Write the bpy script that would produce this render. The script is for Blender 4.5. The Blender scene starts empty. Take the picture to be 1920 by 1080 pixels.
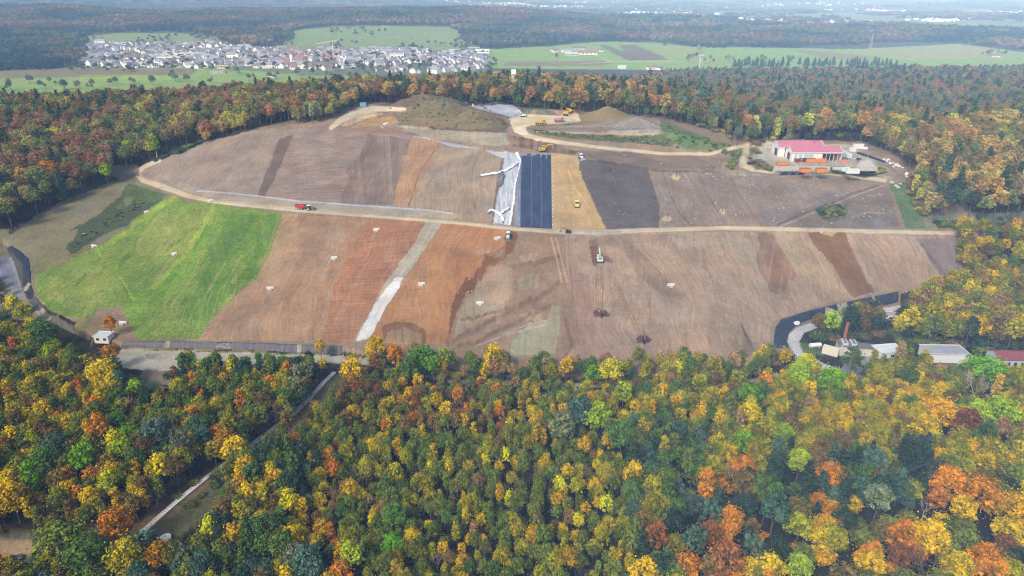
import bpy, math, random
import numpy as np
from mathutils import Vector, Matrix
rng = np.random.default_rng(7)
R = random.Random(11)
SC = bpy.context.scene
COL = SC.collection
# ---------------------------------------------------------------- camera
F = 1297.0; TH = math.radians(23.7); CT, ST = math.cos(TH), math.sin(TH); CZ = 150.0
cam_d = bpy.data.cameras.new('camera'); cam = bpy.data.objects.new('camera', cam_d); COL.objects.link(cam)
cam_d.sensor_width = 36.0; cam_d.lens = 36.0*F/1920.0; cam_d.clip_start = 1.0; cam_d.clip_end = 60000.0
cam.location = (0, 0, CZ); cam.rotation_euler = (math.pi/2-TH, 0, 0)
SC.camera = cam

def ray(px, py):
    u = (px-960.0)/F; v = (540.0-py)/F
    return u, CT+v*ST, -ST+v*CT
def unp(px, py, z):
    "point on the plane of height z that is seen at px,py"
    u, dy, dz = ray(px, py); t = (CZ-z)/(-dz)
    return u*t, dy*t
def proj(x, y, z):
    d = y*CT-(z-CZ)*ST; d = np.where(np.abs(d) < 1e-3, 1e-3, d)
    up = y*ST+(z-CZ)*CT
    return 960+F*x/d, 540-F*up/d

# ---------------------------------------------------------------- noise (numpy value noise)
_tab = rng.random((256, 256))
def vn(x, y):
    x = np.asarray(x, float); y = np.asarray(y, float)
    xi = np.floor(x).astype(int); yi = np.floor(y).astype(int); fx = x-xi; fy = y-yi
    fx = fx*fx*(3-2*fx); fy = fy*fy*(3-2*fy)
    a = _tab[xi & 255, yi & 255]; b = _tab[(xi+1) & 255, yi & 255]
    c = _tab[xi & 255, (yi+1) & 255]; d = _tab[(xi+1) & 255, (yi+1) & 255]
    return (a*(1-fx)+b*fx)*(1-fy)+(c*(1-fx)+d*fx)*fy
def fbm(x, y, o=4):
    s = 0; a = .5; t = 0
    for i in range(o):
        s = s+a*vn(x*2**i+17.3*i, y*2**i+9.1*i); t += a; a *= .5
    return s/t-.5

# ---------------------------------------------------------------- terrain: feature lines read off as (a = x/y, y, z)
def L(pts):
    out = []
    for px, py, z in pts:
        x, y = unp(px, py, z); out.append((x/y, y, z))
    out.sort(); return np.array(out)
T1 = L([(-400,560,10),(-40,480,7),(40,545,3),(90,600,1),(170,640,0),(230,657,0),(400,660,0),(640,668,0),(850,712,0),(1200,722,0),(1330,716,0),(1482,622,0),(1530,600,0),(1680,573,0),(1800,552,0),(1950,545,0),(2300,540,1)])
T1b = L([(-400,545,12),(-100,490,10),(10,462,8),(60,548,6),(110,598,4),(180,630,3),(230,642,3),(400,643,3),(640,652,3),(850,690,3),(1200,700,3),(1320,697,3),(1466,600,4),(1540,577,4),(1680,549,4),(1800,532,4),(1950,525,4),(2300,520,5)])
T2 = L([(-400,480,14),(-150,465,13),(20,447,12),(120,388,16),(252,330,21),(300,352,22.5),(350,368,24),(400,379,25),(560,397,26),(840,417,27),(1040,436,27),(1200,434,27),(1500,432,27),(1700,437,25.5),(1810,440,23),(1950,440,20),(2300,450,18)])
T3 = T2.copy(); T3[:,1] += 6.0
T4 = L([(-400,455,16),(-150,440,14),(20,435,14),(120,375,18),(252,318,23),(300,296,31),(380,268,40),(480,243,48),(620,238,51),(800,258,50.5),(930,278,50),(1040,284,51),(1100,292,50),(1370,300,44),(1440,326,40),(1640,337,37.5),(1740,428,25.5),(1810,433,24),(2300,440,20)])
T5 = L([(-400,430,18),(-150,425,16),(20,420,16),(120,360,20),(252,310,25),(300,288,32),(380,262,41),(480,238,49),(620,232,52),(760,240,52),(960,262,52.5),(1040,272,52.5),(1100,279,51),(1370,289,46),(1440,318,42),(1640,324,39.5),(1750,412,28.5),(1830,425,26),(2300,430,22)])
T6 = L([(-400,410,20),(-150,410,18),(20,400,18),(120,345,22),(252,300,27),(300,280,33),(380,255,42),(480,232,50),(620,218,54),(700,208,56),(760,232,53),(960,240,55),(1030,243,57),(1220,247,58),(1330,268,52.5),(1400,280,48),(1450,308,43),(1640,312,41.5),(1760,392,32),(1830,415,28),(2300,420,25)])
T7 = L([(-400,390,22),(-150,390,20),(20,370,22),(120,320,25),(252,285,30),(300,270,35),(380,245,43),(480,225,51),(620,205,56),(700,195,58),(800,205,58),(950,205,58),(1100,215,57),(1220,225,57),(1330,245,54),(1400,258,50),(1450,262,46),(1600,262,46),(1680,290,42),(1740,340,38),(1830,390,32),(2300,400,30)])
T8 = np.array([(-1.2,600,42),(-.62,620,42),(-.5,640,42),(-.35,660,46),(-.1,690,50),(0,700,52),(.25,650,46),(.35,580,42),(.45,560,42),(.6,490,44),(1.2,490,46)], float)
T9 = np.array([(-1.2,1000,-20),(-.62,960,-14),(-.35,900,5),(0,900,24),(.25,860,16),(.45,860,14),(.7,860,14),(1.2,860,14)], float)
T10 = np.array([(-1.2,1180,-30),(-.35,1150,-30),(0,1300,-24),(.25,1300,-8),(.45,1350,-8),(1.2,1350,-10)], float)
T11 = np.array([(-1.2,1500,-30),(0,1500,-30),(.25,1500,-28),(.45,1540,-28),(1.2,1540,-28)], float)
T12 = L([(-300,125,-28),(60,125,-28),(150,100,-25),(400,88,-15),(560,90,-20),(900,96,-25),(1200,92,-27),(1400,92,-27),(1600,88,-27),(1800,82,-25),(1920,100,-27),(2300,110,-28)])
T13 = L([(-400,16,38),(100,16,38),(250,24,26),(500,24,28),(700,20,38),(960,24,28),(1100,34,5),(1300,44,-8),(1500,56,-14),(1700,58,-14),(1900,68,-20),(2300,68,-20)])
T13b = T13.copy(); T13b[:,1] += 450; T13b[:,2] = T13b[:,2]*.6-14
T14 = np.array([(-1.2,5200,-20),(0,5200,-35),(1.2,5200,-38)], float)
T15 = np.array([(-1.2,6800,70),(-.75,6800,75),(-.3,7000,70),(-.12,7600,10),(.1,9000,-25),(1.2,9000,-10)], float)
T16 = np.array([(-1.2,14000,60),(1.2,14000,20)], float)
T17 = np.array([(-1.2,26000,120),(1.2,26000,120)], float)
LINES = [T1,T1b,T2,T3,T4,T5,T6,T7,T8,T9,T10,T11,T12,T13,T13b,T14,T15,T16,T17]

def gz(px, py, base):   # mound centre from its pixel
    return unp(px, py, base)
# mounds: x, y, radius x, radius y, height, flatness power
MOUNDS = []
def mound(px, py, base, rx, ry, h, p=2.0):
    x, y = unp(px, py, base); MOUNDS.append((x, y, rx, ry, h, p))
mound(838,228,54, 48,20, 9.5,2.4)      # overgrown mound
mound(800,212,56, 38,26, 12,2.2)
mound(900,236,54, 20,12, 6,2.4)
mound(748,226,53.5, 8,7, 3.0)
mound(702,219,54.5, 12,5, 2.5)
mound(936,206,57, 20,14, 4.2,1.6)        # pale gravel heap
mound(1004,217,57, 10,7, 4.2,1.4)
mound(1018,212,57, 16,9, 3,2.4)
mound(1140,222,57, 29,15, 9.0,1.5)      # brown cone
mound(1192,237,57, 22,9, 6.0,1.3)       # grey heap
mound(1012,268,52, 20,5, 2.6)
mound(1075,281,51, 22,4, 2.0)
mound(1250,262,52.5, 34,10, 2)
mound(455,243,48.5, 12,6, 2.5)
mound(1095,238,57.2, 34,3.5, 1.5)
mound(1405,286,45, 10,5, 1.2)
FLATS = []   # x0,x1,y0,y1,z : platforms
def height(x, y, detail=True):
    x = np.asarray(x, float); y = np.asarray(y, float)
    ys = np.maximum(y, 20.0); a = np.clip(x/ys, -1.2, 1.2)
    # start lines
    wav = fbm(x/90.0, y/90.0, 3)*10.0
    base_z = np.where(ys < 100, -2.0, -2.0)
    Yp = np.full_like(ys, 100.0); Zp = base_z
    z = np.where(ys <= 100, -2.0, 0.0)
    t1y = np.interp(a, T1[:,0], T1[:,1]); t1z = np.interp(a, T1[:,0], T1[:,2])
    prevY, prevZ = Yp, Zp
    z = np.full_like(ys, -2.0)
    for i, T in enumerate(LINES):
        Y = np.interp(a, T[:,0], T[:,1]); Z = np.interp(a, T[:,0], T[:,2])
        if i == 0:
            Y0 = np.maximum(Y-40, 120.0); Z0 = np.full_like(ys, -.6)
            f = np.clip((ys-prevY)/(Y0-prevY), 0, 1); z = np.where(ys >= prevY, prevZ+(Z0-prevZ)*f, z); prevY, prevZ = Y0, Z0
        Y = np.maximum(Y, prevY+.6)
        f = np.clip((ys-prevY)/(Y-prevY), 0, 1)
        if i >= 9: f = f*f*(3-2*f)
        z = np.where(ys >= prevY, prevZ+(Z-prevZ)*f, z)
        prevY, prevZ = Y, Z
    # large undulation away from the built surfaces
    und = fbm(x/140.0, y/140.0, 3)
    k = np.clip((ys-620)/200, 0, 1)*np.clip((6000-ys)/3000, 0, 1)
    val = np.clip(np.minimum((ys-1150)/200, (2200-ys)/200), 0, 1)
    z = z+und*14*k*(1-.8*val)
    k2 = np.clip((230-ys)/60, 0, 1)*np.clip((ys-100)/40, 0, 1)
    z = z+und*8*k2
    k3 = np.clip((ys-2500)/700, 0, 1)*np.clip((5200-ys)/1500, 0, 1)
    z = z+fbm(x/420.0+5, y/420.0, 3)*38*k3
    for (mx, my, rx, ry, h, p) in MOUNDS:
        d = np.sqrt(((x-mx)/rx)**2+((y-my)/ry)**2)
        m = np.clip(1-d**p, 0, 1) if p >= 2 else np.clip(1-d, 0, 1)**(p*.8)
        z = z+h*m*(1+.25*fbm(x/6.0+mx, y/6.0, 2)*(d < 1))
    for (x0, x1, y0, y1, zz, fe) in FLATS:
        d = np.maximum(np.maximum(x0-x, x-x1), np.maximum(y0-y, y-y1))
        w = np.clip(1-d/fe, 0, 1); w = w*w*(3-2*w); z = z*(1-w)+zz*w
    if detail:
        land = (ys > 235)*(ys < 600)
        z = z+land*(fbm(x/14.0, y/14.0, 3)*.9+fbm(x/2.2, y/2.2, 2)*.22)
    return z
_hx, _hy = unp(1520, 303, 43.2)
HALL = (_hx, _hy)
FLATS.append((_hx-36, _hx+42, _hy-9, _hy+42, 43.2, 9.0))
_sx, _sy = unp(1600, 668, 0)
FLATS.append((_sx-40, _sx+110, _sy-6, _sy+14, 0.0, 6.0))

def ground_hit(px, py, hoff=0.0, tmin=90.0, tmax=9000.0):
    "first point where the sight line through px,py comes down to hoff above the terrain"
    u, dy, dz = ray(px, py)
    t = np.concatenate([np.arange(tmin, 700, .5), 700*1.003**np.arange(0, 900)]); t = t[t < tmax]
    x = u*t; y = dy*t; z = CZ+dz*t
    h = height(x, y)+hoff
    k = np.nonzero(z <= h)[0]
    if len(k) == 0: return Vector((x[-1], y[-1], h[-1]-hoff))
    k = k[0]
    if k == 0: return Vector((x[0], y[0], h[0]-hoff))
    g0 = z[k-1]-h[k-1]; g1 = z[k]-h[k]; f = g0/(g0-g1) if g0 != g1 else 0
    tt = t[k-1]+(t[k]-t[k-1])*f; X = u*tt; Y = dy*tt
    return Vector((X, Y, float(height(np.array([X]), np.array([Y]))[0])))
def gh(x, y): return float(height(np.array([float(x)]), np.array([float(y)]))[0])
def normal_at(x, y, d=2.0):
    return Vector((gh(x-d, y)-gh(x+d, y), gh(x, y-d)-gh(x, y+d), 2*d)).normalized()

# ---------------------------------------------------------------- materials
def s2l(c):
    return tuple(((v/255.0)/12.92 if v <= 10 else (((v/255.0)+.055)/1.055)**2.4) for v in c)
GK = .80      # display colour of a lit flat surface -> its base colour
def alb(c, k=None):
    k = GK if k is None else k
    return tuple(min(.86, v*k) for v in s2l(c))
_mats = {}
def nt(name):
    m = bpy.data.materials.new(name); m.use_nodes = True; t = m.node_tree; t.nodes.clear()
    o = t.nodes.new('ShaderNodeOutputMaterial'); return m, t, o
def N(t, kind, **kw):
    n = t.nodes.new(kind)
    for k, v in kw.items():
        if k == 'inp':
            for a, b in v.items(): n.inputs[a].default_value = b
        else: setattr(n, k, v)
    return n
def mat(name, col, rough=.7, metal=0.0, var=.12, scale=1.5, bump=0.0, k=None):
    "painted / mineral surface with a little procedural wear"
    if name in _mats: return _mats[name]
    m, t, o = nt(name)
    b = N(t, 'ShaderNodeBsdfPrincipled'); b.inputs['Roughness'].default_value = rough; b.inputs['Metallic'].default_value = metal
    c = alb(col, k); tc = N(t, 'ShaderNodeTexCoord'); no = N(t, 'ShaderNodeTexNoise', inp={'Scale': scale, 'Detail': 5.0})
    t.links.new(tc.outputs['Object'], no.inputs['Vector'])
    r = N(t, 'ShaderNodeMapRange', inp={'From Min': .3, 'From Max': .7, 'To Min': 1-var, 'To Max': 1+var*.6}); t.links.new(no.outputs['Fac'], r.inputs['Value'])
    mx = N(t, 'ShaderNodeMix', data_type='RGBA', blend_type='MULTIPLY'); mx.inputs[0].default_value = 1
    mx.inputs[6].default_value = (*c, 1); t.links.new(r.outputs[0], mx.inputs[7]); t.links.new(mx.outputs[2], b.inputs['Base Color'])
    if bump:
        bp = N(t, 'ShaderNodeBump', inp={'Strength': bump, 'Distance': .1}); t.links.new(no.outputs['Fac'], bp.inputs['Height']); t.links.new(bp.outputs[0], b.inputs['Normal'])
    t.links.new(b.outputs[0], o.inputs[0]); _mats[name] = m; return m

# ---------------------------------------------------------------- mesh builder
class MB:
    def __init__(s): s.v = []; s.f = []; s.m = []
    def add(s, vs, fs, mi=0):
        k = len(s.v); s.v += [tuple(v) for v in vs]; s.f += [tuple(i+k for i in f) for f in fs]; s.m += [mi]*len(fs); return s
    def box(s, c, d, rz=0.0, mi=0, taper=1.0, rot=None):
        x, y, z = d[0]/2, d[1]/2, d[2]/2
        M = rot if rot is not None else Matrix.Rotation(rz, 3, 'Z')
        vs = []
        for sz in (-1, 1):
            k = taper if sz > 0 else 1
            for sx, sy in ((-1,-1),(1,-1),(1,1),(-1,1)): vs.append(Vector(c)+M @ Vector((sx*x*k, sy*y*k, sz*z)))
        return s.add(vs, [(0,3,2,1),(4,5,6,7),(0,1,5,4),(1,2,6,5),(2,3,7,6),(3,0,4,7)], mi)
    def bar(s, p, q, w, h=None, mi=0):
        p = Vector(p); q = Vector(q); d = q-p; l = d.length; h = h or w
        rot = d.to_track_quat('X', 'Z').to_matrix(); return s.box((p+q)/2, (l, w, h), rot=rot, mi=mi)
    def cyl(s, p, q, r, n=12, r2=None, mi=0, cap=True):
        p = Vector(p); q = Vector(q); r2 = r if r2 is None else r2; rot = (q-p).to_track_quat('Z', 'Y').to_matrix()
        vs = []
        for c, rr in ((p, r), (q, r2)):
            for i in range(n):
                a = 2*math.pi*i/n; vs.append(c+rot @ Vector((rr*math.cos(a), rr*math.sin(a), 0)))
        fs = [(i, (i+1) % n, n+(i+1) % n, n+i) for i in range(n)]
        if cap: fs += [tuple(range(n-1, -1, -1)), tuple(range(n, 2*n))]
        return s.add(vs, fs, mi)
    def prism(s, prof, y0, y1, mi=0):
        "profile of (x,z) points extruded along y"
        n = len(prof); vs = [(x, y0, z) for x, z in prof]+[(x, y1, z) for x, z in prof]
        fs = [tuple(range(n)), tuple(range(2*n-1, n-1, -1))]+[((i+1) % n, i, n+i, n+(i+1) % n) for i in range(n)]
        return s.add(vs, fs, mi)
    def build(s, name, mats, parent=None, loc=None, smooth=False):
        me = bpy.data.meshes.new(name); me.from_pydata(s.v, [], s.f)
        for m in (mats if isinstance(mats, (list, tuple)) else [mats]): me.materials.append(m)
        if any(s.m): me.polygons.foreach_set('material_index', s.m)
        if smooth: me.polygons.foreach_set('use_smooth', [True]*len(s.f))
        me.update(); o = bpy.data.objects.new(name, me); COL.objects.link(o)
        if parent: o.parent = parent
        if loc is not None: o.location = loc
        return o
def tag(o, label=None, cat=None, group=None, kind=None):
    if label: o['label'] = label
    if cat: o['category'] = cat
    if group: o['group'] = group
    if kind: o['kind'] = kind
    return o
def empty(name, loc=(0,0,0), rz=0.0):
    o = bpy.data.objects.new(name, None); COL.objects.link(o); o.location = loc; o.rotation_euler = (0, 0, rz); o.empty_display_size = .5; return o
def children(o): return [c for c in bpy.data.objects if c.parent == o]
def copy_tree(o, parent=None):
    c = o.copy(); COL.objects.link(c)
    if parent: c.parent = parent
    for ch in list(o.children): copy_tree(ch, c)
    return c
def settle(o, p, rz, tilt=True, sink=.05):
    "stand a thing on the slope at point p heading rz"
    n = normal_at(p[0], p[1]) if tilt else Vector((0,0,1))
    X = Vector((math.cos(rz), math.sin(rz), 0)); Y = n.cross(X).normalized(); X = Y.cross(n).normalized()
    M = Matrix((X, Y, n)).transposed().to_4x4(); M.translation = Vector(p)-n*sink
    o.rotation_mode = 'XYZ'; o.location = M.translation; o.rotation_euler = M.to_euler()
    return o
# ---------------------------------------------------------------- ground colouring
def inpoly(px, py, poly):
    poly = np.asarray(poly, float); x0, y0 = poly.min(0); x1, y1 = poly.max(0)
    res = np.zeros(px.shape, bool); c = np.nonzero((px >= x0) & (px <= x1) & (py >= y0) & (py <= y1))[0]
    if len(c) == 0: return res
    X = px[c]; Y = py[c]; ins = np.zeros(len(c), bool); n = len(poly); j = n-1
    for i in range(n):
        xi, yi = poly[i]; xj, yj = poly[j]
        if yi != yj:
            ins ^= ((yi > Y) != (yj > Y)) & (X < (xj-xi)*(Y-yi)/(yj-yi)+xi)
        j = i
    res[c[ins]] = True; return res
def dline(px, py, pts, wmax):
    "distance in pixels to a polyline (pts may carry a width as third value); returns d/w"
    pts = np.asarray(pts, float); d = np.full(px.shape, 9.0)
    for i in range(len(pts)-1):
        ax, ay = pts[i][:2]; bx, by = pts[i+1][:2]
        wa = pts[i][2] if pts.shape[1] > 2 else wmax; wb = pts[i+1][2] if pts.shape[1] > 2 else wmax
        m = max(wa, wb)*1.5
        c = np.nonzero((px > min(ax,bx)-m) & (px < max(ax,bx)+m) & (py > min(ay,by)-m) & (py < max(ay,by)+m))[0]
        if len(c) == 0: continue
        X = px[c]; Y = py[c]; L2 = (bx-ax)**2+(by-ay)**2+1e-9
        t = np.clip(((X-ax)*(bx-ax)+(Y-ay)*(by-ay))/L2, 0, 1)
        dd = np.hypot(X-ax-t*(bx-ax), Y-ay-t*(by-ay))/(wa+(wb-wa)*t)
        d[c] = np.minimum(d[c], dd)
    return d
# region ids: 0 ground, 1 dirt_road, 2 meadow, 3 gravel, 4 paved_yard, 5 fields
# each: kind('P' polygon /'L' line), pts, colour, alpha, extra dict
PA = []
def warm(c):
    r, g, b = c
    return (min(255, r*1.0), g*1.0, b*.935) if r > g else (r, g*.99, b*.98) if g > 125 and b < 100 else c
def P(pts, col, a=1.0, reg=None, warp=2.0, **mk): PA.append(('P', pts, warm(col), a, reg, warp, mk))
def S(pts, w, col, a=1.0, reg=None, warp=1.0, **mk): PA.append(('L', pts, warm(col), a, reg, warp, dict(mk, w=w)))

P([(60,560),(20,450),(250,320),(480,240),(700,190),(960,200),(1240,215),(1400,258),(1690,268),(1780,330),(1850,440),(1804,516),(1690,552),(1460,604),(1445,664),(1400,700),(1000,707),(640,660),(230,652)], (142,124,108), 1, stone=.5)
# --- left flank
P([(-400,600),(-400,400),(20,430),(130,372),(250,325),(315,365),(330,380),(250,430),(150,500),(60,560),(85,605),(40,600),(0,600)], (128,122,100), stone=.3, veg=.5)
P([(60,545),(55,500),(80,480),(140,440),(130,470),(180,462),(240,425),(180,470),(110,520),(70,560)], (118,122,80), .8, veg=1)
P([(70,500),(100,470),(130,480),(110,510)], (135,122,98), .7)
P([(243,345),(312,364),(300,385),(245,415),(235,422),(190,442),(135,478),(124,466),(150,430),(130,432),(160,418),(200,390)], (78,88,62), 1, warp=4, veg=1)
P([(245,345),(312,364),(300,378),(215,390)], (88,112,62), .8, warp=5, veg=1)
P([(225,372),(255,368),(245,385),(220,392)], (125,125,90), .8, warp=5)
P([(150,590),(240,588),(262,640),(185,640),(140,610)], (140,118,98), 1, stone=.5)
# green meadow
P([(322,368),(340,372),(400,384),(470,390),(524,400),(527,415),(518,440),(500,480),(488,512),(440,560),(400,600),(370,636),(258,636),(240,600),(222,575),(190,578),(170,592),(130,595),(95,585),(70,560),(64,525),(90,505),(170,470),(240,425),(270,400)], (118,143,62), 1, 2, veg=1, streak=1, grass=1, warp=5)
P([(330,385),(400,390),(420,420),(360,470),(290,490),(250,470),(290,420)], (158,160,86), .4, veg=1, grass=1, warp=18)
P([(85,560),(100,525),(170,500),(230,520),(240,560),(150,580)], (160,164,84), .42, veg=1, grass=1, warp=18)
P([(240,545),(320,520),(350,470),(395,430),(410,400),(425,400),(400,450),(330,540),(290,600),(250,610)], (104,148,48), .6, veg=1, grass=1, warp=8)
for pts, w in ([[(325,372),(270,410),(215,450),(175,470)], 6], [[(402,388),(385,425),(350,470),(318,512),(290,540)], 5], [[(180,468),(205,500),(235,535),(252,560)], 4]):
    S(pts, w, (148,172,56), .8, veg=1, grass=1, warp=4)
S([(190,475),(215,510),(240,548)], 2.5, (90,125,48), .8, veg=1, grass=1)
P([(395,480),(420,430),(445,400),(515,402),(520,420),(500,470),(485,505),(440,550),(400,590),(370,600),(330,600),(350,560)], (84,124,44), .8, veg=1, grass=1, warp=8)
P([(455,420),(490,415),(470,480),(440,520),(420,500)], (118,150,62), .5, veg=1, grass=1, warp=8)
for k in range(9):
    S([(330+k*14, 560-k*3),(300+k*15, 632)], 1.3, (150,135,98), .8, warp=2.5)
for x0, y0, x1, y1 in ((395,480,372,520),(385,470,350,535),(425,490,395,540),(310,560,290,630),(455,480,420,540),(345,395,300,425),(410,520,385,560)):
    S([(x0,y0),(x1,y1)], 1.8, (148,138,100), .75, warp=3)
S([(522,410),(500,470),(482,520),(440,560),(405,600)], 2.0, (150,132,96), .8)
rsM = random.Random(9)
for _ in range(60):
    x_ = rsM.uniform(90, 500); y_ = rsM.uniform(400, 610); l_ = rsM.uniform(12, 60)
    if x_ < 240 and y_ < 470 or x_ > 420 and y_ > 560: continue
    S([(x_, y_),(x_-l_*.75, y_+l_)], rsM.uniform(1.5,6), rsM.choice([(150,150,86),(92,128,50),(128,150,64),(160,150,104),(80,116,50)]), rsM.uniform(.45,.75), veg=1, warp=rsM.uniform(3,8))
# brown field 1
P([(526,401),(800,413),(735,520),(665,643),(600,640),(370,636),(400,600),(440,560),(488,516),(515,450),(526,415)], (163,134,112), 1, streak=1, warp=1.5)
P([(526,401),(560,402),(545,440),(500,510),(470,545),(488,512),(515,450)], (165,145,112), .7, streak=1)
P([(690,408),(800,413),(740,515),(690,590),(664,643),(600,642),(620,560),(650,470)], (163,117,92), .9, streak=1, ripple=.8)
P([(660,405),(700,407),(655,480),(610,560),(590,640),(575,640),(600,540),(640,450)], (158,122,98), .8, streak=1)
P([(560,402),(700,407),(660,425),(560,420)], (158,118,92), .6, warp=5)
P([(590,420),(625,418),(600,480),(560,540),(530,600),(515,600),(560,500)], (152,120,96), .6, streak=1, warp=4)
P([(505,541),(470,548),(400,605),(378,632),(420,636),(470,580)], (150,118,92), .5, warp=3)
# gravel chute
P([(800,414),(828,417),(800,465),(750,530),(712,590),(688,638),(662,641),(690,590),(725,525),(775,460)], (168,158,145), 1, 3, warp=1.5, stone=.6)
P([(740,520),(758,522),(725,575),(695,632),(668,640),(700,575)], (212,212,210), .95, 3, warp=2, stone=.5)
P([(800,470),(812,455),(830,420),(835,418),(822,448),(770,520),(752,535)], (120,98,82), .8, warp=1)
S([(812,420),(780,480),(735,535),(700,600)], 1.4, (195,188,180), .7, 3)
# orange field 2
P([(830,418),(965,430),(960,470),(905,500),(868,560),(832,648),(690,640),(718,590),(752,535),(800,468)], (166,122,88), 1, streak=1, warp=1.5)
P([(830,425),(930,432),(915,470),(870,520),(840,600),(815,640),(790,640),(820,560),(850,480)], (160,112,76), .7, streak=1, warp=3)
P([(800,470),(835,430),(860,435),(800,560),(760,600),(735,600)], (172,130,98), .6, ripple=.9, warp=3)
P([(955,432),(972,436),(962,475),(920,500),(882,545),(850,610),(838,650),(828,648),(850,570),(880,520),(905,492),(945,465)], (118,80,52), .95, warp=7, stone=.6)
P([(905,480),(950,470),(955,495),(915,515),(890,520)], (124,84,56), .8, warp=7, stone=.6)
P([(718,612),(740,603),(775,606),(800,620),(800,645),(720,640)], (118,88,66), .9, warp=2, stone=.5)
P([(728,622),(760,615),(790,628),(790,645),(722,643)], (150,132,112), .8, warp=2)
# mottled field 3
P([(972,434),(1062,441),(1068,500),(1078,600),(1085,640),(1050,665),(1100,690),(1000,700),(835,690),(840,648),(856,600),(885,546),(925,502),(962,477)], (143,120,104), 1, warp=2, streak=.6, stone=.3)
for pts in ([(905,520),(960,500),(960,560),(900,600),(850,640),(860,590)], [(895,560),(940,552),(950,590),(900,602)], [(975,478),(1008,475),(1005,492),(980,490)], [(968,522),(1015,512),(1010,540),(970,545)], [(975,590),(1020,580),(1015,600),(985,603)]):
    P(pts, (162,152,134), .65, warp=4)
P([(1035,572),(1052,575),(1050,620),(1040,665),(955,668),(960,640),(990,610),(1025,600)], (148,145,124), .95, warp=2, streak=.5)
for pts, w in ([[(850,640),(930,600),(1010,560),(1050,530)], 6], [[(845,655),(900,640),(980,600),(1030,575)], 5], [[(960,500),(1000,495),(1050,480)], 6], [[(870,600),(940,585),(1000,560)], 4]):
    S(pts, w, (120,92,76), .85, warp=5)
for pts, w in ([[(890,650),(960,625),(1010,612),(1025,608)], 2.2], [[(940,628),(1000,605),(1030,600)], 1.2]):
    S(pts, w, (178,165,150), .8, warp=1.5)
P([(920,500),(950,498),(955,560),(930,570),(900,590),(905,540)], (158,132,116), .5, warp=5)
# right lower field
P([(1060,440),(1200,436),(1500,434),(1740,443),(1795,446),(1802,514),(1700,548),(1540,578),(1466,602),(1457,622),(1450,656),(1400,694),(1200,702),(1100,695),(1050,668),(1084,640),(1074,560),(1064,500)], (160,137,121), 1, streak=1, warp=1.5)
P([(1070,490),(1100,500),(1120,600),(1110,690),(1095,690),(1085,620)], (150,118,108), .7, streak=1, warp=3)
P([(1100,560),(1210,640),(1400,690),(1110,700)], (150,124,114), .5, streak=1, warp=6)
P([(1070,462),(1088,452),(1110,455),(1108,500),(1098,520),(1085,500)], (166,142,120), .8, warp=2)
P([(1440,436),(1510,436),(1600,552),(1560,566),(1500,520),(1475,470)], (158,138,112), .8, streak=1)
P([(1250,440),(1420,440),(1430,520),(1380,480)], (146,132,112), .5, streak=1, warp=6)
P([(1280,600),(1300,560),(1450,655),(1380,690)], (142,126,110), .45, streak=1, warp=6)
P([(1104,450),(1122,447),(1125,480),(1120,500),(1112,495)], (112,84,70), .9, warp=2, stone=.5)
P([(1130,478),(1150,484),(1147,492),(1130,488)], (112,84,70), .8, warp=2)
P([(1160,445),(1180,450),(1260,530),(1290,560),(1270,562),(1230,545),(1200,520)], (130,108,94), .65, warp=2.5, stone=.4)
P([(1230,440),(1262,448),(1330,510),(1300,505)], (136,120,114), .4, warp=3)
P([(1062,446),(1110,445),(1180,440),(1260,440),(1240,452),(1150,462),(1070,456)], (138,118,104), .6, warp=4, stone=.6)
P([(1416,435),(1440,436),(1452,470),(1472,505),(1482,545),(1476,562),(1450,548),(1425,510),(1420,480),(1426,460)], (124,94,80), .85, warp=2)
P([(1440,440),(1452,440),(1475,480),(1492,510),(1490,526),(1470,522),(1455,480)], (138,102,80), .8, warp=2)
P([(1448,555),(1470,548),(1480,562),(1462,566)], (150,130,115), .7)
P([(1515,436),(1582,434),(1600,470),(1625,520),(1642,549),(1600,556),(1580,530),(1550,485)], (124,90,60), .95, warp=4, streak=.6)
P([(1540,436),(1570,434),(1560,442),(1548,440)], (200,165,115), .8)
P([(1600,440),(1640,440),(1680,560),(1650,560)], (140,118,106), .5, streak=1, warp=3)
P([(1720,447),(1795,446),(1802,514),(1765,522)], (126,113,116), .9, streak=.6, warp=2)
S([(1730,458),(1745,480),(1775,520)], 2.4, (95,78,66), .8, warp=1.5)
S([(1720,455),(1735,480),(1762,520)], 1.2, (185,175,165), .7, warp=1.5, stone=1)
for x0 in (1300,1340,1375,1405,1500,1530,1640):
    S([(x0, 445),(x0+R.uniform(50,90), 550),(x0+R.uniform(110,150), 600)], .9, (116,92,80), .55, warp=.6)
for x0 in (1210,1240,1270,1350):
    S([(x0, 470),(x0+80, 560),(x0+170, 650)], 1.0, (134,106,94), .45, warp=1)
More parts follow.
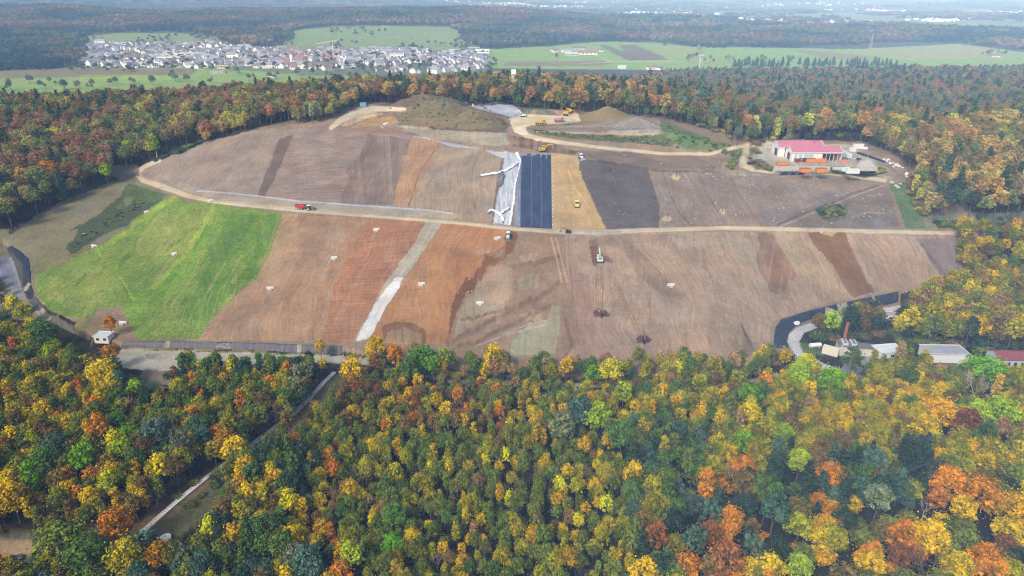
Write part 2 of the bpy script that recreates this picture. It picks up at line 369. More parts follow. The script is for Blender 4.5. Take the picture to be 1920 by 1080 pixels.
# tracks
rsP = random.Random(5)
for _ in range(70):
    x_ = rsP.uniform(560, 1780); y_ = rsP.uniform(450, 660) if rsP.random() < .65 else rsP.uniform(270, 410)
    if y_ < 430 and 925 < x_ < 1240: continue
    lean = (1100-x_)/1000*-.9 if y_ > 430 else -.45; l_ = rsP.uniform(20, 90); w_ = rsP.uniform(1.5, 7)
    S([(x_-lean*l_*.5, y_-l_*.5),(x_, y_),(x_+lean*l_*.5, y_+l_*.5)], w_, rsP.choice([(136,112,98),(168,144,126),(128,102,88),(160,140,128),(150,128,108)]), rsP.uniform(.25,.55), warp=rsP.uniform(2,5), streak=1)
for _ in range(26):
    x_ = rsP.uniform(880, 1450); y_ = rsP.uniform(450, 650); w_ = rsP.uniform(8, 26); h_ = w_*rsP.uniform(.3,.6)
    P([(x_+w_*math.cos(k*.9)*rsP.uniform(.6,1.2), y_+h_*math.sin(k*.9)*rsP.uniform(.6,1.2)) for k in range(7)], rsP.choice([(140,116,100),(164,144,124),(146,134,116),(158,132,118)]), rsP.uniform(.25,.5), warp=6)
for d in (0, 9):
    S([(1033+d,445),(1045+d,490),(1053+d*1.2,530)], 1.7, (185,158,138), .9, warp=.4)
for d in (-6,-2,3,7):
    S([(1124+d*.8,500),(1125+d,545),(1123+d*.9,582)], 1.0, (110,76,60), .85, warp=.6)
for d in (0, 5):
    S([(1137+d,500),(1165+d,555),(1198+d*1.3,632)], .9, (116,84,68), .85, warp=.4)
    S([(1134+d,498),(1162+d,555)], .9, (176,146,128), .7, warp=.4)
for cx, cy in ((1128,588),(1207,637)):
    P([(cx-15,cy-3),(cx-8,cy-8),(cx+8,cy-7),(cx+16,cy),(cx+12,cy+6),(cx-12,cy+6)], (98,68,54), .95, warp=1.5, stone=.5)
    P([(cx-2,cy-1),(cx+1,cy-1),(cx+2.5,cy+8),(cx,cy+8)], (30,18,14), 1, warp=.1)
S([(1062,600),(1075,650),(1060,668)], 4, (124,88,76), .75, warp=2)
S([(1070,500),(1076,560),(1086,640)], 2.5, (128,96,84), .6, warp=1.5)
# berm foot strips
P([(60,548),(40,545),(10,462),(22,463),(50,500),(58,545),(95,590),(172,632),(172,642),(88,602)], (74,72,74), .9, warp=.5)
P([(0,480),(22,482),(42,540),(50,575),(20,580),(18,540),(0,520)], (130,132,142), 1, 3, warp=1, stone=.4)
P([(88,585),(172,628),(166,638),(84,600)], (120,112,104), .8, warp=.8)
P([(228,655),(640,668),(640,678),(500,684),(420,678),(335,700),(270,694),(230,690),(210,672)], (172,168,160), 1, 1, warp=1, stone=.5)
P([(640,668),(700,672),(700,682),(640,680)], (150,146,142), 1, 1, warp=1)
P([(270,692),(335,698),(420,680),(480,685),(420,705),(330,725),(255,712)], (128,116,104), 1, 3, warp=1.5, stone=.5)
P([(272,664),(300,663),(302,672),(280,674)], (120,118,120), .7, warp=1)
P([(240,700),(300,716),(310,735),(255,745),(225,720)], (88,108,60), .9, warp=3, veg=1)
P([(228,652),(640,664),(640,668),(228,656)], (128,128,70), .8, warp=2, veg=1)
S([(430,668),(560,674),(700,682),(850,716),(1200,726),(1400,716),(1480,700)], 4, (168,164,160), .9, 1, warp=.5)
S([(760,668),(850,700),(1000,706),(1200,708),(1400,702)], 3, (140,124,112), .9, 3, warp=1)
P([(700,640),(850,660),(850,700),(760,690),(700,672)], (128,108,92), .8, warp=3)
# right foot: black liner and concrete road
LINER = [(1450,655),(1450,640),(1452,622),(1458,606),(1475,597),(1540,576),(1600,564),(1682,547),(1720,540),(1720,556),(1680,568),(1600,583),(1530,597),(1492,609),(1478,622),(1474,640),(1480,658),(1470,668)]
P([(1444,660),(1444,620),(1452,600),(1540,572),(1690,542),(1690,575),(1530,604),(1484,620),(1480,640),(1490,668)], (138,122,108), .9, warp=1)
P([(1476,640),(1479,627),(1492,615),(1532,602),(1600,588),(1690,572),(1690,580),(1600,600),(1535,614),(1508,624),(1500,640),(1508,660),(1540,680),(1600,700),(1560,720),(1500,680)], (186,186,184), 1, 1, warp=.6)
P([(1506,662),(1500,640),(1540,650),(1545,668)], (92,112,58), .9, warp=2, veg=1)
P([(1600,664),(1660,668),(1660,690),(1640,730),(1590,740),(1570,700)], (142,142,146), 1, 4, warp=1)
P([(1660,668),(1900,672),(1960,690),(1640,705)], (120,112,100), .8, 4, warp=2)
# --- upper slope
P([(252,318),(300,296),(380,268),(480,243),(620,238),(800,256),(945,278),(950,300),(930,425),(840,412),(560,392),(400,374),(330,352),(290,340),(262,335)], (150,134,126), 1, streak=1, warp=1.5, stone=.35)
P([(545,262),(560,250),(700,248),(690,260),(640,376),(630,388),(498,372)], (146,126,121), .85, ripple=1, warp=2)
P([(520,262),(552,252),(510,340),(495,375),(480,370),(500,320)], (112,94,88), .9, streak=1, warp=2)
P([(692,252),(770,262),(738,386),(635,380),(660,330)], (124,104,100), .85, streak=1, warp=2)
P([(648,320),(700,262),(705,262),(660,340)], (112,88,80), .5, warp=2)
P([(770,260),(832,266),(800,320),(770,388),(737,386),(752,320)], (168,134,110), .95, streak=1, warp=2)
P([(832,266),(905,277),(940,285),(925,420),(890,400),(766,389),(800,325)], (155,138,124), .9, streak=1, warp=2, stone=.3)
P([(765,386),(900,398),(930,420),(850,412),(770,402)], (152,128,108), .7, warp=2)
S([(824,268),(790,320),(765,388)], 1.4, (110,84,70), .7)
S([(905,280),(888,320),(888,360),(902,410)], 1.6, (172,142,118), .8, warp=1)
S([(898,282),(882,330),(884,370),(898,412)], 1.4, (124,102,90), .7, warp=1)
S([(917,285),(912,350),(915,400)], 3, (160,140,128), .5, warp=1.5)
S([(938,284),(944,296),(936,340),(930,380),(926,418)], 2.4, (104,84,76), .85, warp=1.5)
P([(880,395),(905,392),(925,422),(890,416)], (165,138,116), .8, warp=2)
P([(292,325),(330,352),(400,372),(560,386),(760,400),(850,405),(850,400),(700,390),(560,377),(400,362),(340,340)], (158,150,140), .75, warp=1, stone=.5)
P([(350,358),(560,378),(760,392),(830,400),(870,402),(850,412),(560,392),(400,374)], (160,150,138), .9, warp=1.0)
S([(370,358),(440,363),(560,377),(700,387),(800,394),(848,400)], 1.6, (178,184,194), .95, 3, warp=.3)
# grey cloth strip with white edge (ground under the sheets)
P([(770,255),(800,258),(850,276),(890,278),(930,284),(972,288),(975,296),(958,424),(925,420),(932,380),(942,320),(945,298),(905,280),(840,268)], (176,180,184), 1, 3, warp=.8)
P([(968,286),(1036,288),(1038,431),(964,427)], (140,144,152), 1, warp=.3)
P([(1033,287),(1086,292),(1088,315),(1098,345),(1120,395),(1138,434),(1036,432)], (180,154,118), 1, warp=1.2, streak=.5)
P([(1064,310),(1078,330),(1100,395),(1130,432),(1138,434),(1118,385),(1096,345)], (166,138,88), .5, warp=3)
S([(1066,318),(1078,350),(1105,390)], 1.4, (200,176,140), .7, warp=.8)
S([(1068,300),(1063,320),(1070,360),(1078,400)], 1.0, (150,118,84), .6, warp=.8)
for d in (0,8,16): S([(1040+d,300),(1041+d,430)], .8, (194,168,130), .4, warp=.4)
# dark field
P([(1088,298),(1130,300),(1215,316),(1226,345),(1237,385),(1236,428),(1140,432),(1122,395),(1098,345),(1089,320)], (99,91,93), 1, warp=2, ripple=.45, stone=.35)
P([(1130,312),(1150,314),(1150,326),(1132,324)], (84,76,76), .8, warp=2)
S([(1133,322),(1146,327),(1152,320),(1146,313)], .9, (132,120,116), .6, warp=.6)
# field right of it
P([(1215,316),(1260,318),(1440,326),(1600,332),(1662,338),(1675,350),(1640,355),(1560,380),(1500,405),(1450,428),(1237,430),(1238,390),(1226,345)], (138,122,114), 1, warp=1.5, streak=.8, stone=.9)
P([(1215,316),(1250,320),(1260,370),(1300,428),(1237,428),(1238,390)], (142,126,114), .8, streak=1, stone=.5)
for pts in ([(1243,320),(1255,360),(1275,400),(1300,425)], [(1370,335),(1385,365),(1410,400),(1432,426)], [(1310,330),(1330,370),(1360,422)]):
    S(pts, 2.6, (110,92,86), .65, warp=1.2)
P([(1440,330),(1500,322),(1660,335),(1650,345),(1520,352),(1440,345)], (140,122,110), .8, warp=3, stone=.8)
P([(1480,400),(1560,372),(1640,350),(1672,352),(1685,425),(1600,432),(1470,428)], (122,110,104), 1, warp=2, stone=.9)
P([(1420,400),(1500,380),(1560,358),(1600,352),(1560,372),(1480,410),(1440,424)], (116,108,112), .6, warp=3, stone=.7)
S([(1455,424),(1500,402),(1560,380),(1600,362),(1650,348)], 2.2, (84,74,76), .75, warp=1)
S([(1462,426),(1508,406),(1565,382),(1610,364),(1655,348)], 1.7, (165,150,142), .85, 1, warp=.6)
S([(1590,430),(1598,408),(1625,398),(1660,400)], 2.0, (150,138,126), .7, warp=1)
P([(1540,390),(1590,382),(1585,415),(1545,412)], (74,82,62), .8, warp=4, veg=1)
P([(1640,410),(1655,408),(1658,428),(1640,428)], (128,134,144), .6, warp=2)
P([(1668,345),(1700,340),(1728,380),(1735,428),(1698,428),(1684,385)], (88,112,70), .95, warp=2, veg=1)
P([(1700,340),(1745,372),(1790,425),(1735,430),(1728,380)], (108,104,84), .9, warp=3, veg=.6)
P([(1735,400),(1800,395),(1850,400),(1920,398),(1920,432),(1735,430)], (112,118,96), .8, warp=3, veg=.7)
for cx, cy, rx, ry in ((1267,332,9,6),(1354,396,6,6),(1251,410,10,7),(1330,325,9,2.5)):
    P([(cx+rx*math.cos(a)*R.uniform(.8,1.15), cy+ry*math.sin(a)*R.uniform(.8,1.15)) for a in np.linspace(0, 6.0, 10)], (192,172,138), .95, warp=.6)
# crest and plateau
P([(480,243),(620,236),(640,228),(760,240),(850,262),(930,276),(1036,286),(1100,290),(1370,300),(1440,325),(1445,312),(1375,288),(1240,285),(1100,268),(1000,255),(960,250),(960,236),(900,243),(800,238),(700,228),(640,215),(560,232)], (152,132,118), 1, warp=2, stone=.5, streak=.2)
P([(640,232),(720,236),(770,242),(760,256),(700,250),(640,245)], (148,124,112), .9, warp=2, stone=.4)
P([(740,234),(800,238),(870,246),(952,250),(955,272),(930,275),(860,266),(790,256)], (172,168,154), .85, 3, warp=2, stone=1)
P([(950,252),(985,258),(1030,268),(1090,284),(1080,290),(1010,284),(960,274)], (96,76,62), .85, warp=2.5, stone=.5)
P([(948,252),(962,252),(968,270),(955,272)], (168,128,112), .8, warp=2)
P([(1090,280),(1240,290),(1360,296),(1350,318),(1216,316),(1130,300),(1088,294)], (124,108,98), .9, warp=2.5, stone=.7)
P([(1200,288),(1365,292),(1380,310),(1330,318),(1240,305)], (146,122,108), .7, warp=2.5, stone=.5)
P([(1100,298),(1180,308),(1240,318),(1340,320),(1340,326),(1230,322),(1160,312)], (92,82,78), .7, warp=1.2)
P([(1340,318),(1375,292),(1385,296),(1378,318),(1400,322),(1440,330),(1360,330)], (166,152,138), .7, warp=2)
# mound vegetation
P([(690,200),(740,185),(775,172),(840,170),(880,180),(925,200),(955,232),(950,250),(860,246),(760,236),(720,232),(700,212)], (122,104,94), 1, warp=2, stone=.4)
P([(760,200),(780,180),(830,172),(880,186),(925,205),(950,238),(940,243),(850,238),(770,232),(742,222),(755,205)], (120,112,88), .95, warp=5, veg=1)
P([(690,188),(740,183),(765,182),(700,200),(685,200)], (146,122,116), .9, warp=1)
P([(740,184),(785,182),(782,200),(735,204)], (108,90,84), .8, warp=2)
P([(795,170),(880,184),(905,196),(860,196),(800,188)], (108,108,82), .8, warp=5, veg=1)
P([(900,196),(955,200),(960,212),(900,204)], (120,100,92), .7, warp=2)
P([(660,236),(700,222),(740,220),(750,232),(700,236),(660,240)], (172,140,96), .9, warp=2, stone=.7)
P([(880,200),(905,195),(935,190),(968,200),(985,214),(965,222),(930,212)], (172,176,184), 1, 3, warp=1.2)
P([(975,198),(1020,198),(1040,215),(980,214)], (92,104,74), .85, warp=2, veg=1)
P([(1000,206),(1020,208),(1038,222),(985,222)], (148,140,124), .9, warp=1)
P([(1060,205),(1140,200),(1150,225),(1100,232),(1060,225)], (158,112,84), .85, warp=2, stone=.3)
P([(1085,205),(1120,192),(1160,190),(1190,210),(1180,228),(1120,232),(1085,228)], (136,122,88), .95, warp=2)
P([(1110,232),(1160,226),(1190,214),(1215,225),(1240,245),(1225,252),(1150,246)], (142,134,136), .95, warp=2, stone=1)
P([(1195,218),(1235,218),(1250,245),(1220,250)], (160,148,134), .7, warp=2, stone=1)
P([(1030,238),(1100,240),(1100,246),(1030,245)], (134,120,108), .8, warp=1.5, stone=.7)
S([(1010,246),(1060,249),(1120,250),(1180,252),(1235,252)], 2, (176,166,154), .9, warp=.8)
P([(1140,244),(1200,244),(1198,250),(1138,250)], (186,178,168), .6, warp=1.5, stone=1)
P([(985,238),(1030,250),(1100,253),(1180,256),(1240,252),(1270,262),(1260,275),(1180,268),(1090,262),(1020,252)], (92,104,72), .95, warp=2.5, veg=1)
P([(1015,252),(1100,264),(1200,270),(1260,278),(1240,284),(1120,270),(1040,262)], (150,128,108), .8, warp=2.5)
P([(1238,225),(1262,232),(1330,262),(1380,275),(1360,285),(1290,280),(1250,262),(1240,245)], (100,118,76), .95, warp=3, veg=1)
P([(1255,245),(1300,250),(1330,270),(1300,278),(1265,265)], (92,124,70), .7, warp=3, veg=1)
P([(1330,262),(1400,268),(1430,285),(1380,290)], (128,120,96), .8, warp=2, veg=.6)
# light haul roads
S([(620,240,5),(640,225,7),(665,212,9),(700,204,7),(758,205,4)], 7, (206,192,172), 1, 1, warp=.8)
P([(640,236),(665,216),(700,208),(720,214),(690,222),(650,236)], (196,178,146), .8, warp=1.5)
P([(955,222),(985,214),(1050,217),(1060,208),(1085,212),(1090,228),(1050,232),(1000,235),(985,238),(990,250),(1030,262),(1080,272),(1060,272),(1000,262),(965,248),(958,235)], (214,198,176), 1, 1, warp=1)
P([(1040,206),(1075,205),(1080,216),(1045,216)], (216,180,156), .7, warp=1)
S([(985,254,5),(1040,265,4),(1120,276,3.6),(1240,288,3.4),(1330,289,3.4),(1380,276,4),(1420,270,5),(1445,268,4)], 4, (204,190,168), 1, 1, warp=.5)
S([(1400,272,5),(1398,290,8),(1392,308,8),(1410,318,5),(1440,322,4),(1530,322,4),(1600,330,4),(1660,338,5)], 6, (196,182,160), 1, 1, warp=.8)
S([(700,232),(745,242),(800,252),(850,262)], 1.6, (178,152,128), .8, warp=.6)
# main haul road across the slope
S([(-60,462,4),(20,446,4)], 3, (130,120,110), .6)
S([(300,300,4),(270,313,5),(256,325,6),(268,338,6),(310,352,6),(350,366,5.5),(400,378,4.5),(560,394,4.5),(700,405,4),(840,416,4),(960,428,4.5),(1040,434,5),(1120,436,6),(1200,432,5),(1350,428,4.5),(1500,430,4.5),(1650,434,4.5),(1830,438,4)], 4.5, (202,186,166), 1, 1, warp=.5)
S([(262,330),(310,350),(400,376),(560,392),(840,414),(1040,432)], .8, (142,120,106), .55, warp=.3)
S([(1100,436),(1160,436)], 5, (170,164,160), .8, 1, warp=1.5)
P([(205,310),(258,308),(262,330),(225,335),(200,325)], (134,122,112), .9, warp=1.5, stone=.4)
# hall yard
P([(1404,296),(1430,272),(1455,272),(1590,270),(1640,290),(1668,315),(1670,335),(1640,328),(1620,318),(1530,322),(1450,320),(1420,305)], (176,168,156), 1, 4, warp=.8)
P([(1420,275),(1455,272),(1500,312),(1420,300)], (196,190,178), .8, 4, warp=.8)
P([(1600,300),(1650,300),(1672,318),(1668,332),(1640,328),(1610,310)], (140,132,128), .8, 1, warp=1)
P([(1405,300),(1425,298),(1450,312),(1450,322),(1415,318)], (106,104,78), .95, warp=1.2, veg=1)
P([(1408,278),(1424,280),(1420,290),(1406,288)], (112,108,82), .9, warp=1.2, veg=1)
P([(1550,310),(1600,314),(1645,312),(1664,316),(1655,326),(1620,334),(1560,322)], (104,110,76), .95, warp=1.2, veg=1)
P([(1660,325),(1690,305),(1702,330),(1680,342)], (146,128,112), .7, 1, warp=1)
S([(1668,336,5),(1686,322,4.5),(1680,308,4.5),(1650,296,4),(1620,285,4),(1600,272,3)], 4, (150,138,130), .95, 1, warp=.6)
# corridor at bottom left
P([(620,700),(660,700),(600,800),(480,900),(400,960),(300,1030),(150,1040),(0,1060),(-300,1060),(-300,1000),(0,1000),(240,985),(330,920),(430,860),(530,790),(600,730)], (92,92,60), 1, warp=5, veg=1)
P([(590,740),(610,740),(540,820),(430,890),(350,940),(250,1010),(200,1005),(330,920),(470,830)], (112,84,62), .8, warp=4, veg=.5)
S([(-200,1040,26),(0,1032,24),(60,1028,18),(160,1024,12),(240,1024,9)], 12, (176,150,120), 1, 1, warp=2)
S([(-60,1015),(20,1008),(60,1004)], 6, (120,116,116), .7, warp=1.5)
S([(265,1012,8),(330,960,5),(390,905,4),(600,745,3)], 5, (140,104,80), .5, warp=2.5)
# --- valley
GRN = (150,176,92)
P([(-300,128),(0,130),(150,128),(380,127),(560,126),(700,140),(640,165),(0,190),(-300,210)], (142,170,84), 1, 5, warp=.6)
P([(-300,130),(370,129),(360,141),(0,147),(-300,150)], (134,122,96), .95, 5, warp=.5)
P([(0,160),(90,168),(60,190),(-100,200)], (128,168,76), .8, 5, warp=.6)
P([(150,140),(330,140),(330,150),(150,152)], (160,190,70), .6, 5, warp=.6)
P([(60,90),(150,82),(500,90),(900,96),(930,120),(900,140),(600,142),(400,128),(100,128)], (112,120,84), .9, warp=.6)
P([(860,95),(1000,88),(1130,78),(1230,80),(1300,88),(1500,90),(1600,92),(1800,82),(1920,98),(2300,108),(2300,128),(1300,132),(900,128),(920,105)], (140,172,82), 1, 5, warp=.4)
P([(950,116),(1130,114),(1150,118),(1130,124),(940,124)], (140,122,102), .9, 5, warp=.4)
P([(1122,84),(1135,84),(1180,100),(1170,108),(1150,100)], (112,108,80), .9, 5, warp=.3)
P([(1160,84),(1190,84),(1245,106),(1250,112),(1180,114),(1150,100),(1175,100)], (122,108,96), .95, 5, warp=.3)
P([(1205,83),(1300,88),(1320,104),(1260,112)], (158,168,96), .7, 5, warp=.3)
P([(1300,108),(1345,106),(1360,115),(1290,118)], (160,158,110), .6, 5, warp=.4)
P([(1490,92),(1620,104),(1660,110),(1560,111),(1500,98)], (148,134,104), .9, 5, warp=.4)
P([(1600,94),(1700,90),(1800,84),(1910,98),(1880,110),(1700,112)], (160,164,106), .9, 5, warp=.5)
P([(1700,96),(1800,84),(1860,92),(1820,110),(1720,110)], (168,160,112), .6, 5, warp=.6)
S([(1110,100),(1140,114),(1150,115)], .9, (205,198,185), .9, 1, warp=.1)
S([(1140,115),(1250,115),(1340,113)], .6, (196,192,176), .9, 1, warp=.1)
S([(1090,119),(1190,114),(1205,122)], .8, (196,192,176), .7, 1, warp=.1)
S([(870,106),(1060,108)], .5, (160,160,100), .7)
# hillside meadows
P([(130,78),(170,66),(230,62),(330,62),(400,68),(440,82),(400,86),(300,76),(200,80)], (132,158,92), 1, 5, warp=1)
P([(480,92),(530,80),(550,58),(620,50),(700,48),(840,50),(868,60),(860,72),(900,90),(800,96),(700,92),(560,95)], (132,156,92), 1, 5, warp=1)
P([(520,84),(640,82),(630,90),(540,95)], (142,136,100), .8, 5, warp=.5)
# far plain
P([(1100,18),(1500,22),(2300,30),(2300,66),(1900,66),(1700,56),(1500,53),(1300,40),(1100,30)], (128,142,92), .9, 5, warp=1)
for k in range(26):
    cx = R.uniform(900,1920); cy = R.uniform(2,48); w = R.uniform(20,80); h = R.uniform(1,3)
    P([(cx-w,cy-h),(cx+w*.6,cy-h*1.2),(cx+w,cy+h),(cx-w*.6,cy+h*.8)], R.choice([(150,150,105),(120,150,90),(90,100,75),(165,150,120),(80,96,70)]), .8, 5, warp=.6)
P([(1640,17),(1700,19),(1690,23),(1620,21)], (215,205,190), .7, warp=.3)
P([(1800,18),(1920,18),(1920,26),(1810,22)], (190,170,150), .7, 5, warp=.3)

def paint(x, y, z):
    n = len(x); px, py = proj(x, y, z); r = np.hypot(x, y)
    col = np.empty((n, 3)); mk = {k: np.zeros(n) for k in ('streak','ripple','veg','stone')}; reg = np.zeros(n, np.int8)
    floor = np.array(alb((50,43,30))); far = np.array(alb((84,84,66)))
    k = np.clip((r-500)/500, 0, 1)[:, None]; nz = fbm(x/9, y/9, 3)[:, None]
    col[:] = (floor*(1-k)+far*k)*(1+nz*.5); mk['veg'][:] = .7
    front = y < 2400
    # warp noise at two scales, in pixels
    sc = np.clip(r/400, .6, 8)
    w1 = fbm(x/(6*sc), y/(9*sc), 3); w2 = fbm(x/(6*sc)+40, y/(9*sc)+13, 3)
    h1 = fbm(x/(1.3*sc)+3, y/(2*sc), 2)
    hid = (y > 620) & (y < 1050)      # back of the ridge: only forest floor
    for kind, pts, c, a, rg, wp, m in PA:
        m = dict(m); w = m.pop('w', None); m.pop('grass', None)
        qx = px+w1*wp*4.0+h1*min(wp, 3)*1.6; qy = py+w2*wp*1.8+h1*min(wp, 2)*.9
        if kind == 'P':
            rows = [p[1] for p in pts]
            ok = inpoly(qx, qy, pts)
        else:
            d = dline(qx, qy, pts, w); ok = d < 1
        if max(p[1] for p in pts) > 240: ok &= y < 640
        elif max(p[1] for p in pts) < 215 and min(p[1] for p in pts) < 165: ok &= y > 1000
        else: ok &= y < 640
        ok &= ~hid if max(p[1] for p in pts) > 240 else True
        i = np.nonzero(ok)[0]
        if len(i) == 0: continue
        cc = np.array(alb(c)); al = a
        if kind == 'L': al = a*np.clip((1-d[i])*2.5, 0, 1)
        else: al = np.full(len(i), a)
        if a < .9:   # broken-up edges and patchiness for the partial layers
            al = al*np.clip(.75+1.5*h1[i]+.9*w1[i], .15, 1.25).clip(0, 1)
        al = al[:, None]; col[i] = col[i]*(1-al)+cc*al
        for key in mk:
            if a >= .8: mk[key][i] = m.get(key, mk[key][i]*.3)
            elif key in m: mk[key][i] = np.maximum(mk[key][i], m[key]*a)
        if rg is not None: reg[i] = rg
        elif a >= .9 and kind == 'P': reg[i] = 0
    return col, mk, reg

def soil_mat(name, gloss=.95):
    m, t, o = nt(name); l = t.links
    b = N(t, 'ShaderNodeBsdfPrincipled'); b.inputs['Roughness'].default_value = gloss; b.inputs['Specular IOR Level'].default_value = .15
    at = N(t, 'ShaderNodeAttribute', attribute_name='Col'); mk = N(t, 'ShaderNodeAttribute', attribute_name='Mask')
    geo = N(t, 'ShaderNodeNewGeometry'); sp = N(t, 'ShaderNodeSeparateColor'); l.new(mk.outputs['Color'], sp.inputs[0])
    def noise(scale, detail=4.0, vec=None, rough=.55):
        n = N(t, 'ShaderNodeTexNoise', inp={'Scale': scale, 'Detail': detail, 'Roughness': rough}); l.new(vec or geo.outputs['Position'], n.inputs['Vector']); return n.outputs['Fac']
    def mapr(v, a, b_, c, d):
        n = N(t, 'ShaderNodeMapRange', inp={'From Min': a, 'From Max': b_, 'To Min': c, 'To Max': d}); l.new(v, n.inputs['Value']); return n.outputs[0]
    def math_(op, a, b_=None):
        n = N(t, 'ShaderNodeMath', operation=op)
        for i, v in enumerate((a, b_)):
            if v is None: continue
            if isinstance(v, (int, float)): n.inputs[i].default_value = v
            else: l.new(v, n.inputs[i])
        return n.outputs[0]
    def mul(v, s, lo, hi):   # 1 + s*(map-1)
        return math_('ADD', 1.0, math_('MULTIPLY', s, math_('SUBTRACT', mapr(v, .3, .7, lo, hi), 1.0)))
    # streaks run down the slope: stretch the coordinate
    dn = N(t, 'ShaderNodeTexNoise', inp={'Scale': .02, 'Detail': 2.0}); l.new(geo.outputs['Position'], dn.inputs['Vector']); dm = N(t, 'ShaderNodeVectorMath', operation='MULTIPLY_ADD'); l.new(dn.outputs['Color'], dm.inputs[0]); dm.inputs[1].default_value = (26, 0, 0); l.new(geo.outputs['Position'], dm.inputs[2])
    mp = N(t, 'ShaderNodeMapping'); mp.inputs['Scale'].default_value = (.9, .045, .1); mp.inputs['Rotation'].default_value = (0, 0, math.radians(-6)); l.new(dm.outputs[0], mp.inputs['Vector'])
    st = noise(1.0, 6.0, mp.outputs[0], .7)
    mp2 = N(t, 'ShaderNodeMapping'); mp2.inputs['Scale'].default_value = (.06, .9, .3); mp2.inputs['Rotation'].default_value = (0, 0, math.radians(3)); l.new(geo.outputs['Position'], mp2.inputs['Vector'])
    ri = noise(1.0, 3.0, mp2.outputs[0], .6)
    nb = noise(.06, 6.0, rough=.65); ns = noise(1.1, 5.0, rough=.65)
    f = math_('MULTIPLY', mul(nb, 1.0, .74, 1.22), mul(ns, 1.0, .86, 1.15))
    nc = noise(.38, 6.0, rough=.75); f = math_('MULTIPLY', f, mul(nc, 1.0, .88, 1.12)); f = math_('MULTIPLY', f, mul(st, sp.outputs[0], .76, 1.22))
    f = math_('MULTIPLY', f, mul(ri, sp.outputs[1], .72, 1.22))
    gr = noise(.8, 7.0, rough=.75); f = math_('MULTIPLY', f, mul(gr, sp.outputs[2], .5, 1.5))
    mx = N(t, 'ShaderNodeMix', data_type='RGBA', blend_type='MULTIPLY'); mx.inputs[0].default_value = 1
    l.new(at.outputs['Color'], mx.inputs[6]); cb = N(t, 'ShaderNodeCombineColor')
    for i in range(3): l.new(f, cb.inputs[i])
    l.new(cb.outputs[0], mx.inputs[7])
    # hue drift: warm / cool
    hn = noise(.045, 3.0); mh = N(t, 'ShaderNodeMix', data_type='RGBA', blend_type='MULTIPLY'); mh.inputs[0].default_value = 1
    rp = N(t, 'ShaderNodeValToRGB'); l.new(hn, rp.inputs[0]); rp.color_ramp.elements[0].position = .35; rp.color_ramp.elements[0].color = (1.05,.99,.92,1); rp.color_ramp.elements[1].position = .65; rp.color_ramp.elements[1].color = (.95,.98,1.03,1)
    l.new(mx.outputs[2], mh.inputs[6]); l.new(rp.outputs[0], mh.inputs[7])
    # pale stones
    vo = N(t, 'ShaderNodeTexVoronoi', inp={'Scale': .62, 'Randomness': 1.0}); l.new(geo.outputs['Position'], vo.inputs['Vector'])
    vr = N(t, 'ShaderNodeSeparateColor'); l.new(vo.outputs['Color'], vr.inputs[0])
    size = math_('MULTIPLY', math_('MULTIPLY', vr.outputs[0], vr.outputs[1]), .62)
    clus = mapr(noise(.09, 3.0), .42, .62, .35, 1.0)
    isst = math_('LESS_THAN', vo.outputs['Distance'], math_('MULTIPLY', math_('MULTIPLY', size, clus), math_('ADD', math_('MULTIPLY', mk.outputs['Alpha'], .9), .12)))
    ms = N(t, 'ShaderNodeMix', data_type='RGBA'); l.new(math_('MULTIPLY', isst, .8), ms.inputs[0]); l.new(mh.outputs[2], ms.inputs[6]); ms.inputs[7].default_value = (*alb((206,198,188)), 1)
    l.new(ms.outputs[2], b.inputs['Base Color'])
    h = math_('ADD', math_('ADD', math_('MULTIPLY', st, sp.outputs[0]), math_('MULTIPLY', ri, sp.outputs[1])), math_('ADD', ns, math_('MULTIPLY', gr, sp.outputs[2])))
    bp = N(t, 'ShaderNodeBump', inp={'Strength': .5, 'Distance': .4}); l.new(h, bp.inputs['Height']); l.new(bp.outputs[0], b.inputs['Normal'])
    l.new(b.outputs[0], o.inputs[0]); return m
SOIL = soil_mat('soil')
REGN = {0: 'ground', 1: 'dirt_road', 2: 'meadow', 3: 'gravel', 4: 'paved_yard', 5: 'fields'}
REGL = {0: 'bare soil slopes and woodland floor', 1: 'pale dirt haul roads', 2: 'bright green sown meadow on the lower slope', 3: 'grey gravel strips and heaps', 4: 'paved yards around the buildings', 5: 'valley meadows and ploughed fields'}
PART = {k: [] for k in REGN}
def grid(avals, yvals):
    A, Y = np.meshgrid(avals, yvals); X = A*Y; sh = X.shape; x = X.ravel(); y = Y.ravel(); z = height(x, y)
    # physical relief of the painted ruts and clods comes with the soil detail
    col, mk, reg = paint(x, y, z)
    nr, nc = sh; idx = np.arange(nr*nc).reshape(sh)
    q = np.stack([idx[:-1,:-1], idx[:-1,1:], idx[1:,1:], idx[1:,:-1]], -1).reshape(-1, 4)
    fr = reg[q[:,0]]
    for k in REGN:
        s = q[fr == k]
        if len(s) == 0: continue
        u, inv = np.unique(s, return_inverse=True)
        PART[k].append((np.stack([x[u], y[u], z[u]], 1), inv.reshape(-1, 4), col[u], np.stack([mk['streak'][u], mk['ripple'][u], mk['veg'][u], mk['stone'][u]], 1)))
yB = np.arange(236, 562, .8)
gA = np.concatenate([[20, 60], np.arange(100, 236, 2.0), [236]])
yC = [yB[-1]]
while yC[-1] < 27000: yC.append(yC[-1]*(1.0045 if yC[-1] < 1500 else 1.005))
aF = np.linspace(-1.12, 1.12, 1401); aM = np.linspace(-1.12, 1.12, 701)
grid(np.linspace(-1.2, 1.2, 401), gA)
grid(aF, np.concatenate([yB]))
grid(aM, np.array(yC))
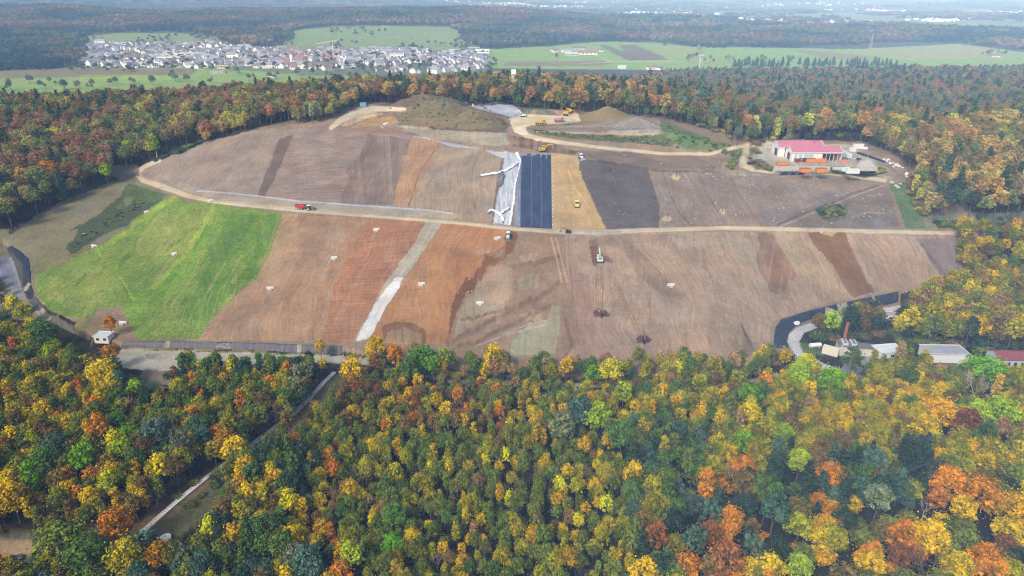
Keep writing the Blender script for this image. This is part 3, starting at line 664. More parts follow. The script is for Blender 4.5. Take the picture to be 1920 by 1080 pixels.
for k in REGN:
    if not PART[k]: continue
    off = 0; V = []; Fc = []; C = []; M = []
    for v, f, c, m in PART[k]: V.append(v); Fc.append(f+off); C.append(c); M.append(m); off += len(v)
    V = np.concatenate(V); Fc = np.concatenate(Fc); C = np.concatenate(C); M = np.concatenate(M)
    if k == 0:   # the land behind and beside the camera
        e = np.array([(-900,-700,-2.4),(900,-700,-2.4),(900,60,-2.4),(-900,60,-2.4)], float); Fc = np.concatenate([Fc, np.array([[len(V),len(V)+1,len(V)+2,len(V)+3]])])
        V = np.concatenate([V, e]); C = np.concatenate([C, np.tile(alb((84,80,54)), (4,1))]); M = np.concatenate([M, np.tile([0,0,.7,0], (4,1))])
    me = bpy.data.meshes.new(REGN[k]); me.vertices.add(len(V)); me.vertices.foreach_set('co', V.astype(np.float32).ravel())
    me.loops.add(len(Fc)*4); me.loops.foreach_set('vertex_index', Fc.astype(np.int32).ravel())
    me.polygons.add(len(Fc)); me.polygons.foreach_set('loop_start', np.arange(0, len(Fc)*4, 4, dtype=np.int32))
    me.polygons.foreach_set('use_smooth', np.ones(len(Fc), bool))
    me.update(calc_edges=True)
    a = me.attributes.new('Col', 'FLOAT_COLOR', 'POINT'); a.data.foreach_set('color', np.concatenate([C, np.ones((len(C),1))], 1).astype(np.float32).ravel())
    a = me.attributes.new('Mask', 'FLOAT_COLOR', 'POINT'); a.data.foreach_set('color', M.astype(np.float32).ravel())
    me.materials.append(SOIL); o = bpy.data.objects.new(REGN[k], me); COL.objects.link(o); tag(o, REGL[k], kind='structure')
# ---------------------------------------------------------------- foliage
def leaf_mat():
    m, t, o = nt('foliage'); l = t.links
    a = N(t, 'ShaderNodeAttribute', attribute_type='INSTANCER', attribute_name='tint'); v = N(t, 'ShaderNodeAttribute', attribute_name='v')
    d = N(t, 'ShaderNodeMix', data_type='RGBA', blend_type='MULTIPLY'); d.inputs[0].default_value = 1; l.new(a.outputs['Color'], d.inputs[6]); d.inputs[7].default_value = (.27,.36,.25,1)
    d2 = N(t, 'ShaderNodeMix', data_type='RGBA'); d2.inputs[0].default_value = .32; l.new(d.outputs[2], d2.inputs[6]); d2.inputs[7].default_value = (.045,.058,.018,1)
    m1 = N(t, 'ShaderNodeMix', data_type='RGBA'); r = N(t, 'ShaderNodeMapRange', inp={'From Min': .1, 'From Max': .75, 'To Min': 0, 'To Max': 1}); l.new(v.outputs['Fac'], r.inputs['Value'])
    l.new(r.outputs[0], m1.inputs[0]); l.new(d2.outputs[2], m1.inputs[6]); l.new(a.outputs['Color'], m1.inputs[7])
    df = N(t, 'ShaderNodeBsdfDiffuse'); tr = N(t, 'ShaderNodeBsdfTranslucent'); mx = N(t, 'ShaderNodeMixShader'); mx.inputs[0].default_value = .14
    l.new(m1.outputs[2], df.inputs[0]); l.new(m1.outputs[2], tr.inputs[0]); l.new(df.outputs[0], mx.inputs[1]); l.new(tr.outputs[0], mx.inputs[2]); l.new(mx.outputs[0], o.inputs[0]); return m
LEAF = leaf_mat(); BARK = mat('bark', (104,92,80), .9, scale=3, var=.3); PALEBARK = mat('pale_bark', (170,162,150), .9, scale=3, var=.25)

def quads_mesh(name, c, nrm, size, v, mats, rs):
    n = len(c); nrm = nrm/np.linalg.norm(nrm, axis=1)[:, None]
    r = rs.normal(size=(n,3)); u = np.cross(nrm, r); u /= np.linalg.norm(u, axis=1)[:, None]; w = np.cross(nrm, u)
    s = size[:, None]; k = rs.uniform(.6, 1.25, (n,4,1))
    P4 = np.stack([c-u*s, c-w*s*.8, c+u*s, c+w*s*.8], 1); P4 = c[:, None]+(P4-c[:, None])*k
    P4[:, [1,3]] += nrm[:, None]*s[:, None]*.25
    me = bpy.data.meshes.new(name); V = P4.reshape(-1,3); me.vertices.add(4*n); me.vertices.foreach_set('co', V.astype(np.float32).ravel())
    me.loops.add(4*n); me.loops.foreach_set('vertex_index', np.arange(4*n, dtype=np.int32)); me.polygons.add(n); me.polygons.foreach_set('loop_start', np.arange(0,4*n,4,dtype=np.int32))
    me.update(calc_edges=True); a = me.attributes.new('v', 'FLOAT', 'FACE'); a.data.foreach_set('value', v.astype(np.float32))
    for m in mats: me.materials.append(m)
    return me
def crown(rs, H, Rc, base=.35, lobes=20, per=55, size=.42, shape='round', holes=.0):
    "leaf clumps gathered in lobes through the crown's volume"
    C = []; Nn = []; S_ = []; Vv = []; hub = []
    zc = H*(base+1)/2; hz = H*(1-base)/2
    for i in range(lobes):
        if shape == 'round':
            th = i*2.399963+rs.uniform(-.3,.3); u = 1-1.55*(i+.5)/lobes; rr = math.sqrt(max(0, 1-u*u))
            k = rs.uniform(.5, .95); lc = np.array([math.cos(th)*rr*Rc*k, math.sin(th)*rr*Rc*k, zc+u*hz*rs.uniform(.55,.95)]); lr = Rc*rs.uniform(.15,.29)
        elif shape == 'tall':
            th = i*2.399963; u = 1-1.8*(i+.5)/lobes; rr = math.sqrt(max(0, 1-u*u)); k = rs.uniform(.3,.7)
            lc = np.array([math.cos(th)*rr*Rc*k, math.sin(th)*rr*Rc*k, zc+u*hz*.85]); lr = Rc*rs.uniform(.22,.36)
        elif shape == 'cone':
            u = (i+.5)/lobes; th = i*2.399963; rad = Rc*(1-u)**.75; lc = np.array([math.cos(th)*rad*.62, math.sin(th)*rad*.62, H*base+(H*(1-base))*u*.97]); lr = max(.45, Rc*.42*(1-u*.75))
        elif shape == 'bush':
            th = i*2.399963; rad = Rc*math.sqrt((i+.5)/lobes)*.75; lc = np.array([math.cos(th)*rad, math.sin(th)*rad, H*.45*rs.uniform(.6,1.3)*(1.15-(rad/Rc)**2*.6)]); lr = H*rs.uniform(.28,.45)
        hub.append(lc); n = per; d = rs.normal(size=(n,3)); d[:,2] += .35; d /= np.linalg.norm(d, axis=1)[:, None]
        rad = lr*rs.uniform(.72, 1.08, (n,1))*(np.array([1,1,.8]) if shape != 'cone' else np.array([1,1,.55]))
        c = lc+d*rad; C.append(c); Nn.append(d+rs.normal(size=(n,3))*.42); S_.append(size*rs.uniform(.6,1.3,n)); Vv.append(np.clip(rs.uniform(0,1)*.72+rs.uniform(0,1,n)*.35-.03, 0, 1))
    # stray sprigs outside the lobes keep the outline uneven
    n = lobes*per//9; d = rs.normal(size=(n,3)); d[:,2] = np.abs(d[:,2])*.8; d /= np.linalg.norm(d, axis=1)[:, None]; j = rs.integers(0, lobes, n)
    c = np.array(hub)[j]+d*Rc*.5; C.append(c); Nn.append(d+rs.normal(size=(n,3))*.8); S_.append(size*.75*np.ones(n)); Vv.append(rs.uniform(.3,1,n))
    return np.concatenate(C), np.concatenate(Nn), np.concatenate(S_), np.concatenate(Vv), hub, zc
def trunk_mb(rs, H, hub, zc, r0, thin=1.0, lean=0.0, n=7):
    mb = MB(); top = Vector((rs.normal()*.25, rs.normal()*.25, zc)); mid = Vector((rs.normal()*.15, rs.normal()*.15, zc*.5))
    mb.cyl((0,0,-.8), mid, r0, 7, r0*.72, cap=False); mb.cyl(mid, top, r0*.72, 7, r0*.45, cap=False); mb.cyl(top, (top.x, top.y, H*.94), r0*.45, 5, .04, cap=False)
    for h in hub[:n]:
        s = mid.lerp(top, rs.uniform(.35,1.0)); mb.cyl(s, Vector(h), r0*.33*thin, 5, r0*.08, cap=False)
    return mb
PROTO = {}; SRC = {}
def protos():
    spec = [  # key, kind, H, Rc, base, lobes, per, size, shape
        ('b0','round',14,3.9,.32,58,30,.34), ('b1','round',15,3.4,.36,46,30,.33), ('b2','round',12.5,4.2,.28,70,28,.35), ('b3','round',14.5,3.0,.30,40,30,.33), ('b4','round',13,3.6,.30,48,30,.35),
        ('t0','tall',15,2.3,.25,24,40,.34), ('t1','tall',14,2.6,.22,28,40,.34),
        ('c0','cone',17,3.2,.22,34,30,.42), ('c1','cone',15,3.7,.25,30,34,.44), ('p0','round',16,3.6,.45,26,50,.32), ('p1','round',15,3.2,.42,22,50,.32),
        ('s0','bush',3.2,2.6,.1,9,48,.32), ('s1','bush',4.5,3.0,.1,11,50,.34)]
    for i, (k, sh, H, Rc, base, lo, pe, sz) in enumerate(spec):
        rs = np.random.default_rng(100+i); c, n, s, v, hub, zc = crown(rs, H, Rc, base, lo, pe, sz, sh)
        cm = quads_mesh('crown_'+k, c, n, s, v, [LEAF], rs); tm = trunk_mb(rs, H, hub, zc, .26 if sh != 'bush' else .08, n=9)
        PROTO[k] = (cm, tm, H, Rc, BARK)
    for i in range(3):   # leafless trees: limbs that fork three times, with a haze of twigs
        rs = np.random.default_rng(300+i); H = (12,13,11)[i]; mb = MB(); mb.cyl((0,0,-.8), (0,0,H*.32), .3, 7, .24, cap=False); tips = []
        def fork(p, d, l, r, dep):
            q = p+d*l; mb.cyl(p, q, r, 5 if dep < 2 else 3, r*.6, cap=False)
            if dep >= 4: return
            for _ in range(4 if dep < 2 else 3):
                nd = (d+Vector(rs.normal(size=3))*.42+Vector((0,0,.12))).normalized(); fork(q, nd, l*rs.uniform(.6,.85), r*.58, dep+1)
        for k in range(5):
            an = k*1.257+rs.uniform(-.3,.3); fork(Vector((0,0,H*.3)), Vector((math.cos(an)*.6, math.sin(an)*.6, .9)).normalized(), H*.2, .13, 1)
        PROTO['n%d' % i] = (None, mb, H, H*.33, BARK)
protos()
TRUNKMESH = {}
def tree_src(k):
    "one mesh of trunk and crown, for the wood that is one mass"
    cm, mb, H, Rc, bm = PROTO[k]
    me = bpy.data.meshes.new('tree_'+k)
    tv = np.array([tuple(v) for v in mb.v]); tf = mb.f; nl = [len(f) for f in tf]
    if cm is not None:
        nv = len(cm.vertices); cv = np.empty(nv*3, np.float32); cm.vertices.foreach_get('co', cv); cv = cv.reshape(-1,3); nq = nv//4
        vv = np.empty(nq, np.float32); cm.attributes['v'].data.foreach_get('value', vv)
    else: cv = np.zeros((0,3)); nq = 0; vv = np.zeros(0)
    V = np.concatenate([cv, tv]); me.vertices.add(len(V)); me.vertices.foreach_set('co', V.astype(np.float32).ravel())
    li = np.concatenate([np.arange(4*nq), np.concatenate([np.array(f)+4*nq for f in tf])]).astype(np.int32)
    tot = np.array([4]*nq+nl); st = np.concatenate([[0], np.cumsum(tot)[:-1]]).astype(np.int32)
    me.loops.add(len(li)); me.loops.foreach_set('vertex_index', li); me.polygons.add(len(tot)); me.polygons.foreach_set('loop_start', st)
    mi = np.array([0]*nq+[1]*len(nl), np.int32); me.materials.append(LEAF); me.materials.append(bm); me.polygons.foreach_set('material_index', mi); me.update(calc_edges=True)
    a = me.attributes.new('v', 'FLOAT', 'FACE'); a.data.foreach_set('value', np.concatenate([vv, np.zeros(len(nl))]).astype(np.float32))
    return me
def clump_src(i, n=16, w=52, H=15, per=60):
    rs = np.random.default_rng(500+i); C=[];Nn=[];S_=[];V=[]
    for k in range(n):
        x, y = rs.uniform(-w/2, w/2, 2); h = H*rs.uniform(.8,1.2); r = rs.uniform(4,6.5); d = rs.normal(size=(per,3)); d[:,2] = np.abs(d[:,2])-.2; d /= np.linalg.norm(d, axis=1)[:, None]
        c = np.array([x, y, h-r])+d*r*np.array([1,1,1.0])*rs.uniform(.8,1.1,(per,1)); C.append(c); Nn.append(d+rs.normal(size=(per,3))*.4); S_.append(rs.uniform(1.2,2.3,per)); V.append(np.clip(rs.uniform(0,1)*.75+rs.uniform(0,.25,per),0,1))
        m = 14; an = rs.uniform(0,6.28,m); c2 = np.stack([x+np.cos(an)*r*.7, y+np.sin(an)*r*.7, rs.uniform(0,h*.6,m)],1); C.append(c2); Nn.append(np.stack([np.cos(an),np.sin(an),an*0],1)); S_.append(np.full(m,2.2)); V.append(np.zeros(m))
    return quads_mesh('far_clump', np.concatenate(C), np.concatenate(Nn), np.concatenate(S_), np.concatenate(V), [LEAF], rs)

# ---------------------------------------------------------------- colours of the crowns as they look in the light
CC = {'golden': (206,170,50), 'yellow': (214,190,52), 'olive yellow': (158,150,56), 'olive green': (112,120,56), 'green': (88,114,56), 'bright green': (112,158,48), 'lime green': (150,170,58),
      'orange': (208,140,62), 'rust red': (158,104,66), 'brown': (124,104,62), 'dark green': (58,78,58), 'blue green': (84,108,90), 'grey': (140,130,118), 'crimson': (150,44,52), 'pale green': (132,140,104), 'reddish brown': (140,98,66), 'tan': (160,132,92)}
def zone(px, py, far=False):
    "which mixture of crown colours grows where"
    if far:
        if px < 620: return (('rust red',.15),('reddish brown',.18),('brown',.20),('olive green',.14),('dark green',.10),('olive yellow',.08),('orange',.05),('grey',.05),('pale green',.04))
        if px < 1250: return (('rust red',.22),('orange',.17),('brown',.18),('dark green',.13),('olive green',.10),('reddish brown',.14),('olive yellow',.06))
        if py > 230: return (('rust red',.17),('brown',.20),('orange',.16),('olive green',.13),('dark green',.10),('golden',.06),('reddish brown',.18))
        return (('rust red',.16),('brown',.22),('olive green',.13),('dark green',.12),('blue green',.08),('reddish brown',.20),('grey',.05),('pale green',.04))
    if px > 1640 and py < 660: return (('golden',.14),('olive yellow',.34),('olive green',.26),('yellow',.03),('brown',.12),('tan',.11))
    if px < 640 and py < 1000:
        if py < 860: return (('brown',.24),('olive yellow',.16),('olive green',.18),('golden',.09),('green',.10),('orange',.06),('dark green',.08),('blue green',.05),('tan',.04))
        return (('olive yellow',.26),('golden',.22),('brown',.14),('olive green',.16),('orange',.06),('yellow',.08),('green',.08))
    if px < 520: return (('olive green',.32),('blue green',.15),('pale green',.1),('brown',.14),('olive yellow',.14),('orange',.08),('green',.07))
    if py < 790 and px < 960: return (('brown',.34),('olive green',.20),('orange',.08),('reddish brown',.10),('golden',.07),('olive yellow',.16),('green',.05))
    if py < 760 and px < 1460: return (('brown',.16),('olive green',.22),('golden',.14),('olive yellow',.22),('green',.12),('orange',.08),('tan',.06))
    if px < 1180: return (('olive yellow',.30),('olive green',.34),('golden',.12),('yellow',.03),('green',.09),('brown',.07),('tan',.05))
    if py < 860:
        if px < 1330: return (('blue green',.28),('green',.22),('olive green',.25),('olive yellow',.10),('golden',.08),('brown',.07))
        return (('olive green',.28),('olive yellow',.26),('golden',.14),('brown',.12),('green',.10),('tan',.10))
    if px < 1330 and py < 960: return (('olive green',.25),('green',.2),('olive yellow',.22),('blue green',.12),('golden',.12),('orange',.09))
    return (('dark green',.20),('orange',.13),('rust red',.06),('olive green',.18),('golden',.13),('brown',.10),('olive yellow',.14),('blue green',.06))
def tint_of(name, rs, j=.11, k=1.0):
    c = np.array(alb(CC[name], 1.0))*k; c = c*(1+rs.normal()*j)*(1+rs.normal(size=3)*j*.45); return tuple(np.clip(c, .006, .8))
TREES = []   # x,y,z,scale,sz,rot,proto,colour name,tint,category
rsT = np.random.default_rng(77)
def add_tree(x, y, s, key, cname, z=None, sz=1.0, lm=None, k=1.0):
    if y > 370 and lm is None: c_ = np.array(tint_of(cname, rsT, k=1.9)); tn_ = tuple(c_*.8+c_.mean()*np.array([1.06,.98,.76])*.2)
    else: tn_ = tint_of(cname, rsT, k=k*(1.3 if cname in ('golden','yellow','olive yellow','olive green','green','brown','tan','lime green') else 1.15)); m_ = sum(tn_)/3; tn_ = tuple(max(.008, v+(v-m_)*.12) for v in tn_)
    TREES.append(dict(x=x, y=y, z=z, s=s, sz=sz, rot=rsT.uniform(0,6.28), k=key, c=cname, t=tn_, lm=lm))
def crown_at(px, py, H):
    "ground point under a crown whose middle is seen at px,py"
    return ground_hit(px, py, hoff=H*.68)
# single trees that stand out in the photograph: px, py, crown width px, colour, prototype, label
LM = [(792,668,52,'green','b2','large dark green tree rising above the orange wood edge'),(768,690,36,'green','b0','green tree beside the large dark green tree'),(812,683,26,'bright green','b3','small bright green tree beside the large dark green tree'),
 (925,662,34,'yellow','b4','yellow round tree at the foot of the mottled slope'),(835,668,26,'lime green','b3','lime tree left of the yellow round tree'),(1118,778,50,'lime green','b2','brightest lime green tree in the middle of the wood'),(1090,766,50,'blue green','b0','blue green tree touching the brightest lime green tree'),
 (1166,812,56,'green','b2','large dark green tree below the brightest lime green tree'),(1056,796,46,'pale green','b0','pale green tree left of the brightest lime green tree'),(1112,700,30,'bright green','b4','bright green tree at the wood edge beside two yellow ones'),(1145,694,40,'yellow','b0','yellow tree at the wood edge beside a bright green one'),
 (1168,734,30,'lime green','b3','lime tree behind the wood edge'),(1198,738,26,'green','b4','round green tree beside the lime tree'),(1270,686,26,'yellow','b4','small yellow tree on top of the wood edge'),(1408,740,38,'bright green','b0','bright green round tree below the black liner corner'),
 (1498,700,44,'lime green','b2','lime green tree by the concrete road bend'),(1512,682,34,'yellow','b0','yellow tree behind the lime green one at the road bend'),(1560,712,54,'bright green','b2','wide bright green tree below the flare plant'),(1600,672,30,'green','b3','green tree in the plant yard'),
 (1470,812,34,'lime green','b0','lime green tree deep in the right wood'),(1392,828,40,'bright green','b2','bright green broad tree in the dark hollow'),(1418,832,34,'bright green','b0','bright green tree leaning on its broad twin'),(1500,862,42,'lime green','b2','lime round tree beside blue pines'),
 (925,662,10,'yellow','s0',None),(252,560*0+726,26,'lime green','b4','lime tree in the opening by the service road'),(183,800,34,'orange','b1','reddish orange tree in the left wood'),(213,828,30,'yellow','b3','bright yellow tree in the left wood'),(240,815,32,'bright green','b4','bright green tree right of the yellow one'),
 (228,842,38,'lime green','b0','lime green tree below the bright yellow one'),(156,857,36,'bright green','b1','tall bright green tree in the left wood'),(80,868,46,'green','b2','big green tree in the left wood'),(55,892,26,'bright green','t0','slender bright green tree beside the big green one'),
 (103,835,36,'blue green','b0','blue green tree above the big green one'),(292,808,50,'blue green','b2','large grey green willow in the left wood'),(368,800,38,'blue green','b0','grey green willow near the corridor'),(340,830,36,'pale green','b1','second grey green willow below the large one'),
 (92,660,26,'lime green','b4','lime tree below the huts'),(24,567,22,'yellow','b4','yellow tree beside the grey track'),(44,582,26,'olive yellow','b2','olive yellow bush tree beside the yellow one'),(56,607,18,'yellow','b4','small yellow tree before the dark gully'),(78,620,44,'green','b2','wide green tree below the berm corner'),
 (95,645,20,'bright green','b4','small bright green tree under the wide green one'),(215,983,50,'orange','b0','orange tree at the corridor edge'),(110,1010,70,'olive green','b2','broad olive tree beside the turning circle'),(165,1040,70,'green','b0','green tree right of the broad olive tree'),
 (235,1040,56,'olive yellow','b2','yellowish tree over the service road'),(300,1040,44,'orange','b0','orange tree below the white lid'),(270,1020,46,'blue green','b2','blue green tree at the lower end of the chute'),(-16,1066,40,'orange','b0','orange tree beside the parked car'),
 (205,605,20,'orange','b4','orange tree in front of the white hut'),(204,663,26,'orange','b0','orange tree below the hut'),(192,695,44,'golden','b2','golden brown tree left of the opening'),(600,648,18,'golden','b3','thin golden tree in front of the black berm'),
 (660,690,40,'golden','b2','golden tree on the corner of the middle wood'),(705,650,36,'golden','b0','golden tree in front of the gravel chute'),(740,665,30,'orange','b1','orange tree left of the large green one'),
 (540,840,30,'green','c0','slender green spruce among the golden trees'),(440,840,44,'golden','b2','golden tree above the chute'),(420,825,34,'orange','b0','orange crowned tree above the chute'),(630,838,14,'crimson','b4','crimson bush in the middle wood'),
 (676,882,42,'grey','n0','bare grey tree in the middle wood'),(722,910,26,'green','b3','dark green tree right of the bare grey one'),(738,965,44,'green','b0','green tree in the lower middle wood'),(735,1020,40,'bright green','b2','fresh green tree in the lower middle wood'),(660,1040,40,'lime green','b1','lime tree at the lower edge'),
 (575,1055,60,'blue green','b2','grey green tree at the lower edge'),(555,840*0+1045,44,'pale green','b0','pale tree beside the grey green one'),(640,1072,40,'orange','b0','orange tree cut by the lower edge'),(626,876,28,'orange','b4','salmon tree in the middle wood'),
 (1368,975,48,'orange','b2','brightest orange tree in the right wood'),(1440,920,46,'green','p0','tall dark pine behind the brightest orange tree'),(1455,960,50,'blue green','p0','large blue pine in the right wood'),(1335,965,36,'blue green','p1','rounded pine left of the brightest orange tree'),(1302,1015,42,'blue green','p0','pale pine in the right wood'),
 (1230,1005,40,'rust red','b1','rust red tree in the lower right wood'),(1330,1000,44,'rust red','b2','red brown spreading tree beside the pale pine'),(1360,1045,60,'rust red','b2','wide red tree at the lower edge'),(1290,1060,46,'orange','b0','orange tree at the lower edge'),(1265,1020,36,'olive yellow','b0','mustard tree left of the pale pine'),
 (1500,1060,44,'lime green','b2','yellow green tree at the lower edge'),(1412,1030,36,'blue green','p1','dark pine beside the wide red tree'),(1325,905,34,'orange','t1','slim orange tree beside a green pine'),(1298,895,30,'green','p1','green pine beside the slim orange tree'),
 (1785,905,56,'orange','b2','spreading orange tree in the right wood'),(1840,925,54,'orange','b0','rust orange tree beside the spreading one'),(1745,1005,62,'golden','b2','big golden orange tree at the lower right'),(1845,1045,44,'orange','b0','orange tree near the lower right corner'),(1805,1020,50,'olive green','b2','dark olive tree near the lower right corner'),
 (1640,870,40,'blue green','p1','dead topped pale pine'),(1705,870,34,'dark green','p0','black green pine group tree'),(1720,845,34,'dark green','p1','black green pine above its neighbour'),(1650,930,40,'pale green','b0','pale green tree between pines'),(1690,900,36,'blue green','c1','bluish fir beside the black green pines'),
 (1835,775,44,'lime green','b2','lime tree against a red one'),(1815,790,38,'rust red','b0','red tree behind the lime one'),(1880,770,50,'lime green','b2','pale lime tree at the right edge'),(1850,690,60,'bright green','b2','bright dome of a tree above bare branches'),(1835,715,60,'grey','n1','bare branched tree under the bright dome'),
 (1760,770,60,'golden','b2','golden tree cluster leader in the right wood'),(1735,800,40,'golden','b0','golden tree beside the cluster leader'),(1690,605,22,'yellow','b3','bright yellow tree by the pale hut'),(1562,600,24,'lime green','b3','yellow green tree in front of the liner'),
 (1740,1050,56,'grey','n2','bare twiggy tree at the lower edge'),(20,930,50,'golden','b2','golden tree at the left edge'),(296,872,30,'yellow','b3','yellow crowned tree over pale trunks'),(290,925,28,'grey','n1','pale bare tree at the corridor edge'),
 (103,250,26,'yellow','b4','bright yellow tree in the far left wood'),(82,253,20,'lime green','b4','lime tree beside the bright yellow one'),(200,275,66,'pale green','b2','great grey green willow at the meadow edge'),(238,275,22,'lime green','t1','yellow green poplar beside the willow'),(288,265,22,'lime green','t0','second yellow green poplar by the slope corner'),
 (197,318,20,'lime green','b4','pale round bush at the forest corner'),(130,320,34,'reddish brown','b1','dark red tree at the left forest edge'),(88,315,28,'orange','b0','orange tree at the left forest edge')]
for i, (px, py, w, c, k, lab) in enumerate(LM):
    if lab is None: continue
    H0, Rc0 = PROTO[k][2], PROTO[k][3]
    p = ground_hit(px, py, hoff=9); d = math.hypot(math.hypot(p.x, p.y), CZ-p.z-9); s = w*d/F/(2*Rc0)*1.05; s = min(max(s, .45), 1.9)
    p = ground_hit(px, py, hoff=H0*s*.68 if s < 1.25 else H0*1.25*.68); add_tree(p.x, p.y, s, k, c, lm=lab, sz=1.0 if s < 1.25 else 1.25/s)
# woods: polygons of the ground (px) where trees root
FG = [[(-900,600),(-40,600),(30,640),(62,650),(100,672),(180,700),(222,728),(232,790),(320,772),(352,735),(420,722),(600,716),(606,735),(560,790),(500,830),(420,880),(375,905),(330,935),(270,975),(200,1000),(0,1005),(-900,1020)],
      [(655,712),(760,705),(850,738),(1200,745),(1400,738),(1480,728),(1560,735),(1600,738),(1650,716),(1700,722),(2100,722),(3200,760),(3600,2600),(-2600,2600),(-900,1120),(0,1095),(210,1085),(330,1052),(400,1010),(440,968),(432,930),(450,890),(505,868),(560,815),(612,768),(645,735)]]
MIDW = [[(1660,640),(1690,605),(1715,578),(1760,556),(1850,532),(1960,505),(3000,490),(3000,690),(1960,668),(1820,660),(1700,664),(1680,655)],[(1800,510),(1806,462),(1840,446),(3000,446),(3000,520),(1960,515),(1850,530)]]
CONIF = [(1480,880,90,60),(1650,880,120,70),(1450,950,60,60),(1680,900,80,40),(1560,940,60,40),(560,870,30,60),(1310,930,40,50),(430,1000,80,60),(1240,860,70,60)]
def sample(x0, x1, y0, y1, sp, seed):
    rs = np.random.default_rng(seed); gx = np.arange(x0, x1, sp); gy = np.arange(y0, y1, sp*.9); X, Y = np.meshgrid(gx, gy); X = X+np.where(np.arange(len(gy)) % 2, sp/2, 0)[:, None]
    X = X.ravel()+rs.uniform(-.38,.38,X.size)*sp; Y = Y.ravel()+rs.uniform(-.38,.38,Y.size)*sp; return X, Y, rs
lmxy = np.array([(t['x'], t['y'], 3.2*t['s']) for t in TREES])
def clear_of(X, Y, marks, extra=0.0):
    ok = np.ones(len(X), bool)
    for mx, my, mr in marks: ok &= (X-mx)**2+(Y-my)**2 > (mr+extra)**2
    return ok
X, Y, rs = sample(-320, 330, 92, 345, 3.75, 5)
Z = height(X, Y, False); px, py = proj(X, Y, Z); w = fbm(X/14, Y/14, 2)*22
ok = np.zeros(len(X), bool)
for pl in FG: ok |= inpoly(px+w, py+w*.4, pl)
big = (px > 1200) & (py > 900)
ok &= ~(big & (rs.uniform(0,1,len(X)) < .55))
ok &= clear_of(X, Y, lmxy); ok &= np.abs(px-960) < 1250
ok &= py < 1320
for x, y, z, a, b, bg_ in zip(X[ok], Y[ok], Z[ok], px[ok], py[ok], big[ok]):
    dens = vn(x/22.0+50, y/22.0)
    zn = zone(a, b-50); q = fbm(np.array([x/16.0]), np.array([y/16.0]), 2)[0]*.9+.5   # neighbours tend to share a colour
    u = (rs.uniform()*.65+q*.35) % 1.0 if rs.uniform() < .8 else rs.uniform(); c = zn[-1][0]; acc = 0; tot = sum(w_ for _, w_ in zn)
    for n_, w_ in zn:
        acc += w_/tot
        if u <= acc: c = n_; break
    inC = any(((a-cx)/rx)**2+((b-55-cy_)/ry)**2 < 1 for cx, cy_, rx, ry in CONIF)
    s = rs.uniform(.55, .95)*(.76 if a < 1180 and b > 720 and a > 560 else 1.0); k = rs.choice(['b0','b1','b2','b3','b4','t0','t1'], p=[.16,.17,.12,.2,.15,.1,.1])
    if bg_: s *= 1.28; k = rs.choice(['b0','b1','b2','b4'])
    if inC and rs.uniform() < .6: k = rs.choice(['c0','c1','p0','p1']); c = rs.choice(['dark green','blue green','dark green','green'])
    elif c == 'dark green' and rs.uniform() < .5: k = rs.choice(['p0','p1','c1'])
    elif rs.uniform() < .02: k = rs.choice(['n0','n1','n2']); c = 'grey'
    add_tree(x, y, s, k, c, sz=rs.uniform(.85,1.15)*(1/1.25 if bg_ else 1))
X, Y, rs = sample(120, 420, 240, 420, 5.6, 6)
Z = height(X, Y, False); px, py = proj(X, Y, Z); ok = np.zeros(len(X), bool)
for pl in MIDW: ok |= inpoly(px, py, pl)
ok &= clear_of(X, Y, lmxy) & (px < 2300)
for x, y, a, b in zip(X[ok], Y[ok], px[ok], py[ok]):
    zn = zone(a, b-40) if b > 545 else (('olive yellow',.3),('olive green',.3),('golden',.15),('brown',.15),('green',.1))
    c = rs.choice([n_ for n_, _ in zn], p=np.array([w_ for _, w_ in zn])/sum(w_ for _, w_ in zn)); add_tree(x, y, rs.uniform(.85,1.15)*(1.1 if b > 535 else .85), rs.choice(['b0','b1','b2','b3','t1']), c)
# forest round and behind the site
EDGE = np.array([(-500,475),(-100,455),(10,452),(40,425),(120,388),(160,362),(215,337),(235,325),(262,305),(300,292),(340,280),(400,262),(478,238),(560,232),(620,222),(660,206),(690,192)], float)
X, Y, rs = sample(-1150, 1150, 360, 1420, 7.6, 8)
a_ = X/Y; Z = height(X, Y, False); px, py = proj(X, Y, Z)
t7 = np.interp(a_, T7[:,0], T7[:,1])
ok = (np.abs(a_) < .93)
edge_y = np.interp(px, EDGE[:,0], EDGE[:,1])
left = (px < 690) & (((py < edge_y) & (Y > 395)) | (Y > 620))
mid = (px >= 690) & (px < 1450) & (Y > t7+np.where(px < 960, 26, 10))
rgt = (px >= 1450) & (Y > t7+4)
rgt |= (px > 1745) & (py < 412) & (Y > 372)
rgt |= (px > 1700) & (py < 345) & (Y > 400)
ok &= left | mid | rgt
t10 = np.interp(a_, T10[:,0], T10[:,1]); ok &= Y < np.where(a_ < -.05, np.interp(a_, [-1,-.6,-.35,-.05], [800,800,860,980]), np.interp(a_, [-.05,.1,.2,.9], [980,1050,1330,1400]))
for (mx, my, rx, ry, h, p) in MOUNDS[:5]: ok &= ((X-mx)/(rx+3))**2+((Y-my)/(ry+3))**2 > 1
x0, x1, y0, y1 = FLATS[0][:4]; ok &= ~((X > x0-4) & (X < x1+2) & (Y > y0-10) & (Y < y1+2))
ok &= clear_of(X, Y, lmxy)
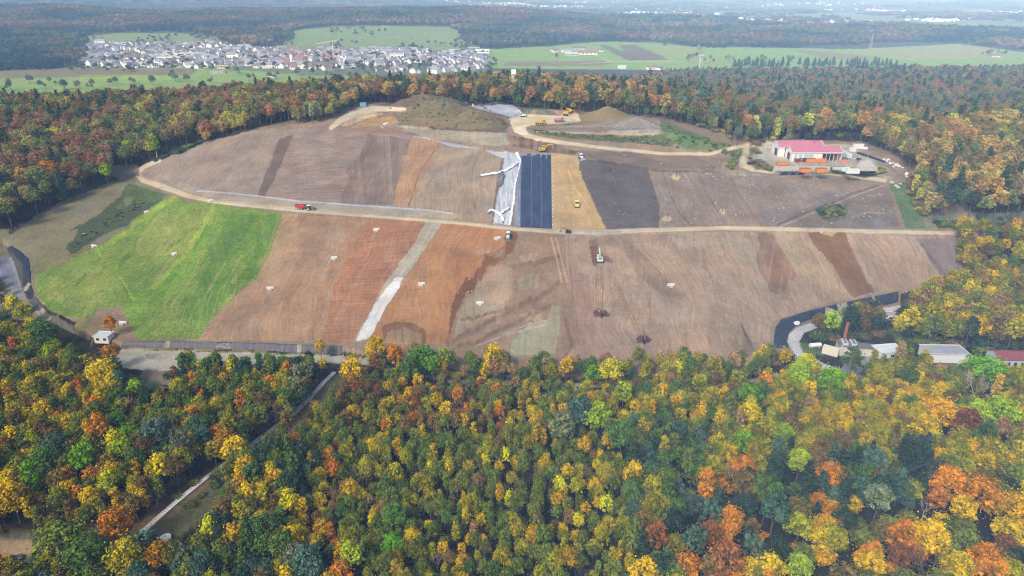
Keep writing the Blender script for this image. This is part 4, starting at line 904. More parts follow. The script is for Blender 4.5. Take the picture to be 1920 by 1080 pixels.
for x, y, a, b in zip(X[ok], Y[ok], px[ok], py[ok]):
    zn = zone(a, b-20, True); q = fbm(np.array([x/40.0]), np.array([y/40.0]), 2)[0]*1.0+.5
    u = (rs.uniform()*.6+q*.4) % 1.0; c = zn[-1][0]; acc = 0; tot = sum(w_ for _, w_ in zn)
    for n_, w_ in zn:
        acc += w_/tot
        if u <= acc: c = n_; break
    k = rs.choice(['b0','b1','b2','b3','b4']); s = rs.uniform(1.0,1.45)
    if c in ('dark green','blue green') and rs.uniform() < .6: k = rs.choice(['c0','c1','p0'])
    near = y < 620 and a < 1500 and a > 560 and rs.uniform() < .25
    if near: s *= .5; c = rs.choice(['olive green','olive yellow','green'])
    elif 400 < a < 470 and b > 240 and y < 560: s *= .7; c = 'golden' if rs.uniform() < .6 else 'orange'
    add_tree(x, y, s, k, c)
# young growth and hedges: px polyline, spacing px, size, colours
def hedge(pts, step, s, cols, keys=('s0','s1','t1'), spread=1.5, rep=1):
    for (x0, y0), (x1, y1) in zip(pts, pts[1:]):
        n = max(1, int(math.hypot(x1-x0, y1-y0)/step))
        for i in range(n*rep):
            f = R.random(); p = ground_hit(x0+(x1-x0)*f, y0+(y1-y0)*f+R.uniform(-spread, spread)*.6); add_tree(p.x+R.uniform(-1,1)*spread, p.y+R.uniform(-1,1)*spread, s*R.uniform(.7,1.25), R.choice(keys), R.choice(cols))
hedge([(560,232),(610,222),(650,205),(690,188)], 6, .9, ['lime green','olive yellow','olive yellow','pale green'], ('t0','t1','b3'), 5, 3)
hedge([(690,186),(730,178),(768,172)], 6, .55, ['green','olive green'], ('b3','s1'), 4, 2)
hedge([(290,302),(340,285),(378,268)], 6, .8, ['dark green','green'], ('s0','s1'), 2, 2)
hedge([(378,268),(420,252),(472,236)], 6, .75, ['golden','orange','golden','tan'], ('t0','t1','b3'), 4, 3)
hedge([(1060,205),(1140,196),(1200,200),(1260,220),(1330,245),(1380,255)], 7, .8, ['olive green','brown','green','olive yellow'], ('s1','b3','t1'), 5, 3)
hedge([(1385,262),(1440,262),(1500,258),(1600,256),(1640,262)], 7, .95, ['olive green','green','dark green','brown','blue green','golden'], ('s1','b3','t1','b1'), 5, 3)
hedge([(1800,452),(1806,480),(1802,512)], 7, .9, ['olive yellow','golden','olive green','brown'], ('b3','t1','b1'), 2.5, 3)
hedge([(1622,270),(1650,276),(1680,292),(1705,308)], 9, 1.05, ['olive green','dark green','golden','brown','orange'], ('b1','b3','b0','c1'), 3, 3)
hedge([(760,196),(800,186),(860,190),(930,215)], 9, .35, ['olive green','brown','green'], ('s0','s1'), 8, 2)
hedge([(760,222),(820,222),(880,225),(940,236)], 6, .32, ['olive green','brown','tan'], ('s0','s1'), 9, 2)
hedge([(1000,246),(1100,256),(1200,264),(1270,270)], 6, .32, ['olive green','brown','green'], ('s0','s1'), 3, 3)
hedge([(1250,240),(1310,262),(1370,280)], 6, .4, ['olive green','green'], ('s0','s1'), 5, 3)
hedge([(140,465),(180,430),(230,400),(280,370)], 7, .3, ['dark green','olive green'], ('s0','s1'), 5, 2)
hedge([(975,200),(1010,196),(1040,205)], 7, .7, ['green','olive green'], ('s0','s1'), 3, 2)
hedge([(1366,318),(1376,300),(1380,286)], 5, .9, ['olive green','olive yellow','green'], ('s1','s0'), 1.5, 2)
hedge([(1410,300),(1435,315),(1448,320)], 4, .6, ['brown','olive green'], ('s0',), 1.5, 2)
hedge([(1408,282),(1422,288)], 4, .6, ['brown','olive green'], ('s0',), 1, 2)
hedge([(1556,318),(1590,324),(1640,322),(1656,326)], 5, .65, ['olive green','green','olive yellow'], ('s0','s1'), 2.5, 3)
hedge([(1545,402),(1560,395),(1580,398)], 4, .75, ['dark green','olive green'], ('s0','s1'), 4, 4)
hedge([(1705,350),(1722,372),(1745,410)], 6, .9, ['olive yellow','green','tan','brown'], ('s1','b3','t1'), 4, 3)
hedge([(1740,420),(1800,424),(1900,424)], 9, .8, ['olive green','green','dark green'], ('s1','s0'), 2, 1)
hedge([(1530,632),(1560,618),(1610,612),(1660,606)], 6, .8, ['olive green','brown','olive green','dark green','olive yellow'], ('s1','s1','s0','b3'), 2, 3)
hedge([(1530,640),(1600,632),(1660,625),(1700,630)], 7, 1.0, ['olive green','dark green','brown'], ('s1','s1','b3'), 3, 4)
hedge([(1690,655),(1740,645),(1800,650),(1860,655),(1920,655)], 9, 1.0, ['dark green','olive green','dark green','brown'], ('s1','s1','b3'), 4, 2)
hedge([(1640,690),(1700,690),(1760,696)], 7, .8, ['olive green','olive yellow','tan','green'], ('s1','s0','t1'), 3, 3)
hedge([(700,690),(850,706),(1000,712),(1200,716),(1400,708),(1470,690)], 9, .7, ['golden','olive yellow','olive green','tan','green'], ('s1','b4','b3','b1'), 3, 2)
hedge([(345,700),(420,712),(560,708),(600,702)], 6, .85, ['green','dark green','olive green','green','golden'], ('b3','s1','t1','b1'), 5, 3)
hedge([(300,690),(330,715),(345,735)], 7, .7, ['reddish brown','brown','dark green'], ('s1','b3'), 2, 2)
hedge([(170,700),(230,730),(280,770)], 8, .8, ['blue green','dark green','olive green'], ('s1','b3'), 4, 3)
hedge([(430,930),(480,900),(520,880)], 9, .8, ['dark green','olive green','green'], ('s1','b3','p1'), 6, 4)
hedge([(330,945),(400,905),(450,895)], 16, .6, ['dark green','olive green'], ('s0','s1'), 4, 2)
hedge([(545,765),(570,735)], 7, .9, ['pale green','olive green'], ('s1','b3'), 4, 2)
hedge([(0,470),(-60,520),(-10,560),(0,600)], 14, .8, ['olive green','blue green','brown'], ('b3','s1'), 3, 3)
# trees and hedges of the valley: px,py of the foot, number
FIELD = [(120,168,5),(75,165,4),(20,170,3),(170,168,4),(215,160,3),(250,158,3),(285,160,4),(330,152,6),(350,155,4),(395,158,3),(445,140,5),(470,150,4),(510,150,6),(560,142,5),(590,140,3),(620,148,4),(660,150,5),(690,145,4),(730,135,6),(760,140,4),(800,130,5),(60,158,3),(100,160,2),(140,166,3),(1045,112,1),(1290,115,4),(1305,112,3),(1330,118,3),(1360,116,4),(1400,120,5),(1430,116,5),(1480,118,4),(1880,104,3),(1848,106,3),(1250,90,1),(1310,96,2),(880,88,3),(860,96,3)]
for px_, py_, n_ in FIELD:
    for _ in range((n_+1)//2+1):
        p = ground_hit(px_+R.gauss(0,5), py_+R.uniform(-2,2)); add_tree(p.x, p.y, R.uniform(.8,1.5), R.choice(['b0','b2','b4','b1']), R.choice(['green','olive green','dark green','olive green','brown','pale green']))
for px_ in np.arange(1375, 1680, 5.5):   # the row of dark firs behind the right wood
    if 1475 < px_ < 1500 or 1570 < px_ < 1578: continue
    p = ground_hit(px_+R.uniform(-4,4), 127+R.uniform(-2.5,2.5)-(px_-1375)*.01, hoff=2); add_tree(p.x, p.y, R.uniform(1.0,1.7), 'c1', 'dark green')
for px_ in (1590,1598,1606,1614,1622,1668,1676,1684,1692): p = ground_hit(px_, 140, hoff=6); add_tree(p.x, p.y, R.uniform(1.5,1.9), 'c1', 'dark green')
print('trees', len(TREES))
_X = np.array([t['x'] for t in TREES]); _Y = np.array([t['y'] for t in TREES]); _Z = height(_X, _Y, False)
for t, z in zip(TREES, _Z): t['z'] = float(z)
# ---------------------------------------------------------------- which trees are things of their own
CPX, CPY = proj(_X, _Y, _Z+np.array([PROTO[t['k']][2]*t['s']*t['sz']*.68 for t in TREES]))
_D = np.sqrt(_X**2+_Y**2+(CZ-_Z-10)**2)
for t, a, b, d in zip(TREES, CPX, CPY, _D): t['px'] = float(a); t['py'] = float(b); t['app'] = PROTO[t['k']][3]*t['s']*F/d; t['d'] = d
def seg(a, b, n): return [(a[0]+(b[0]-a[0])*i/n, a[1]+(b[1]-a[1])*i/n) for i in range(n+1)]
OPEN = seg((618,708),(555,775),10)+seg((386,900),(268,1000),16)+seg((5,1012),(75,1030),5)+seg((20,1040),(60,1048),3)+seg((380,875),(250,985),8)+seg((320,985),(400,945),5)+[(310,1012),(300,1020),(345,1000),(250,1025),(158,1022)]
OPEN += seg((235,660),(325,668),6)+seg((255,690),(320,690),5)+seg((330,660),(620,664),18)+seg((240,642),(630,650),24)+seg((186,628),(212,630),3)+seg((240,712),(290,718),4)
OPEN += seg((1462,610),(1462,648),5)+seg((1475,595),(1600,568),12)+seg((1600,568),(1672,556),6)+seg((1480,640),(1500,660),4)+seg((1490,620),(1520,605),3)+seg((1530,645),(1620,660),8)+seg((1600,640),(1545,640),4)+seg((1575,615),(1578,630),2)+seg((1638,650),(1678,660),5)+seg((1740,655),(1790,665),5)+seg((1804,676),(1830,678),3)+seg((1862,660),(1905,672),4)+seg((1662,588),(1682,592),3)+[(1610,690),(1600,680)]
OPEN += seg((25,475),(50,500),4)+seg((52,510),(60,560),5)+seg((30,500),(34,560),5)+seg((70,575),(100,600),3)
OPEN = np.array(OPEN)
_hw = np.array([PROTO[t['k']][3]*t['s'] for t in TREES])*F/_D*.9; _hh = np.array([PROTO[t['k']][2]*t['s']*t['sz'] for t in TREES])*F/_D*.36+_hw*.35
drop = np.zeros(len(TREES), bool)
for ox, oy in OPEN: kk = 1.3 if (ox < 640 and oy > 700) else 1.0; drop |= (((CPX-ox)/_hw)**2+((CPY+_hh*.2-oy)/_hh)**2 < kk)
drop &= np.array([t['lm'] is None for t in TREES]); drop |= np.array([t['x'] for t in TREES]) > 1e9
keep = ~drop; print('cleared', int(drop.sum())); TREES = [t for t, k_ in zip(TREES, keep) if k_]; CPX, CPY, _D, _X, _Y, _Z = (v[keep] for v in (CPX, CPY, _D, _X, _Y, _Z))
for t, a, b, d in zip(TREES, CPX, CPY, _D): t['px'] = float(a); t['py'] = float(b); t['app'] = PROTO[t['k']][3]*t['s']*F/d; t['d'] = d
KIND = {'b': 'broadleaf_tree', 't': 'broadleaf_tree', 'c': 'conifer_tree', 'p': 'pine_tree', 'n': 'bare_tree', 's': 'shrub'}
def inframe(t): return -12 < t['px'] < 1932 and -8 < t['py'] < 1092
pick = []
for kinds, lim in (('bt', 300), ('c', 130), ('p', 150), ('n', 60), ('s', 160)):
    c = [t for t in TREES if t['k'][0] in kinds and inframe(t)]; c.sort(key=lambda t: (t['lm'] is None, -t['app'])); pick += c[:lim]
    for t in c[:lim]: t['own'] = True
rest = [t for t in TREES if not t.get('own') and (-260 < t['px'] < 2180)]
def row_word(y): return 'at the lower edge' if y > 1000 else 'in the lower wood' if y > 880 else 'in mid wood' if y > 790 else 'at the near wood rim' if y > 640 else 'beside the haul slopes' if y > 330 else 'around the upper plateau' if y > 175 else 'out in the valley'
def col_word(x): return 'far left' if x < 240 else 'left' if x < 480 else 'left of centre' if x < 720 else 'just left of centre' if x < 960 else 'just right of centre' if x < 1200 else 'right of centre' if x < 1440 else 'right' if x < 1680 else 'far right'
ORD = ['first','second','third','fourth','fifth','sixth','seventh','eighth','ninth','tenth','eleventh','twelfth','thirteenth','fourteenth','fifteenth','sixteenth','seventeenth','eighteenth','nineteenth','twentieth']
NOUN = {'broadleaf_tree': 'tree', 'conifer_tree': 'fir', 'pine_tree': 'pine', 'bare_tree': 'bare tree', 'shrub': 'shrub'}
grp = {}
for t in pick:
    t['kind'] = KIND[t['k'][0]]
    if t['lm']: continue
    grp.setdefault((t['c'], NOUN[t['kind']], row_word(t['py']), col_word(t['px'])), []).append(t)
for (c, nn, rw, cw), ts in grp.items():
    ts.sort(key=lambda t: t['px']); g = '%s %ss %s, %s' % (c, nn, rw, cw)
    for i, t in enumerate(ts):
        cn = '' if c == 'grey' and nn == 'bare tree' else c+' '
        if len(ts) == 1: t['lab'] = '%s%s %s, %s' % (cn, nn, rw, cw)
        else: t['lab'] = '%s %s%s from the left %s, %s' % (ORD[i] if i < 20 else 'outermost', cn, nn, rw, cw)
        t['grp'] = g
for k in PROTO:
    mb = PROTO[k][1]; me = bpy.data.meshes.new('trunk_'+k); me.from_pydata(mb.v, [], mb.f); me.materials.append(PALEBARK if k in ('t0','n1') else PROTO[k][4]); me.update(); TRUNKMESH[k] = me
for t in pick:
    name = t['kind']; cm = PROTO[t['k']][0]
    if cm is None:
        o = bpy.data.objects.new(name, TRUNKMESH[t['k']]); COL.objects.link(o)
    else:
        o = bpy.data.objects.new(name, None); COL.objects.link(o)
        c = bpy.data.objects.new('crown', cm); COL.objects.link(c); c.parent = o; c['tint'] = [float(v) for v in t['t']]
        c2 = bpy.data.objects.new('trunk', TRUNKMESH[t['k']]); COL.objects.link(c2); c2.parent = o
    o.location = (t['x'], t['y'], t['z']-.1); o.rotation_euler = (0, 0, t['rot']); o.scale = (t['s'], t['s'], t['s']*t['sz'])
    if t['lm']: tag(o, t['lm'], 'tree', 'trees that stand out by their colour')
    else: tag(o, t['lab'], 'shrub' if name == 'shrub' else 'tree', t['grp'])
def scatter(name, label, srcs, pts, idx, scl, rot, tint):
    me = bpy.data.meshes.new(name); me.vertices.add(len(pts)); me.vertices.foreach_set('co', np.asarray(pts, np.float32).ravel())
    for an, ty, prop, arr in (('idx','INT','value',np.asarray(idx,np.int32)),('scl','FLOAT_VECTOR','vector',np.asarray(scl,np.float32)),('rot','FLOAT_VECTOR','vector',np.asarray(rot,np.float32)),('tint','FLOAT_COLOR','color',np.asarray(tint,np.float32))):
        a = me.attributes.new(an, ty, 'POINT'); a.data.foreach_set(prop, arr.ravel())
    me.update(); o = bpy.data.objects.new(name, me); COL.objects.link(o); tag(o, label, kind='stuff')
    cl = bpy.data.collections.new(name+'_kinds')
    for i, m in enumerate(srcs): s = bpy.data.objects.new('%s_source_%02d' % (name, i), m); cl.objects.link(s)
    ng = bpy.data.node_groups.new(name+'_scatter', 'GeometryNodeTree'); ng.interface.new_socket('Geometry', in_out='INPUT', socket_type='NodeSocketGeometry'); ng.interface.new_socket('Geometry', in_out='OUTPUT', socket_type='NodeSocketGeometry')
    n = ng.nodes; gi = n.new('NodeGroupInput'); go = n.new('NodeGroupOutput'); ip = n.new('GeometryNodeInstanceOnPoints'); ci = n.new('GeometryNodeCollectionInfo'); ci.inputs[0].default_value = cl; ci.inputs['Separate Children'].default_value = True; ci.inputs['Reset Children'].default_value = True
    mp = n.new('GeometryNodeMeshToPoints')
    def na(nm, ty): q = n.new('GeometryNodeInputNamedAttribute'); q.data_type = ty; q.inputs['Name'].default_value = nm; return q.outputs['Attribute']
    l = ng.links; l.new(gi.outputs[0], mp.inputs[0]); l.new(mp.outputs[0], ip.inputs['Points']); l.new(ci.outputs[0], ip.inputs['Instance']); ip.inputs['Pick Instance'].default_value = True
    l.new(na('idx','INT'), ip.inputs['Instance Index']); l.new(na('scl','FLOAT_VECTOR'), ip.inputs['Scale'])
    er = n.new('FunctionNodeEulerToRotation'); l.new(na('rot','FLOAT_VECTOR'), er.inputs[0]); l.new(er.outputs[0], ip.inputs['Rotation']); l.new(ip.outputs[0], go.inputs[0])
    md = o.modifiers.new('scatter', 'NODES'); md.node_group = ng; return o
keys = [k for k in PROTO]; srcs = [tree_src(k) for k in keys]; ki = {k: i for i, k in enumerate(keys)}
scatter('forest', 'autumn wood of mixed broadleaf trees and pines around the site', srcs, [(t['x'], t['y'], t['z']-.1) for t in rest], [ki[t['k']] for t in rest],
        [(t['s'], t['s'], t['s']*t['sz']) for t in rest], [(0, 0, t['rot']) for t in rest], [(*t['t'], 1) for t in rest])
# far woods on the hills and strips on the plain beyond
FARW = [[(-300,138),(0,131),(130,128),(150,95),(135,80),(130,76),(-300,76)],
        [(-300,80),(130,76),(170,64),(240,60),(340,60),(410,66),(450,84),(480,90),(530,76),(548,56),(620,47),(700,46),(850,48),(880,62),(880,70),(905,92),(1000,86),(1130,76),(1230,78),(1300,87),(1480,90),(1500,86),(1600,84),(1700,78),(1800,80),(1920,95),(2400,106),(2400,-20),(-300,-20)]]
X, Y, rs = sample(-4200, 4200, 1350, 4300, 40, 21)
a_ = X/Y; t12 = np.interp(a_, T12[:,0], T12[:,1]); t13 = np.interp(a_, T13[:,0], T13[:,1]); Z = height(X, Y, False); px, py = proj(X, Y, Z); ok = np.zeros(len(X), bool); w = fbm(X/150, Y/150, 2)*6
for pl in FARW: ok |= inpoly(px+w*3, py+w*.5, pl)
ok &= (Y < t13+200) & (np.abs(a_) < .9)
fx, fy = [X[ok]], [Y[ok]]
X2, Y2, rs = sample(-9000, 9000, 3400, 12000, 150, 22); a2 = X2/Y2; t13b = np.interp(a2, T13[:,0], T13[:,1])
ok2 = (Y2 > t13b+250) & (np.abs(a2) < .85) & ((fbm(X2/700+3, Y2/500, 3) > .03) | (a2 < -.1) & (Y2 > 4800)); fx.append(X2[ok2]); fy.append(Y2[ok2]); nfar = int(ok.sum())
fx = np.concatenate(fx); fy = np.concatenate(fy); fz = height(fx, fy, False); cl3 = [clump_src(i) for i in range(5)]
hp, hy = proj(fx, fy, fz); tn = []; sc = []
for i in range(len(fx)):
    q = fbm(np.array([fx[i]/260]), np.array([fy[i]/200]), 3)[0]*1.7+.5+rs.normal()*.12
    c = 'dark green' if q < .3 else 'blue green' if q < .42 else 'olive green' if q < .52 else 'brown' if q < .7 else 'reddish brown' if q < .78 else 'grey' if q < .9 else 'tan'
    tn.append((*tint_of(c, rs, .12, 1.05), 1)); s = rs.uniform(.95,1.25); sc.append((s, s, s*rs.uniform(.9,1.2)) if i < nfar else (2.6*s, 1.6*s, 1.1*s))
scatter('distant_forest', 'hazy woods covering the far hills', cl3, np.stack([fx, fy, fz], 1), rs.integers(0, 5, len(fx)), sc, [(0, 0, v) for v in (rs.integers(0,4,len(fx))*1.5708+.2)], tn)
# shrubs of the hillside meadows and trees between the houses
vt = []; 
for _ in range(900):
    a, b = R.uniform(100, 930), R.uniform(78, 142); vt.append((a, b))
for _ in range(500):
    a, b = R.uniform(480, 900), R.uniform(50, 96); vt.append((a, b))
for _ in range(160): vt.append((R.uniform(150, 450), R.uniform(64, 82)))
pts = []; tn = []; sc = []; ix = []
for a, b in vt:
    dens = vn(a/30.0, b/7.0)
    if b > 129 or b > 96 and dens < .34 or b <= 96 and dens < .5: continue
    z0 = -22; p = unp(a, b, z0); pts.append((p[0], p[1], 0)); s = R.uniform(.7,1.3); sc.append((s*1.25, s*1.25, s*.8)); tn.append((*tint_of(R.choice(['dark green','green','olive green','brown','tan','blue green']), rs, .1), 1)); ix.append(R.choice([0,1,2,3,4]))
pts = np.array(pts); pts[:,2] = height(pts[:,0], pts[:,1], False)
scatter('garden_trees', 'small trees and hedges between the houses and on the hillside meadows', [srcs[ki[k]] for k in ('b0','b1','b2','b3','b4')], pts, ix, sc, [(0,0,R.uniform(0,6.28)) for _ in pts], tn)
# ---------------------------------------------------------------- paints
M_WHITE = mat('white_paint', (236,236,232), .5, var=.06, scale=.6); M_LGREY = mat('light_grey_sheet', (205,210,212), .5, var=.08, scale=.5)
M_YEL = mat('machine_yellow', (226,190,60), .45, var=.1, scale=1.2); M_PALEY = mat('pale_yellow_paint', (228,222,120), .45, var=.1, scale=1.2); M_ORG = mat('orange_paint', (240,140,60), .5, var=.12, scale=.8)
M_RED = mat('red_paint', (196,60,52), .45, var=.1, scale=1); M_DRED = mat('dark_red_paint', (150,52,62), .5, var=.15, scale=1); M_GRN = mat('tractor_green', (70,110,84), .45, var=.1, scale=1); M_PGRN = mat('pale_green_paint', (206,222,206), .45, var=.08, scale=1)
M_BLK = mat('rubber_black', (44,42,42), .8, var=.2, scale=3); M_DK = mat('dark_glass', (52,60,70), .15, var=.05, scale=1); M_STEEL = mat('steel_grey', (130,130,130), .45, .4, var=.15, scale=2)
M_CONC = mat('concrete', (196,190,178), .85, var=.16, scale=.8, bump=.2); M_DCONC = mat('weathered_concrete', (160,154,142), .9, var=.25, scale=.6, bump=.3)
M_PINK = mat('faded_red_roof', (204,126,144), .5, var=.1, scale=.25); M_BLUE = mat('sky_blue_paint', (120,176,214), .5, var=.08); M_RUST = mat('rusty_red', (168,88,70), .7, var=.2, scale=1.5)
M_HALLSHADE = mat('painted_hall_shade', (70,70,76), .9, var=.2); M_TEAL = mat('teal_paint', (110,170,150), .5); M_ROOFR = mat('red_brown_sheet', (140,74,74), .5, var=.08, scale=.4)  # the dark hall tone is shade of the interior put into the colour
def foil(name, col, rough, pleat):
    m, t, o = nt(name); l = t.links; b = N(t, 'ShaderNodeBsdfPrincipled'); b.inputs['Roughness'].default_value = rough; g = N(t, 'ShaderNodeNewGeometry')
    mp = N(t, 'ShaderNodeMapping'); mp.inputs['Scale'].default_value = pleat; l.new(g.outputs['Position'], mp.inputs[0]); n = N(t, 'ShaderNodeTexNoise', inp={'Scale': 1.0, 'Detail': 5.0, 'Roughness': .65}); l.new(mp.outputs[0], n.inputs[0])
    r = N(t, 'ShaderNodeMapRange', inp={'From Min': .3, 'From Max': .7, 'To Min': .55, 'To Max': 1.45}); l.new(n.outputs[0], r.inputs[0]); mx = N(t, 'ShaderNodeMix', data_type='RGBA', blend_type='MULTIPLY'); mx.inputs[0].default_value = 1; mx.inputs[6].default_value = (*alb(col), 1); l.new(r.outputs[0], mx.inputs[7]); l.new(mx.outputs[2], b.inputs['Base Color'])
    bp = N(t, 'ShaderNodeBump', inp={'Strength': .6, 'Distance': .5}); l.new(n.outputs[0], bp.inputs['Height']); l.new(bp.outputs[0], b.inputs['Normal']); l.new(b.outputs[0], o.inputs[0]); return m
F_LINER = foil('liner_blue_black', (46,60,86), .6, (.25,.1,.2)); F_LINER2 = foil('liner_edge_grey', (124,132,148), .5, (.4,.1,.2)); F_GEO = foil('geotextile_grey', (176,182,188), .9, (.8,.06,.2)); F_WHITE = foil('white_fleece', (240,240,238), .9, (.5,.3,.5))
F_BLACK = foil('black_foil', (44,46,58), .35, (.7,.7,.1)); F_DUSTY = foil('dusty_black_foil', (84,82,86), .6, (1.2,.15,.1)); F_DIRTY = foil('dirty_grey_foil', (150,142,122), .8, (.8,.8,.1)); F_CRUMP = foil('crumpled_dark_fleece', (96,104,124), .8, (1.2,1.2,1))

def gxy(pts): return np.array([tuple(ground_hit(a, b))[:2] for a, b in pts])
def resample(P_, n):
    P_ = np.asarray(P_, float); d = np.r_[0, np.cumsum(np.hypot(*np.diff(P_, axis=0).T))]; t = np.linspace(0, d[-1], n); return np.stack([np.interp(t, d, P_[:,0]), np.interp(t, d, P_[:,1])], 1)
def drape(name, la, lb, nu, nv, mt, lift=.12, parent=None, wrinkle=.0, u0=0.0, u1=1.0, world=False, cren=0.0):
    "cloth between two edges laid over the ground; nu across, nv along"
    A = resample(la if world else gxy(la), nv+1); B = resample(lb if world else gxy(lb), nv+1); us = np.linspace(u0, u1, nu+1)
    X = A[:,None,0]*(1-us)+B[:,None,0]*us; Y = A[:,None,1]*(1-us)+B[:,None,1]*us
    if cren: X[:,0] += fbm(Y[:,0]/3, Y[:,0]*0+1, 3)*cren; X[:,-1] += fbm(Y[:,-1]/3, Y[:,-1]*0+9, 3)*cren
    Z = height(X.ravel(), Y.ravel()).reshape(X.shape)+lift+wrinkle*(fbm(X/1.5, Y/1.5, 3)+.4); Z[:, [0,-1]] -= lift*.9
    v = np.stack([X,Y,Z], -1).reshape(-1,3); n = nu+1; f = [(i*n+j, i*n+j+1, (i+1)*n+j+1, (i+1)*n+j) for i in range(nv) for j in range(nu)]
    me = bpy.data.meshes.new(name); me.from_pydata(v.tolist(), [], f); me.materials.append(mt); me.polygons.foreach_set('use_smooth', [True]*len(f)); me.update()
    o = bpy.data.objects.new(name, me); COL.objects.link(o)
    if parent: o.parent = parent
    return o
def at(px, py, off=0): return ground_hit(px, py, off)

# ---------------------------------------------------------------- sheets on the slope
LE, RE = [(972,293),(970,360),(969,426)], [(1033,291),(1034,360),(1035,429)]
o = empty('liner_sheet'); tag(o, 'smooth blue black sealing liner laid down the middle of the upper slope', 'liner')
for k, (u0, u1, mt) in enumerate(((0,.1,F_LINER2),(.104,.40,F_LINER),(.412,.69,F_LINER),(.702,1,F_LINER))): drape('panel', LE, RE, 10, 80, mt, .25, o, 0, u0, u1)
for u in (.102,.406,.696): drape('seam', LE, RE, 1, 80, F_LINER2, .30, o, 0, u-.004, u+.004)
o = drape('geotextile_mat', [(946,283),(946,310),(940,345),(932,385),(927,418)], [(973,290),(968,350),(957,424)], 16, 80, F_GEO, .18, wrinkle=.15, cren=1.6); tag(o, 'pale grey geotextile mat left of the blue black liner', 'textile mat')
o = drape('white_fleece', [(966,288),(975,303),(971,320),(965,345),(961,380),(953,424)], [(971,286),(978,303),(973.5,320),(968,345),(965,380),(957,426)], 5, 90, F_WHITE, .45, wrinkle=.5, cren=.8); tag(o, 'long white fleece strip between grey mat and dark liner', 'fleece')
def crumple(pts, w, mt, lab, mt2=None, name='crumpled_fleece'):
    C = gxy(pts); C = resample(C, 40); d = np.gradient(C, axis=0); n = np.stack([-d[:,1], d[:,0]], 1); n /= np.linalg.norm(n, axis=1)[:,None]; k = (w*(.6+.9*vn(np.arange(40)/3.0, np.full(40, pts[0][0]))))[:,None]
    o = empty(name); tag(o, lab, 'fleece'); drape('fold', C-n*k, C+n*k, 8, 60, mt, .6, o, 1.0, world=True, cren=.8)
    if mt2: drape('underside', C-n*k*1.0+np.array([.4,-1.0]), C+n*k*.3+np.array([.3,-1.1]), 6, 60, mt2, .35, o, .5, world=True, cren=.6)
crumple([(901,330),(915,328),(930,326),(942,323),(955,317),(968,308),(974,304)], .65, F_WHITE, 'white fleece heap pulled across the grey mat, upper one', F_CRUMP)
crumple([(941,324),(944,332),(940,345),(936,352)], 1.1, F_CRUMP, 'dark crumpled fleece tail hanging below the upper white heap')
crumple([(914,401),(920,396),(928,396),(936,402),(942,410),(944,417)], .8, F_WHITE, 'white fleece heap by the haul road, lower one', F_CRUMP)
crumple([(936,402),(944,398),(955,391)], .6, F_WHITE, 'white fleece arm reaching over the grey mat at the lower heap', F_CRUMP)
for i, (a, b, dx, dy) in enumerate(((988,291,10,-1),(998,291,4,4),(1006,291,9,1),(1013,292,3,5),(1019,292,-2,5),(1024,293,3,5),(1029,292,2,5))):
    p, q = at(a, b), at(a+dx*.7, b+dy); mb = MB(); mb.cyl(p+Vector((0,0,.5)), q+Vector((0,0,.5)), .42, 10); r = mb.build('liner_roll', F_LINER2 if i % 2 else F_LINER); tag(r, '%s rolled liner from the left at the top edge of the dark liner' % ORD[i], 'roll', 'rolled liners on the slope crest')
for i in range(18):
    p = at(1036, 296+i*7.4); mb = MB(); mb.box((0,0,.2), (.55,.4,.28)); s = mb.build('sandbag', M_WHITE, loc=p); tag(s, 'small white sandbag along the right edge of the dark liner', 'sandbag', 'sandbags along the liner edge')
# black foils round the foot
def strips(lab, top, bot, mats, cuts, name, lift=.3):
    o = empty(name); tag(o, lab, 'foil cover'); A = resample(gxy(top), 200); B = resample(gxy(bot), 200)
    for (c0, c1), mt in zip(zip(cuts, cuts[1:]), mats):
        i0, i1 = int(c0*199), int(c1*199); drape('foil', A[i0:i1+1], B[i0:i1+1], 8, max(6, (i1-i0)*2), mt, lift, o, .55, world=True, cren=.4)
    return o
bt = strips('long dusty black foil over the berm at the foot of the brown slope', [(232,641),(300,640),(400,642),(520,645),(640,649)], [(228,652),(300,653),(400,655),(520,660),(640,665)], [F_DUSTY, F_DIRTY, F_DUSTY, F_BLACK, F_DUSTY, F_DIRTY, F_DUSTY], [0,.2,.22,.43,.5,.8,.82,1], 'berm_cover')
bt = strips('glossy black foil band curving round the right foot of the slope', [(1452,652),(1451,632),(1455,612),(1466,599),(1500,588),(1545,576),(1610,562),(1684,547)], [(1482,660),(1475,640),(1480,622),(1494,609),(1528,597),(1560,591),(1620,581),(1684,567)], [F_BLACK]*4+[F_DIRTY, F_BLACK, F_BLACK], [0,.12,.3,.5,.62,.66,.84,1], 'gully_liner')
mb = MB(); 
for pp in ([(1546,600),(1547,578),(1560,581),(1580,596)], [(1568,573),(1573,571),(1586,590),(1576,592)], [(1634,557),(1637,556),(1646,575),(1640,577)]):
    P3 = [at(a, b)+Vector((0,0,.75)) for a, b in pp]; Q3 = [p-Vector((0,0,.3)) for p in P3]; mb.add(P3+Q3, [(0,1,2,3),(7,6,5,4),(0,4,5,1),(1,5,6,2),(2,6,7,3),(3,7,4,0)])
mb.build('flap', F_DIRTY, bt)
strips('dark blue black foil down the channel at the left end of the green meadow', [(24,463),(36,470),(54,486),(57,510),(58,535),(64,555)], [(14,470),(30,483),(42,496),(43,520),(44,543),(52,562)], [F_BLACK, F_BLACK, F_DIRTY, F_BLACK], [0,.35,.8,.86,1], 'channel_liner')
strips('grey foil below the dark channel liner beside the green meadow', [(64,556),(80,578),(98,598)], [(54,564),(68,588),(86,604)], [F_DUSTY, F_DIRTY], [0,.5,1], 'channel_cover')

